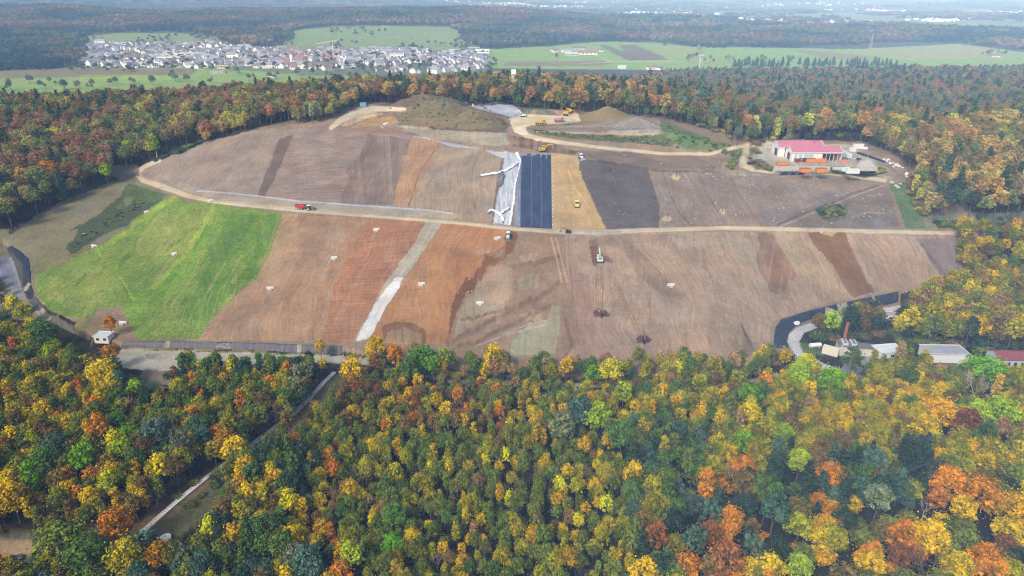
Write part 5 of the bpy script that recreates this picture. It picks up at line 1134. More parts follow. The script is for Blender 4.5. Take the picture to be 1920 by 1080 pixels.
# ---------------------------------------------------------------- shaft heads and small fittings
def shaft():
    o = empty('concrete_shaft'); m = MB(); m.box((0,.4,.75), (3.6,.35,1.5)); m.build('head_wall', M_WHITE, o); m = MB(); m.box((0,-.5,.4), (1.7,1.5,.8)); m.build('chamber', M_CONC, o); m = MB(); m.box((0,-.5,.86), (1.1,1.0,.12)); m.build('lid', M_LGREY, o); return o
SH = [(706,433,'orange field near the haul road'),(627,486,'middle of the brown field'),(507,543,'brown field beside the meadow'),(791,535,'middle of the orange field'),(900,571,'mottled field'),(933,449,'top of the orange field beside the dozer'),(1258,537,'wide right field'),(230,608,'foot of the meadow'),(327,478,'middle of the green meadow'),(176,463,'left rim of the green meadow'),(275,399,'upper rim of the green meadow'),(395,378,'haul road above the meadow'),(158,440,'dark weedy patch'),(723,184+50,'upper bench below the pale road')]
S0 = shaft()
for i, (a, b, w) in enumerate(SH):
    o = S0 if i == 0 else copy_tree(S0); settle(o, at(a, b), R.uniform(-.12,.12)); k = .9 if i in (8,9,10,11) else .5 if i == 12 else 1.0; o.scale = (k,k,k); tag(o, 'white concrete shaft head standing in the %s' % w, 'shaft head', 'concrete shaft heads on the slopes')
G0 = None
for i, (a, b, w) in enumerate([(1251,409,'beside the haul road'),(1354,396,'in the middle of the stony field'),(1268,331,'near the dark field top'),(1330,326,'on the crest')]):
    if G0 is None:
        G0 = empty('gas_well'); m = MB(); m.cyl((0,0,-.2), (0,0,2.6), .16, 8); m.build('pipe', M_BLK, G0); m = MB(); m.cyl((0,0,2.6), (0,0,2.9), .28, 8); m.build('cap', M_STEEL, G0); o = G0
    else: o = copy_tree(G0)
    o.location = at(a, b); tag(o, 'dark gas well pipe on a pale sand patch %s' % w, 'pipe', 'gas well pipes on sand patches')
m = MB(); m.cyl((0,0,-.2), (0,0,.7), 1.5, 24); o = m.build('manhole', M_WHITE, loc=at(1493,608)+Vector((0,0,.5))); tag(o, 'round white manhole lid on the black foil band', 'manhole')
m = MB(); m.cyl((0,0,-1), (0,0,1.2), 1.6, 28); m.cyl((0,0,1.2), (0,0,1.35), 1.15, 24, mi=1); o = m.build('shaft_lid', [M_WHITE, M_LGREY], loc=at(311,1013)); tag(o, 'round white shaft lid in the clearing at the lower left', 'lid')
# stepped stone chute through the lower wood
mA = MB(); mB = MB(); C = resample(gxy([(627,700),(590,738),(550,778),(480,830),(390,896),(330,945),(265,1003)]), 110)
for i in range(109):
    a, b = C[i], C[i+1]; z0, z1 = gh(*a), gh(*b); p = Vector((a[0], a[1], z0+.35)); q = Vector((b[0], b[1], z1+.35)); n = Vector((-(q-p).y, (q-p).x, 0)).normalized()
    for s in (-1, 1): mA.bar(p+n*s*.72, q+n*s*.72, .24, .8)
    mB.bar(p, q, 1.3, .3)
    if i % 1 == 0: mA.bar(p-n*.7+Vector((0,0,.2)), p+n*.7+Vector((0,0,.2)), .22, .4)
o = empty('drainage_chute'); mA.build('side_walls', mat('pale_concrete', (232,228,216), .85, var=.12, scale=.8), o); mB.build('channel_bed', M_CONC, o); tag(o, 'long narrow concrete drainage chute running down the wooded clearing', 'chute')
# fence at the left forest edge
o = empty('wire_fence'); pts = resample(gxy([(24,444),(60,418),(100,396),(130,376)]), 22); tag(o, 'post and wire fence along the left forest edge', 'fence')
for i, a in enumerate(pts): m = MB(); m.cyl((a[0],a[1],gh(*a)-.3), (a[0],a[1],gh(*a)+2.2), .09, 6); m.build('post', PALEBARK, o)
m = MB()
for a, b in zip(pts, pts[1:]):
    for h in (.7,1.3,1.9): m.bar((a[0],a[1],gh(*a)+h), (b[0],b[1],gh(*b)+h), .03)
m.build('wires', M_STEEL, o)

# ---------------------------------------------------------------- machines (x forward)
def excavator(body, boom, name='excavator', arm='side', s=1.0, dark=False):
    o = empty(name)
    for y in (-1.15, 1.15):
        m = MB(); m.prism([(-2.0,.35),(-1.7,0),(1.7,0),(2.0,.35),(2.0,.6),(1.7,.95),(-1.7,.95),(-2.0,.6)], y-.3, y+.3); m.build('track', M_BLK, o)
    m = MB(); m.box((0,0,.75), (1.8,1.8,.5)); m.build('undercarriage', M_STEEL, o)
    h = MB(); h.prism([(-2.3,1.05),(1.5,1.05),(1.5,1.6),(.2,2.1),(-2.1,2.15),(-2.35,1.8)], -1.35, 1.35); hb = h.build('house', body, o)
    m = MB(); m.box((-1.2,0,2.2), (1.4,1.6,.12)); m.build('hood_grille', M_STEEL, hb)
    c = MB(); c.prism([(.1,1.6),(1.6,1.6),(1.45,3.0),(.2,3.05)], .35, 1.35); cb = c.build('cab', body, o); w = MB(); w.prism([(.3,2.05),(1.57,2.0),(1.5,2.85),(.35,2.9)], .30, 1.38); w.build('window', M_DK, cb)
    if arm == 'out': J = [(1.0,-.25,1.9),(3.2,-.25,3.6),(5.2,-.25,4.0),(6.4,-.25,1.2)]
    elif arm == 'up': J = [(1.0,-.25,1.9),(2.6,-.25,4.6),(4.4,-.25,5.2),(5.6,-.25,2.2)]
    else: J = [(1.0,-.25,1.9),(3.0,-.25,3.8),(5.6,-.25,3.7),(6.4,-.25,.9)]
    b = MB(); b.bar(J[0], J[1], .45, .6); b.bar(J[1], J[2], .42, .5); bo = b.build('boom', boom, o); c2 = MB(); c2.bar((1.3,-.25,1.4), (2.5,-.25,3.2), .2); c2.build('cylinder', M_STEEL, bo)
    s2 = MB(); s2.bar(J[2], J[3], .34, .4); s2.build('stick', boom, o)
    k = MB(); x, y, z = J[3]; k.prism([(x-.1,z+.2),(x+.45,z-.1),(x+.2,z-.9),(x-.5,z-.95),(x-.75,z-.35)], y-.6, y+.6); k.build('bucket', M_STEEL, o)
    o.scale = (s,s,s); return o
def dozer(body, name='bulldozer'):
    o = empty(name)
    for y in (-1.1, 1.1): m = MB(); m.prism([(-1.9,.4),(-1.6,0),(1.5,0),(1.9,.4),(1.8,.8),(1.2,1.0),(-1.6,1.0)], y-.32, y+.32); m.build('track', M_BLK, o)
    m = MB(); m.prism([(-1.8,.7),(1.7,.7),(1.7,1.6),(.2,1.75),(.2,1.4),(-1.8,1.4)], -.75, .75); m.build('body', body, o)
    c = MB(); c.prism([(-1.2,1.4),(.25,1.4),(.15,2.9),(-1.1,2.9)], -.75, .75); cb = c.build('cab', body, o); w = MB(); w.prism([(-1.22,1.9),(.27,1.9),(.2,2.6),(-1.15,2.6)], -.78, .78); w.build('window', M_DK, cb); r = MB(); r.box((-.5,0,2.97), (1.5,1.7,.12)); r.build('roof', M_WHITE, cb)
    b = MB(); b.prism([(2.35,.05),(2.65,.15),(2.45,.6),(2.6,1.2),(2.35,1.15),(2.2,.6)], -1.85, 1.85); b.build('blade', M_STEEL if body is not M_WHITE else M_LGREY, o); a = MB()
    for y in (-1.25,1.25): a.bar((-.2,y,.55), (2.3,y,.5), .18)
    a.build('push_arms', M_STEEL, o); return o
def wheel(o, x, y, r, w, rim=M_LGREY):
    m = MB(); m.cyl((x,y-w/2,r), (x,y+w/2,r), r, 18); wo = m.build('wheel', M_BLK, o); m = MB(); m.cyl((x,y-w/2-.02,r), (x,y+w/2+.02,r), r*.5, 12); m.build('rim', rim, wo)
def dumper(body, name='dump_truck', load=None):
    o = empty(name)
    for x in (-2.6,-1.0,2.4):
        for y in (-1.2,1.2): wheel(o, x, y, .85, .6, body)
    m = MB(); m.box((0,0,1.2), (6.4,1.0,.4)); m.build('frame', M_STEEL, o)
    m = MB(); m.prism([(1.3,1.1),(3.9,1.1),(4.0,1.9),(3.1,2.1),(2.9,2.2),(1.3,2.2)], -1.1, 1.1); m.build('hood', body, o)
    c = MB(); c.prism([(1.3,2.1),(2.8,2.1),(2.5,3.3),(1.4,3.3)], -.8, .8); cb = c.build('cab', body, o); w = MB(); w.prism([(1.5,2.5),(2.75,2.4),(2.55,3.1),(1.55,3.1)], -.83, .83); w.build('window', M_DK, cb)
    b = MB(); b.prism([(-4.0,2.2),(-3.2,1.5),(.9,1.5),(1.1,3.0),(.8,3.0),(.7,1.7),(-3.1,1.7),(-3.9,2.35)], -1.45, 1.45)
    for y in (-1.45,1.35): b.prism([(-4.0,2.3),(-3.2,1.5),(.9,1.5),(1.1,2.9),(-3.6,2.7)], y, y+.12)
    b.build('tipper_body', body, o)
    if load: m = MB(); m.box((-1.2,0,2.2), (3.8,2.5,.9), taper=.55); m.build('load', load, o)
    return o
def roller():
    o = empty('road_roller'); m = MB(); m.cyl((1.9,-1.05,.75), (1.9,1.05,.75), .75, 22); m.build('drum', M_STEEL, o)
    for y in (-.85,.85): wheel(o, -1.3, y, .75, .5, M_PALEY)
    m = MB(); m.prism([(-2.3,.9),(-.1,.9),(-.1,1.7),(-2.1,1.8),(-2.4,1.4)], -.95, .95); m.build('engine_hood', M_PALEY, o); m = MB(); m.box((1.9,0,1.1), (2.1,2.4,.3)); m.box((.5,0,1.0), (1.4,.7,.4)); m.build('drum_frame', M_PALEY, o)
    c = MB(); c.box((.05,0,2.1), (1.2,1.4,1.5)); cb = c.build('cab', M_DK, o); r = MB(); r.box((.05,0,2.9), (1.5,1.7,.14)); r.build('roof', M_PALEY, cb); return o
def tractor():
    o = empty('tractor')
    for y in (-.95,.95): wheel(o, -1.0, y, .95, .55, M_LGREY); wheel(o, 1.7, y, .62, .42, M_LGREY)
    m = MB(); m.prism([(-.2,.8),(2.5,.8),(2.5,1.6),(2.0,1.75),(-.2,1.85)], -.5, .5); m.build('hood', M_GRN, o); c = MB(); c.prism([(-1.5,1.3),(.1,1.3),(-.1,2.8),(-1.4,2.8)], -.75, .75); cb = c.build('cab', M_DK, o); r = MB(); r.box((-.75,0,2.88), (1.8,1.8,.2)); r.build('roof', M_WHITE, cb)
    m = MB()
    for y in (-.95,.95): m.box((-1.0,y,1.98), (1.5,.6,.1))
    m.build('fender', M_GRN, o); m = MB(); m.cyl((1.2,.35,1.7), (1.2,.35,2.9), .06, 6); m.build('exhaust', M_BLK, o); return o
def trailer():
    o = empty('tipping_trailer')
    for x in (-.9,.6):
        for y in (-.95,.95): wheel(o, x, y, .6, .4, M_LGREY)
    m = MB(); m.box((0,0,1.1), (5.0,1.0,.25)); m.bar((2.4,0,1.0), (4.0,0,.8), .2); m.build('chassis', M_STEEL, o); b = MB(); b.box((-.1,0,1.35), (5.0,2.3,.12))
    for y in (-1.2,1.2): b.box((-.1,y,1.95), (5.2,.1,1.3))
    for x in (-2.65,2.45): b.box((x,0,1.95), (.1,2.4,1.3))
    b.build('tub', M_RED, o); l = MB(); l.box((-.1,0,1.75), (4.9,2.2,.7), taper=.8); l.build('load', mat('red_earth', (136,84,66), .95, var=.3, scale=2), o); return o
def put(o, px, py, rz, lab, cat, s=1.0, tilt=True, group=None):
    settle(o, at(px, py), math.radians(rz), tilt); o.scale = tuple(v*s for v in o.scale); tag(o, lab, cat, group); return o
put(excavator(M_YEL, M_YEL, arm='side'), 1018,283, 3, 'yellow excavator on the crest above the dark liner', 'excavator', 1.12)
put(excavator(M_PGRN, M_PGRN, arm='out'), 1124,489, 92, 'pale green excavator seen from behind on the right field', 'excavator', 1.05)
put(excavator(M_WHITE, M_WHITE, arm='up'), 981,219, 168, 'white excavator beside the gravel heap on the plateau', 'excavator', 1.0)
put(excavator(M_BLK, M_RED, name='mini_excavator', arm='side'), 1065,436, 172, 'small red armed excavator on the haul road below the ochre strip', 'mini excavator', .68)
put(dozer(M_WHITE), 1090,297, -72, 'white bulldozer at the corner of the ochre strip and the dark field', 'bulldozer', 1.0)
put(dozer(M_PGRN), 953,446, -100, 'white and green bulldozer at the top of the orange field', 'bulldozer', 1.15)
put(roller(), 1081,386, 94, 'pale yellow road roller on the ochre strip', 'roller', 1.15)
put(tractor(), 583,394, -5, 'green tractor with white cab roof on the haul road', 'tractor', 1.05, False)
put(trailer(), 564,392, -5, 'red tipping trailer behind the green tractor', 'trailer', 1.1, False)
put(dumper(M_YEL), 1014,234, 8, 'yellow dump truck nearest to the haul road bend', 'dump truck', 1.1, True, 'dump trucks on the plateau')
put(dumper(mat('faded_pink_paint', (224,150,140), .5), load=mat('pale_red_earth', (190,150,130), .95)), 1049,229, 12, 'faded pink dump truck with a load of red earth', 'dump truck', 1.0, True, 'dump trucks on the plateau')
put(dumper(M_YEL), 1060,217, 100, 'yellow dump truck parked in front of the other two', 'dump truck', 1.0, True, 'dump trucks on the plateau')
put(dumper(M_YEL), 1069,213, 60, 'yellow dump truck on the red earth, rear one', 'dump truck', .95, True, 'dump trucks on the plateau')
put(excavator(M_YEL, M_YEL, arm='side'), 1064,207, 170, 'yellow excavator behind the parked dump trucks', 'excavator', .8)
# a crusher with its belt
o = empty('crusher'); m = MB(); m.box((0,0,1.6), (4,2,1.6)); m.build('hopper', M_TEAL, o); m = MB(); m.bar((1,0,1.6), (7,-1,3.6), .8, .25); m.build('conveyor', M_STEEL, o)
for y in (-.9,.9): m = MB(); m.prism([(-2,.3),(-1.7,0),(1.7,0),(2,.3),(1.7,.8),(-1.7,.8)], y-.25, y+.25); m.build('track', M_BLK, o)
put(o, 1062,234, -12, 'grey green crusher with a belt beside the pink dump truck', 'crusher', .9)

# ---------------------------------------------------------------- containers, vehicles
def box_container(body, L_=6.0, W_=2.4, H_=2.5, name='container', roof=None, doors=True):
    o = empty(name); m = MB(); m.box((0,0,H_/2+.1), (L_,W_,H_)); b = m.build('body', body, o); r = MB(); n = int(L_/.6)
    for i in range(n):
        for y in (-W_/2-.03, W_/2+.03): r.box((-L_/2+.3+i*(L_-.6)/(n-1), y, H_/2+.1), (.12,.08,H_-.3))
    r.build('ribs', body, b); t_ = MB(); t_.box((0,0,H_+.16), (L_+.08,W_+.08,.12)); t_.build('roof', roof or body, o); 
    if doors: d = MB(); d.box((L_/2+.04,-W_/4,H_/2+.1), (.06,W_/2-.1,H_-.3)); d.box((L_/2+.04,W_/4,H_/2+.1), (.06,W_/2-.1,H_-.3)); d.build('door', body, o)
    return o
def skip(body, L_=6.0, lid=None):
    "open hook-lift skip with sloped ends"
    o = empty('skip'); m = MB(); W_ = 1.2
    m.prism([(-L_/2+.4,.2),(L_/2-.4,.2),(L_/2,2.2),(-L_/2,2.2)], -W_, W_); m.build('tub', body, o); r = MB()
    for i in range(6):
        x = -L_/2+.8+i*(L_-1.6)/5
        for y in (-W_-.05, W_+.05): r.box((x,y,1.2), (.14,.1,1.9))
    r.box((0,W_+.04,2.2), (L_+.1,.14,.16)); r.box((0,-W_-.04,2.2), (L_+.1,.14,.16)); r.build('ribs', body, o)
    l = MB(); l.box((0,0,2.24), (L_-.3,2*W_-.25,.06)); l.build('cover' if lid else 'load', lid or mat('mixed_load', (120,100,84), .9, var=.3, scale=3), o); return o
def car(body, L_=4.4, name='car', dark=M_DK):
    o = empty(name); m = MB(); h = L_/2; m.prism([(-h,.35),(h,.35),(h,.75),(h*.6,.9),(h*.3,.95),(-h*.95,.98),(-h,.7)], -.88, .88); m.build('body', body, o)
    c = MB(); c.prism([(-h*.8,.95),(h*.32,.95),(h*.02,1.42),(-h*.6,1.45)], -.76, .76); cb = c.build('cabin', dark, o); r = MB(); r.prism([(-h*.62,1.44),(h*.04,1.42),(h*.0,1.48),(-h*.58,1.5)], -.72, .72); r.build('roof', body, cb)
    for x in (-h*.6, h*.62):
        for y in (-.82,.82): wheel(o, x, y, .33, .22)
    for y in (-.6,.6): l = MB(); l.box((h,y,.68), (.06,.3,.14)); l.build('headlight', M_WHITE, o)
    return o
put(car(mat('dark_blue_paint', (70,78,96), .25)), 24,1052, 28, 'dark blue car parked on the turning circle at the lower left', 'car', 1.15)
HX, HY = HALL; HZ = 43.2
def hp_(dx, dy, dz=0): return Vector((HX+dx, HY+dy, HZ+dz))
# hall: front wall along x; two parallel gables, front hall shifted to the right
x0, x1 = unp(1484, 303, HZ)[0]-HX, unp(1576, 303, HZ)[0]-HX
o = empty('workshop_hall', hp_(0,0)); o.rotation_euler = (0, 0, math.radians(-1.5)); tag(o, 'large white workshop hall with two pink roofs and an open bay', 'hall')
LF = x1-x0; xa = x0; xb = x1; dF = 13.0; eave = 6.2; ridge = 8.6; xs = xa+LF*.60     # the bay starts at xs
m = MB(); m.prism([(0,0),(dF,0),(dF,eave),(dF/2,ridge),(0,eave)], 0, 1)
def gable(name, xl, xr, ya, yb, ev, rg, mt, parent, openings=()):
    mb = MB(); ym = (ya+yb)/2
    for x in (xl, xr):
        s = .12 if x == xl else -.12; v = [(x,ya,0),(x,yb,0),(x,yb,ev),(x,ym,rg),(x,ya,ev)]; v2 = [(x+s,b_,c_) for a_,b_,c_ in v]; mb.add(v+v2, [(0,1,2,3,4),(9,8,7,6,5)]+[(i,5+i,5+(i+1)%5,(i+1)%5) for i in range(5)])
    return mb
w = gable('w', xa, xb, 0, dF, eave, ridge, None, None); w.box(((xa+xs)/2,.1,eave/2), (xs-xa-.3,.2,eave)); w.box(((xa+xb)/2,dF-.1,eave/2), (xb-xa-.3,.2,eave)); w.box(((xs+xb)/2,.1,eave-.5), (xb-xs-.1,.22,1.0)); w.box((xs,dF/2,eave/2-.1), (.2,dF-.5,eave-.4))
W1 = w.build('walls', M_WHITE, o)
m = MB(); m.box(((xa+xb)/2,dF/2,.06), (xb-xa-.4,dF-.5,.1)); m.build('hall_floor', M_DCONC, o); m = MB(); m.box(((xs+xb)/2,dF-.5,2.6), (xb-xs-.5,.3,5)); m.build('bay_back_shade', M_HALLSHADE, o)  # dark slab across the bay's back stands in for the shade inside
def roofp(nm, xl, xr, ya, yb, ev, rg, parent):
    mb = MB(); ym = (ya+yb)/2; ov = .5
    for (y0_, z0_, y1_, z1_) in ((ya-ov, ev-.15, ym, rg+.05), (yb+ov, ev-.15, ym, rg+.05)):
        v = [(xl-ov,y0_,z0_),(xr+ov,y0_,z0_),(xr+ov,y1_,z1_),(xl-ov,y1_,z1_)]; v2 = [(a_,b_,c_+.22) for a_,b_,c_ in v]; mb.add(v+v2, [(3,2,1,0),(4,5,6,7),(0,1,5,4),(1,2,6,5),(2,3,7,6),(3,0,4,7)])
    ro = mb.build(nm, M_PINK, parent); t_ = MB()
    for x in (xl-ov-.1, xr+ov+.1): t_.bar((x,ya-ov,ev), (x,ym,rg+.25), .25, .35); t_.bar((x,yb+ov,ev), (x,ym,rg+.25), .25, .35)
    t_.bar((xl-ov,ya-ov-.12,ev-.05), (xr+ov,ya-ov-.12,ev-.05), .2, .3); t_.build('verge', M_WHITE, ro); s_ = MB()
    for i in range(int((xr-xl)/1.2)): x = xl+.6+i*1.2; s_.bar((x,ya-ov+.1,ev+.13), (x,ym-.05,rg+.33), .07, .06)
    s_.build('standing_ribs', M_PINK, ro); return ro
roofp('front_roof', xa, xb, 0, dF, eave, ridge, o)
xa2, xb2 = xa-4.5, xb-7; yb0, yb1 = dF+.4, dF+15; w = gable('w', xa2, xb2, yb0, yb1, 6.6, 9.4, None, None); w.box(((xa2+xb2)/2,yb1-.1,3.3), (xb2-xa2-.3,.2,6.6)); w.box(((xa2+xa)/2-.2,yb0+.1,3.2), (xa-xa2-.2,.2,6.4)); w.build('rear_walls', M_WHITE, o); roofp('rear_roof', xa2, xb2, yb0, yb1, 6.6, 9.4, o)
for k_, (u0, u1) in enumerate(((.04,.17),(.20,.33),(.37,.68))):
    xl, xr = xa+(xs-xa)*u0+.6, xa+(xs-xa)*u1+.8*(k_ == 2); g = MB(); g.box(((xl+xr)/2,-.04,2.9), (xr-xl,.1,3.9)); wd = g.build('window', mat('window_band_grey', (188,198,200), .35, var=.06), o); f = MB()
    for x in (xl,xr): f.box((x,-.1,2.9), (.16,.14,4.1))
    f.box(((xl+xr)/2,-.1,4.9), (xr-xl,.14,.16)); f.build('frame', M_WHITE, wd)
m = MB()
for i in range(6): m.cyl((xs+.3+(xb-xs-.6)*i/5,.15,0), (xs+.3+(xb-xs-.6)*i/5,.15,eave-.9), .17, 8)
m.build('bay_columns', M_WHITE, o)
for (x, y0_, y1_, hh) in ((xa-.05,4,8.6,4.6),(xa2-.05,yb0+2.5,yb0+7.5,4.8)): g = MB(); g.box((x,(y0_+y1_)/2,hh/2), (.14,y1_-y0_,hh)); g.build('gate', M_HALLSHADE, o)  # gates wear the dark tone that paints in the hall's inner shade
m = MB(); m.box((xb+2.6,3.0,5.9), (5.0,7.0,.25)); m.cyl((xb+4.8,-.2,0), (xb+4.8,-.2,5.8), .14, 8); m.cyl((xb+4.8,6,0), (xb+4.8,6,5.8), .14, 8); m.build('canopy', M_LGREY, o)
m = MB(); m.box((xa+LF*.62,dF*1.4,9.3), (1.4,1.2,.8)); m.build('roof_vent', M_PINK, o)
def hput(ob, dx, dy, rz, lab, cat, s=1.0, dz=0, group=None): ob.location = hp_(dx, dy, dz); ob.rotation_euler = (0,0,math.radians(rz)); ob.scale = (s,s,s); tag(ob, lab, cat, group); return ob
def hxy(px, py): a = unp(px, py, HZ); return a[0]-HX, a[1]-HY
for (px, py, rz, body, lid, L_, lab) in ((1495,304,0,M_DRED,M_TEAL,4.2,'dark red skip with green cover beside the hall wall'),(1504,304,0,M_DRED,None,4.0,'dark red skip right of the green covered one'),(1517,304,0,M_ORG,None,8,'long orange skip in front of the hall'),(1539,304.5,0,M_ORG,M_ORG,6,'closed orange skip before the open bay'),
        (1466,310,0,M_ORG,M_TEAL,6.8,'orange skip with green cover left of the concrete wall'),(1509,323,0,M_ORG,None,6,'orange skip against the concrete wall, left one'),(1539,323,0,M_ORG,None,6,'orange skip against the concrete wall, right one')):
    dx, dy = hxy(px, py); hput(skip(body, L_, lid), dx, dy, rz, lab, 'skip', 1.15 if py > 315 else 1.05, group='skips in the hall yard')
for (px, py, rz, body, L_, H_, lab) in ((1474,273,0,M_WHITE,8,2.6,'white office container left of the hall'),(1564,298.5,0,M_ORG,2.4,2.2,'small orange container inside the open bay'),(1581,305,8,mat('salmon_paint', (232,150,130), .5),5,1.6,'salmon trailer at the right end of the hall'),(1590,296,10,M_WHITE,4,2.8,'white van body under the canopy'),
        (1608,280,0,M_WHITE,7,3.6,'white silo container behind the parking place'),(1598,284,0,M_WHITE,4,2.6,'low white container beside the silo container'),(1572,318,0,M_LGREY,7,1.2,'flat white roofed box in the hedge'),(1585,321,0,M_WHITE,4.5,2.2,'white crate near the bunker corner'),(1598,325,-2,M_WHITE,7.5,2.6,'whitest big container in the hedge'),(1588,270,0,M_WHITE,3,1.5,'white frame box at the wood edge')):
    dx, dy = hxy(px, py); hput(box_container(body, L_, 2.4, H_), dx, dy, rz, lab, 'container')
dx, dy = hxy(1566, 298); 
for (px, py, body, lab) in ((1605,299,M_WHITE,'white car parked behind the yard'),(1611,301,mat('anthracite_paint', (70,72,80), .3),'anthracite car beside the white one'),(1616,304,M_RED,'dark red car beside the anthracite one')): dx, dy = hxy(px, py); hput(car(body), dx, dy, -60, lab, 'car', group='cars parked by the hall')
o = empty('bunker_wall', hp_(0,0)); a = Vector((*hxy(1450,318),0)); b = Vector((*hxy(1556,318),0)); m = MB(); m.box(((a.x+b.x)/2,(a.y+b.y)/2,.9), (b.x-a.x,.5,2.6)); m.build('wall', M_CONC, o); m = MB()
for i in range(12): m.box((a.x+(b.x-a.x)*i/11,a.y-.32,.9), (.12,.12,2.5))
m.build('ribs', M_DCONC, o); tag(o, 'long low concrete wall in front of the hall yard', 'wall')
o = empty('bunker', hp_(0,0)); a = Vector((*hxy(1604,320),0)); b = Vector((*hxy(1644,320),0)); c_ = Vector((*hxy(1612,306),0)); d_ = Vector((*hxy(1632,306),0)); m = MB(); m.bar(a+Vector((0,0,1)), b+Vector((0,0,1)), .5, 2.4); m.build('front_wall', M_CONC, o); m = MB(); m.bar(b+Vector((0,0,1)), d_+Vector((0,0,1)), .4, 2.3); m.bar(a+Vector((0,0,1)), c_+Vector((0,0,1)), .4, 2.3); m.build('side_wall', M_CONC, o); m = MB(); m.add([a+Vector((.4,.4,1.7)),b+Vector((-.4,.4,1.7)),d_+Vector((-.4,0,1.9)),c_+Vector((.4,0,1.9))], [(0,1,2,3)]); m.build('fill', mat('pale_sand', (206,196,176), .95, var=.1), o); tag(o, 'pale concrete bunker filled with sand right of the hall', 'bunker')
def mast(px, py, h, lab, z=None): m = MB(); p = at(px, py); m.cyl((0,0,-.5), (0,0,h), .16, 8, .08); m.box((0,0,h), (.9,.3,.2)); o = m.build('lamp_mast', M_LGREY, loc=p); tag(o, lab, 'mast', 'lamp masts round the hall')
mast(1435,283,9.5,'slender lamp mast left of the hall'); mast(1624,306,6,'short lamp mast beside the bunker'); mast(1499,322,8,'lamp mast at the concrete wall, left one'); mast(1528,322,8,'lamp mast at the concrete wall, right one')
for i in range(9):
    p = at(1462+i*5.2, 329-.1*i); q = at(1466+i*5.2, 324); m = MB()
    for k_ in range(3): m.cyl(p+Vector((k_*.55-.5,0,.35)), q+Vector((k_*.55-.5,0,.35)), .26, 8)
    m.cyl(p+Vector((-.2,0,.8)), q+Vector((-.2,0,.8)), .26, 8); o = m.build('pipe_stack', M_BLK if i % 3 else mat('blue_grey_pipe', (84,100,130), .4)); tag(o, '%s stack of dark drain pipes from the left below the concrete wall' % ORD[i], 'pipes', 'stacked drain pipes below the hall yard')
m = MB(); p = at(1408,308); m.box((0,0,.8), (5,1.6,1.2)); m.box((2,.2,1.5), (2,1.4,.8)); o = m.build('pipe_stack', M_BLK, loc=p); tag(o, 'small dark heap of pipes at the road fork left of the yard', 'pipes')
WB = [(1651,302),(1657,303),(1663,303),(1669,307),(1674,306),(1666,300),(1680,310),(1686,312),(1692,315),(1675,313),(1683,308),(1700,327),(1701,331),(1688,345),(1672,343),(1680,349),(1684,352)]
for i, (a, b) in enumerate(WB): p = at(a, b); m = MB(); w_ = R.uniform(1.0,2.0); (m.cyl((0,0,-.1), (0,0,w_), w_*.5, 12) if i in (0,1,2) else m.box((0,0,w_*.3), (w_*1.4,w_,w_*.7), taper=.8)); o = m.build('concrete_ring' if i in (0,1,2) else 'stone_block', M_WHITE if i < 12 else M_CONC, loc=p); o.rotation_euler = (0,0,R.uniform(0,3)); tag(o, '%s pale %s from the hall along the track to the wood' % (ORD[i], 'concrete ring' if i < 3 else 'block'), 'block', 'pale blocks beside the track')
for i in range(7): a = 1600+i*4.2; p = at(a, 277+i*.5, 0); m = MB(); m.cyl((0,0,0), (0,0,1.5), .8, 10); o = m.build('water_tank', M_WHITE, loc=p); tag(o, '%s white plastic tank from the left in the row at the wood edge' % ORD[i], 'tank', 'white tanks at the wood edge')
m = MB()
for i in range(14): p = at(1609+i*3.6, 288+i*1.25); m.box(p+Vector((0,0,.6)), (2.2,1.4,1.2), rz=R.uniform(-.4,0), taper=.8)
o = m.build('tarp_row', F_BLACK); tag(o, 'long dark covered stockpile beside the track to the wood', 'stockpile')
# left hut, blue container, tent etc
def hut(px, py, L_, W_, H_, rz, wall, roof, lab, cat='hut', name='hut', win=2, flat=True):
    o = empty(name); m = MB(); m.box((0,0,H_/2-.2), (L_,W_,H_+.4)); m.build('walls', wall, o); r = MB()
    if flat:
        r.box((0,0,H_+.12), (L_+.5,W_+.5,.22)); ro = r.build('roof', roof, o); e = MB()
        for y in (-1,1): e.box((0,y*(W_/2+.2),H_+.32), (L_+.6,.14,.22))
        for x in (-1,1): e.box((x*(L_/2+.26),0,H_+.32), (.14,W_+.3,.22))
        e.build('rim', M_WHITE, ro)
    else: r.prism([(-W_/2-.3,H_-.1),(0,H_+W_*.22),(W_/2+.3,H_-.1),(W_/2+.3,H_+.08),(0,H_+W_*.22+.2),(-W_/2-.3,H_+.08)], -L_/2-.3, L_/2+.3); ro = r.build('roof', roof, o); ro.rotation_euler = (0,0,math.pi/2); g = MB(); g.prism([(-W_/2,H_-.2),(W_/2,H_-.2),(0,H_+W_*.21)], -L_/2, L_/2); gg = g.build('gables', wall, o); gg.rotation_euler = (0,0,math.pi/2)
    for i in range(win): w_ = MB(); w_.box((-L_/2+(i+.5)*L_/win,-W_/2-.03,H_*.55), (L_/win*.45,.08,H_*.38)); w_.build('window', M_DK, o)
    d = MB(); d.box((-L_/2-.03,0,1.05), (.08,1.0,2.1)); d.build('door', M_LGREY, o)
    p = at(px, py); o.location = p; o.rotation_euler = (0,0,math.radians(rz)); tag(o, lab, cat); return o
hut(197,638,6.6,4.6,3.0,-4,M_WHITE,M_LGREY,'small white flat roofed hut at the left foot of the meadow')
hut(1676,600,8,4,3.0,-14,M_WHITE,mat('bitumen_pink', (176,158,152), .9),'pale hut with flat roof at the end of the black foil band')
hut(1662,669,11,7,4.0,8,M_WHITE,mat('panel_white', (222,228,230), .4, var=.08, scale=.3),'white flat roofed technical building in the plant yard','building','technical_building',3)
hut(1766,672,17,8,4.2,-2,M_WHITE,mat('solar_grey', (170,174,184), .35, var=.15, scale=.3),'long pale building with panelled roof in the plant yard','building','panel_roof_building',0)
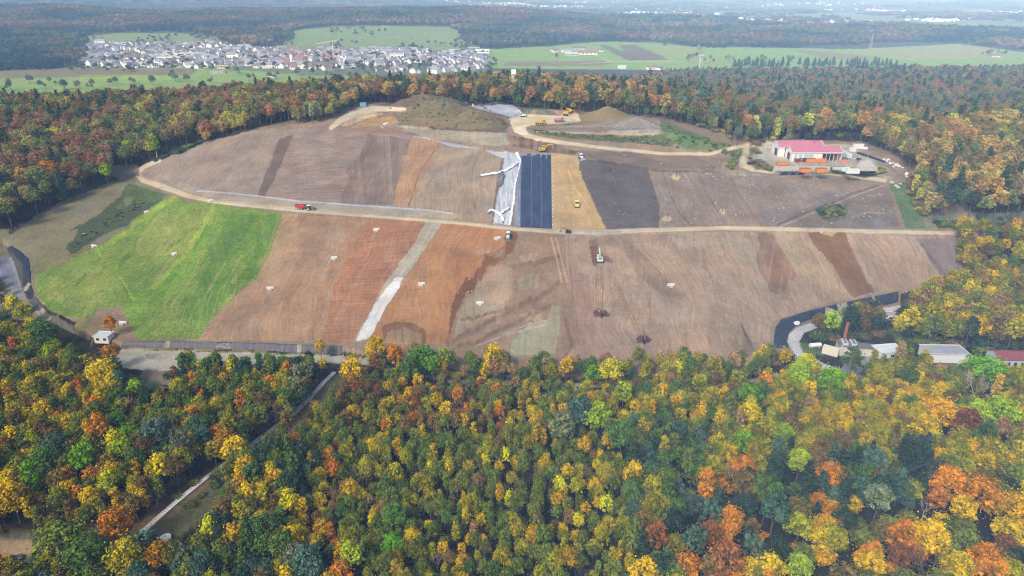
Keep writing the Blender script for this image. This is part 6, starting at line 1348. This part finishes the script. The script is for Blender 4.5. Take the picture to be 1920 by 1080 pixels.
hut(1895,682,17,9,4.2,-2,M_LGREY,M_ROOFR,'grey shed with red brown gable roof at the right edge','shed','metal_shed',6,False)
p = at(681,200); o = box_container(M_BLUE, 5, 2.4, 3.2); o.location = p; o.rotation_euler = (0,0,.1); tag(o, 'sky blue container beside the pale road on the plateau', 'container')
p = at(734,203); o = car(M_WHITE, 4.8, 'pickup_car'); o.location = p; o.rotation_euler = (0,0,.3); tag(o, 'white car parked where the pale plateau road ends', 'car')
p = at(866,197); m = MB(); m.box((0,0,1.0), (9,3,2.2), taper=.7); m.box((3,.2,2.0), (4,2.4,.8), taper=.7); o = m.build('tarp_heap', F_BLACK, loc=p-Vector((0,0,.2))); tag(o, 'black tarpaulin heap on the overgrown mound', 'heap')
m = MB(); m.box((0,0,.9), (2.2,1.6,2.2), taper=.6); o = m.build('stone_block', M_CONC, loc=at(887,199)); tag(o, 'pale block right of the black tarpaulin heap', 'block')
for i, (a, b) in enumerate([(1000,247),(1007,248),(655,210),(660,206),(650,214),(646,218),(715,238),(718,240),(1470,652),(1540,436)]):
    m = MB(); m.box((0,0,.25), (R.uniform(1.2,2.6),R.uniform(.8,1.4),.8), taper=.7); o = m.build('stone_block', M_CONC, loc=at(a, b)); o.rotation_euler = (0,0,R.uniform(0,3)); tag(o, '%s pale rubble block along the plateau and road edges' % ORD[i], 'block', 'rubble blocks by the roads')
# flare plant
o = empty('flare_plant'); p = at(1593,662); o.location = p; o.rotation_euler = (0,0,math.radians(-12)); tag(o, 'cream plant building with roof coolers and a tall red chimney', 'plant building')
m = MB(); m.box((-1,0,2.1), (9,6.5,4.6)); m.box((6,.8,1.7), (6,5,3.8)); m.build('walls', mat('cream_panel', (214,206,184), .6, var=.08), o); m = MB(); m.box((-1,0,4.55), (9.3,6.8,.35)); m.box((6,.8,3.75), (6.2,5.2,.3)); m.build('roof', mat('roof_red_edge', (140,92,84), .7), o); m = MB(); m.box((-1,0,4.75), (8.7,6.2,.12)); m.box((6,.8,3.93), (5.6,4.6,.12)); m.build('roof_deck', mat('roof_grey', (112,112,118), .8), o)
for x, y, z in ((-3,0,5.3),(.6,.2,5.3)): m = MB(); m.box((x,y,z), (2.2,5.0,1.0)); c = m.build('cooler', M_LGREY, o); f = MB(); [f.cyl((x,y-1.6+k_*1.6,z+.5), (x,y-1.6+k_*1.6,z+.64), .65, 12) for k_ in range(3)]; f.build('fan', M_STEEL, c)
m = MB(); m.cyl((-2.6,3.0,0), (-2.4,3.0,13.5), .75, 14, .6); m.build('chimney', M_RUST, o); m = MB(); m.cyl((-4.6,-3.5,0), (-4.6,-3.5,5.2), .35, 8); m.build('vent_pipe', M_LGREY, o)
for i in range(5): m = MB(); m.box((-4.6+i*1.8,-3.3,1.7), (1.2,.1,2.6)); m.build('panel_door', M_LGREY, o)
p = at(1556,664); o = box_container(mat('cream_paint', (228,224,196), .6), 6.5, 3, 3.2); o.location = p; o.rotation_euler = (0,0,math.radians(-35)); tag(o, 'cream container left of the red chimney', 'container')
m = MB(); m.cyl((-2.6,0,1.1), (2.6,0,1.1), 1.0, 16); m.box((-1.6,0,.3), (.4,1.6,.6)); m.box((1.6,0,.3), (.4,1.6,.6)); o = m.build('gas_tank', M_WHITE, loc=at(1528,651)); o.rotation_euler = (0,0,.15); tag(o, 'white lying cylinder tank on the grass by the road bend', 'tank')
for i, (a, b, s_) in enumerate(((1803,680,2.6),(1822,681,3.0),(1836,682,2.0),(1450,706,2.2))):
    m = MB(); 
    for k_ in range(7): m.box((R.uniform(-1,1)*s_*.6,R.uniform(-1,1)*s_*.4,s_*.35), (s_*.9,s_*.8,s_*.8), rz=R.uniform(0,3), taper=.5)
    o = m.build('rubble_heap', M_CONC, loc=at(a, b)); tag(o, '%s pale rubble heap from the left near the red roofed shed' % ORD[i] if i < 3 else 'rubble heap behind the wood edge', 'heap')
for i, (a, b) in enumerate(((325,698),(333,701),(337,697),(546,690),(572,691),(585,692))): m = MB(); m.box((0,0,.6), (R.uniform(2,4),1.4,1.4)); o = m.build('white_crate', M_WHITE, loc=at(a, b)); tag(o, '%s white crate from the left along the lower service road' % ORD[i], 'crate', 'white crates by the service road')
m = MB(); 
for x in (-2,2): m.cyl((x,0,0), (x,0,4.5), .12, 8)
m.bar((-2,0,4.4), (2,0,4.4), .25); m.box((0,0,2.8), (.2,.1,.2)); o = m.build('height_gate', M_WHITE, loc=at(747,684)); tag(o, 'white height gate on the service road behind golden trees', 'gate')
for i, (a, b) in enumerate(((1131,588),(1209,636))): m = MB(); m.box((0,0,.3), (.9,2.6,1.2)); m.box((0,0,.95), (.5,2.2,.15), mi=1); o = m.build('trench_box', [M_BLK, M_STEEL]); settle(o, at(a, b), .05); tag(o, 'dark trench box at the lower end of the %s pair of tracks' % ('upper' if i == 0 else 'lower'), 'trench box')

# ---------------------------------------------------------------- valley: village, farms, masts
HW = [mat('render_white', (246,244,240), .8, k=.95), mat('render_cream', (226,214,190), .8), mat('render_grey', (206,206,204), .8)]; HR = [mat('tile_dark', (122,120,128), .8), mat('tile_brown', (138,118,112), .8), mat('tile_red', (158,116,106), .8), mat('tile_grey', (160,162,170), .7)]
def house_mesh(L_, W_, H_, wall, roof, chim=True, pitch=.42):
    m = MB(); m.box((0,0,H_/2-1), (L_,W_,H_+2), mi=0); rz = W_*pitch
    for s in (-1,1): x = s*L_/2; m.add([(x,-W_/2,H_),(x,W_/2,H_),(x,0,H_+rz)], [(0,1,2) if s > 0 else (2,1,0)], 0)
    ov = .5
    for s in (-1,1): v = [(-L_/2-ov,s*(W_/2+ov),H_-.35),(L_/2+ov,s*(W_/2+ov),H_-.35),(L_/2+ov,0,H_+rz+.05),(-L_/2-ov,0,H_+rz+.05)]; v2 = [(a_,b_,c_+.3) for a_,b_,c_ in v]; m.add(v+v2, [(0,1,2,3),(7,6,5,4),(0,4,5,1),(1,5,6,2),(2,6,7,3),(3,7,4,0)], 1)
    if chim: m.box((L_*.2,W_*.12,H_+rz+.3), (.8,.8,1.8), mi=2)
    for s in (-1,1):
        for k_ in range(3):
            for zf in (1.5, 4.2):
                if zf < H_-.8: m.box((-L_/2+(k_+.5)*L_/3, s*(W_/2+.02), zf), (1.3,.08,1.4), mi=3)
    me = bpy.data.meshes.new('village_house'); me.from_pydata(m.v, [], m.f); [me.materials.append(x) for x in (wall, roof, M_DCONC, M_DK)]; me.polygons.foreach_set('material_index', m.m); me.update(); return me
HM = []
for (L_, W_, H_, wi, ri) in ((13,10,5.5,0,0),(15,11,6.5,0,3),(12,10,5.5,0,1),(14,10,6,1,2),(18,11,7.5,0,0),(12,9,5,2,0),(16,12,6.5,0,1),(13,10,6,0,2),(22,12,8,0,3)): HM.append((house_mesh(L_, W_, H_, HW[wi], HR[ri]), ('dark','grey','brown','red')[{0:0,3:1,1:2,2:3}[ri]], L_))
TOWN = [(140,92),(158,84),(185,80),(240,84),(300,84),(390,80),(440,88),(470,92),(560,94),(640,94),(760,95),(860,97),(905,104),(920,116),(905,128),(870,136),(800,138),(740,136),(690,132),(640,133),(560,131),(500,129),(380,128),(250,127),(180,126),(140,118),(118,126),(110,118)]
X, Y, rs = sample(-2100, 100, 1450, 2700, 22, 33); a_ = X/Y; Z = height(X, Y, False); px, py = proj(X, Y, Z); ok = inpoly(px, py, TOWN)
gaps = (vn(X/70, Y/70) < .24) | (rs.uniform(0,1,len(X)) < .06); ok &= ~gaps
hs = [dict(x=x, y=y, z=z, px=a, py=b) for x, y, z, a, b in zip(X[ok], Y[ok], Z[ok], px[ok], py[ok])]; print('houses', len(hs))
for h in hs:
    q = vn(h['x']/120.0+7, h['y']/120.0); h['rz'] = (0.15 if q < .35 else .8 if q < .6 else 1.45 if q < .8 else -.5)+R.uniform(-.12,.12)+(1.5708 if R.random() < .3 else 0)
    if 530 < h['px'] < 640: h['m'] = R.choice([2,3,7,6,1,0])
    else: h['m'] = R.choice([0,0,1,2,4,5,6,8,1,1])
hs.sort(key=lambda h: h['y']); own = hs[:300]; oth = hs[300:]
def vplace(px): return 'left end' if px < 260 else 'left half' if px < 420 else 'middle' if px < 560 else 'old centre' if px < 680 else 'right half' if px < 800 else 'right end'
for h in own:
    me, rc, L_ = HM[h['m']]; o = bpy.data.objects.new('village_house', me); COL.objects.link(o); o.location = (h['x'], h['y'], h['z']-.1); o.rotation_euler = (0,0,h['rz']); row = 'near edge' if h['py'] > 124 else 'front rows' if h['py'] > 116 else 'inner rows'
    lb = 'pale %shouse with %s gable roof, %s of the village, %s' % ('large ' if L_ > 16 else '', rc, row, vplace(h['px'])); tag(o, lb, 'house', lb[5:])
bmv = MB(); sm = bpy.data.meshes.new('houses'); V=[];Fs=[];Mi=[]; k0 = 0
wallmats = [HW[0],HW[1],HW[2],HR[0],HR[1],HR[2],HR[3],M_DCONC,M_DK]
for h in oth:
    me = HM[h['m']][0]; c, s = math.cos(h['rz']), math.sin(h['rz']); mp = [wallmats.index(mm) for mm in me.materials]
    for v in me.vertices: V.append((h['x']+c*v.co.x-s*v.co.y, h['y']+s*v.co.x+c*v.co.y, h['z']+v.co.z))
    for f in me.polygons: Fs.append([i+k0 for i in f.vertices]); Mi.append(mp[f.material_index])
    k0 += len(me.vertices)
sm.from_pydata(V, [], Fs); [sm.materials.append(x) for x in wallmats]; sm.polygons.foreach_set('material_index', Mi); sm.update(); o = bpy.data.objects.new('houses', sm); COL.objects.link(o); tag(o, 'further rows of small gabled houses of the valley village', kind='stuff')
def vbuild(px, py, L_, W_, H_, rz, wall, roof, lab, cat, name, pitch=None, n=4):
    o = empty(name); m = MB(); m.box((0,0,H_/2-1), (L_,W_,H_+2)); m.build('wall', wall, o); r = MB()
    if pitch: r.prism([(-W_/2-.5,H_-.2),(0,H_+W_*pitch),(W_/2+.5,H_-.2)], -L_/2-.5, L_/2+.5); ro = r.build('roof', roof, o); ro.rotation_euler = (0,0,math.pi/2)
    else: r.box((0,0,H_+.2), (L_+.6,W_+.6,.5)); r.build('roof', roof, o)
    w_ = MB(); [w_.box((-L_/2+(i+.5)*L_/n,-W_/2-.05,H_*.55), (L_/n*.6,.1,H_*.3)) for i in range(n)]; w_.build('window', M_DK, o); o.location = at(px, py); o.rotation_euler = (0,0,rz); tag(o, lab, cat); return o
for (px, py, L_, W_, H_, rz, wl, rf, lab) in ((330,112,90,34,9,.05,HW[0],M_LGREY,'longest low white school block in the village middle'),(300,108,60,26,9,.1,HW[1],HW[1],'cream factory block behind the white school block'),(365,106,70,30,10,.05,HW[1],M_LGREY,'cream factory block right of its twin'),(225,86,40,20,9,.2,HW[0],M_WHITE,'white block at the upper left of the village'),(165,86,34,18,8,-.1,HW[0],M_LGREY,'white block at the left end of the upper row'),(355,88,44,20,9,0,HW[0],M_WHITE,'white block at the upper edge under the dark trees'),(385,86,30,16,8,.1,HW[0],M_WHITE,'smaller white block beside the upper edge block'),
        (745,112,34,24,14,.2,HW[0],M_WHITE,'tall white block in the right half of the village'),(905,99,40,26,9,-.1,HW[0],M_WHITE,'white hall at the right end of the village'),(888,96,34,20,10,0,mat('blue_grey_wall', (120,146,160), .6),M_LGREY,'blue grey hall at the right end of the village'),(850,98,36,18,8,.1,HW[0],M_LGREY,'white block left of the blue grey hall'),(420,128,26,16,8,.1,HW[1],HR[2],'cream barn at the near village edge'),(410,137,30,14,5,.1,HW[2],M_DCONC,'grey barn on the meadow in front of the village'),(510,146,16,9,4,0,HW[0],HR[0],'small white barn on the near meadow')):
    vbuild(px, py, L_, W_, H_, rz, wl, rf, lab, 'building', 'village_block')
o = vbuild(560,122,26,14,11,.1,HW[0],HR[2],'village church with a high red roof and slim tower','church','church',.6); m = MB(); m.box((-15,0,12), (6,6,26)); m.build('tower', HW[0], o); m = MB(); m.box((-15,0,30), (6.4,6.4,11), taper=.05); m.build('spire', HR[2], o)
o = vbuild(657,126,22,12,9,.3,HW[0],HR[0],'white church with a dark roof and pale tower right of the centre','church','church',.6); m = MB(); m.box((-13,0,11), (5,5,24)); m.build('tower', HW[0], o); m = MB(); m.box((-13,0,25), (5.4,5.4,5), taper=.1); m.build('spire', HR[0], o)
o = empty('tower_crane', at(626,112)); m = MB(); m.bar((0,0,0), (0,0,44), 1.6); m.build('mast', mat('crane_cream', (226,220,196), .6), o); m = MB(); m.bar((-40,-6,38), (12,2,46), 1.4); m.build('jib', mat('crane_cream', (226,220,196), .6), o); m = MB(); m.box((10,1.6,43), (5,2,3)); m.build('counterweight', M_DCONC, o); tag(o, 'cream tower crane over the old village centre', 'crane')
for (px, py, L_, W_, H_, rz, wl, rf, pt, lab) in ((1100,102,56,16,5,.02,HW[0],mat('barn_red', (166,110,112), .7),.28,'long red roofed barn of the farm in the green field'),(1072,104,34,14,5,.05,HW[2],M_LGREY,.25,'grey barn left of the long red one'),(1062,98,26,12,6,.3,HW[0],HR[3],.3,'pale barn behind the grey one'),(1086,94,40,14,6,0,HW[2],HR[0],.3,'dark roofed barn behind the long red one'),(1042,98,16,10,5,.5,HW[0],HR[2],.35,'farmhouse at the left end of the farm'),(1036,96,12,9,5,.1,HW[0],HR[0],.35,'small outbuilding left of the farmhouse'),(1128,97,12,8,4,.2,HW[0],HR[1],.3,'small shed right of the barns'),
        (1222,130,22,12,5,.2,HW[0],HR[2],.3,'red roofed house at the forest rim by the field track'),(1238,131,14,10,5,.6,HW[0],HR[0],.3,'white house beside the red roofed one'),(1166,128,18,9,5,.0,HW[0],M_LGREY,.25,'pale shed among trees at the forest rim'),(1868,107,18,9,4,.1,HW[0],HR[1],.3,'small farm barn under brown trees on the right field'),(1858,106,12,8,4,.4,HW[2],HR[0],.3,'dark barn beside the small farm barn')):
    vbuild(px, py, L_, W_, H_, rz, wl, rf, lab, 'barn', 'farm_building', pt, 5)
o = empty('water_tower', at(963,143,18)); m = MB(); m.cyl((0,0,-8), (0,0,20), 1.9, 16); m.build('shaft', M_CONC, o); m = MB(); m.box((0,0,22), (4.2,4.2,4)); m.build('head', HW[0], o); tag(o, 'pale square headed tower rising out of the ridge wood', 'tower')
o = empty('signal_mast', at(1311,130,10)); m = MB(); m.cyl((0,0,-4), (0,0,38), 1.1, 8, .7); m.build('pole', M_WHITE, o); m = MB(); m.bar((-5,0,38), (6,0,39), .9); m.box((-4.5,0,39.5), (2.2,1.5,2)); m.box((4.5,0,39.8), (2.2,1.5,2)); m.build('crossarm', M_WHITE, o); tag(o, 'white mast with a crossarm at the rim of the right wood', 'mast')
o = empty('power_pylon', at(1632,90)); m = MB(); 
for s in (-1,1): m.bar((s*4,0,0), (s*.5,0,38), .5)
for k_ in range(8): z_ = k_*4.6; w_ = 4-3.5*z_/38; w2 = 4-3.5*(z_+4.6)/38; m.bar((-w_,0,z_), (w2,0,z_+4.6), .35); m.bar((w_,0,z_), (-w2,0,z_+4.6), .35)
m.build('lattice', M_LGREY, o); m = MB(); m.bar((-8,0,28), (8,0,28), .5); m.bar((-6,0,34), (6,0,34), .5); m.build('crossarm', M_LGREY, o); tag(o, 'lattice power pylon before the distant wood', 'pylon')
# far settlements on the plain: too small and many to tell apart
m = MB(); 
for (cx, cy_, rx, ry, n_) in ((970,8,60,3,60),(1020,12,40,3,40),(1100,9,60,4,60),(1460,37,60,3,70),(1200,26,50,3,40),(1330,28,60,3,40),(1560,41,50,2.5,30),(1770,38,40,3,40),(1640,20,60,2,12),(1250,12,80,4,40),(830,4,80,3,20),(1880,24,40,2,10),(1500,8,100,4,30)):
    for _ in range(n_):
        px_, py_ = cx+R.gauss(0,1)*rx*.6, cy_+R.gauss(0,1)*ry*.6
        if py_ < 1: continue
        p = ground_hit(px_, py_, 0, 3000, 12000); w_ = R.uniform(12,26); m.box((p.x,p.y,p.z+3), (w_,w_*.6,9), rz=R.uniform(0,3))
o = m.build('far_houses', HW[0]); tag(o, 'pale scattered houses of towns on the hazy plain', kind='stuff')
# ---------------------------------------------------------------- light, air, render settings
W = bpy.data.worlds.new('World'); SC.world = W; W.use_nodes = True; t = W.node_tree; t.nodes.clear()
SUN_EL, SUN_AZ = math.radians(42), math.radians(215)     # sun behind and to the left of the camera, veiled
sky = t.nodes.new('ShaderNodeTexSky'); sky.sky_type = 'NISHITA'; sky.sun_disc = False; sky.sun_elevation = SUN_EL; sky.sun_rotation = SUN_AZ
sky.air_density = 1.0; sky.dust_density = 3.0; sky.ozone_density = 1.0
bg = t.nodes.new('ShaderNodeBackground'); bg.inputs[1].default_value = .095; wo = t.nodes.new('ShaderNodeOutputWorld')
t.links.new(sky.outputs[0], bg.inputs[0]); t.links.new(bg.outputs[0], wo.inputs[0])
sd = bpy.data.lights.new('sun', 'SUN'); sd.energy = 1.5; sd.angle = math.radians(14); sd.color = (1, .955, .9); so = bpy.data.objects.new('sun', sd); COL.objects.link(so)
dirv = Vector((math.sin(SUN_AZ)*math.cos(SUN_EL), math.cos(SUN_AZ)*math.cos(SUN_EL), math.sin(SUN_EL)))
so.rotation_euler = dirv.to_track_quat('Z', 'Y').to_euler()
# air
hz = MB(); hz.box((0, 8000, 55), (70000, 60000, 210)); hm, ht, ho = nt('air'); pv = N(ht, 'ShaderNodeVolumePrincipled')
pv.inputs['Color'].default_value = (.36, .60, 1, 1); pv.inputs['Density'].default_value = 1.6e-4; pv.inputs['Absorption Color'].default_value = (1, 1, 1, 1); pv.inputs['Anisotropy'].default_value = -.5
ht.links.new(pv.outputs[0], ho.inputs['Volume']); hz_o = hz.build('haze', hm); tag(hz_o, 'thin blue haze over the valley', kind='stuff')
SC.view_settings.view_transform = 'Standard'; SC.view_settings.look = 'None'; SC.view_settings.gamma = 1.0; SC.view_settings.exposure = 0.99
SC.render.engine = 'CYCLES'; cy = SC.cycles; cy.max_bounces = 4; cy.diffuse_bounces = 2; cy.glossy_bounces = 1; cy.transmission_bounces = 2; cy.transparent_max_bounces = 8; cy.volume_bounces = 1
cy.use_denoising = True; cy.use_adaptive_sampling = True; cy.adaptive_threshold = .015; cy.denoising_prefilter = 'NONE'; cy.filter_width = 1.15
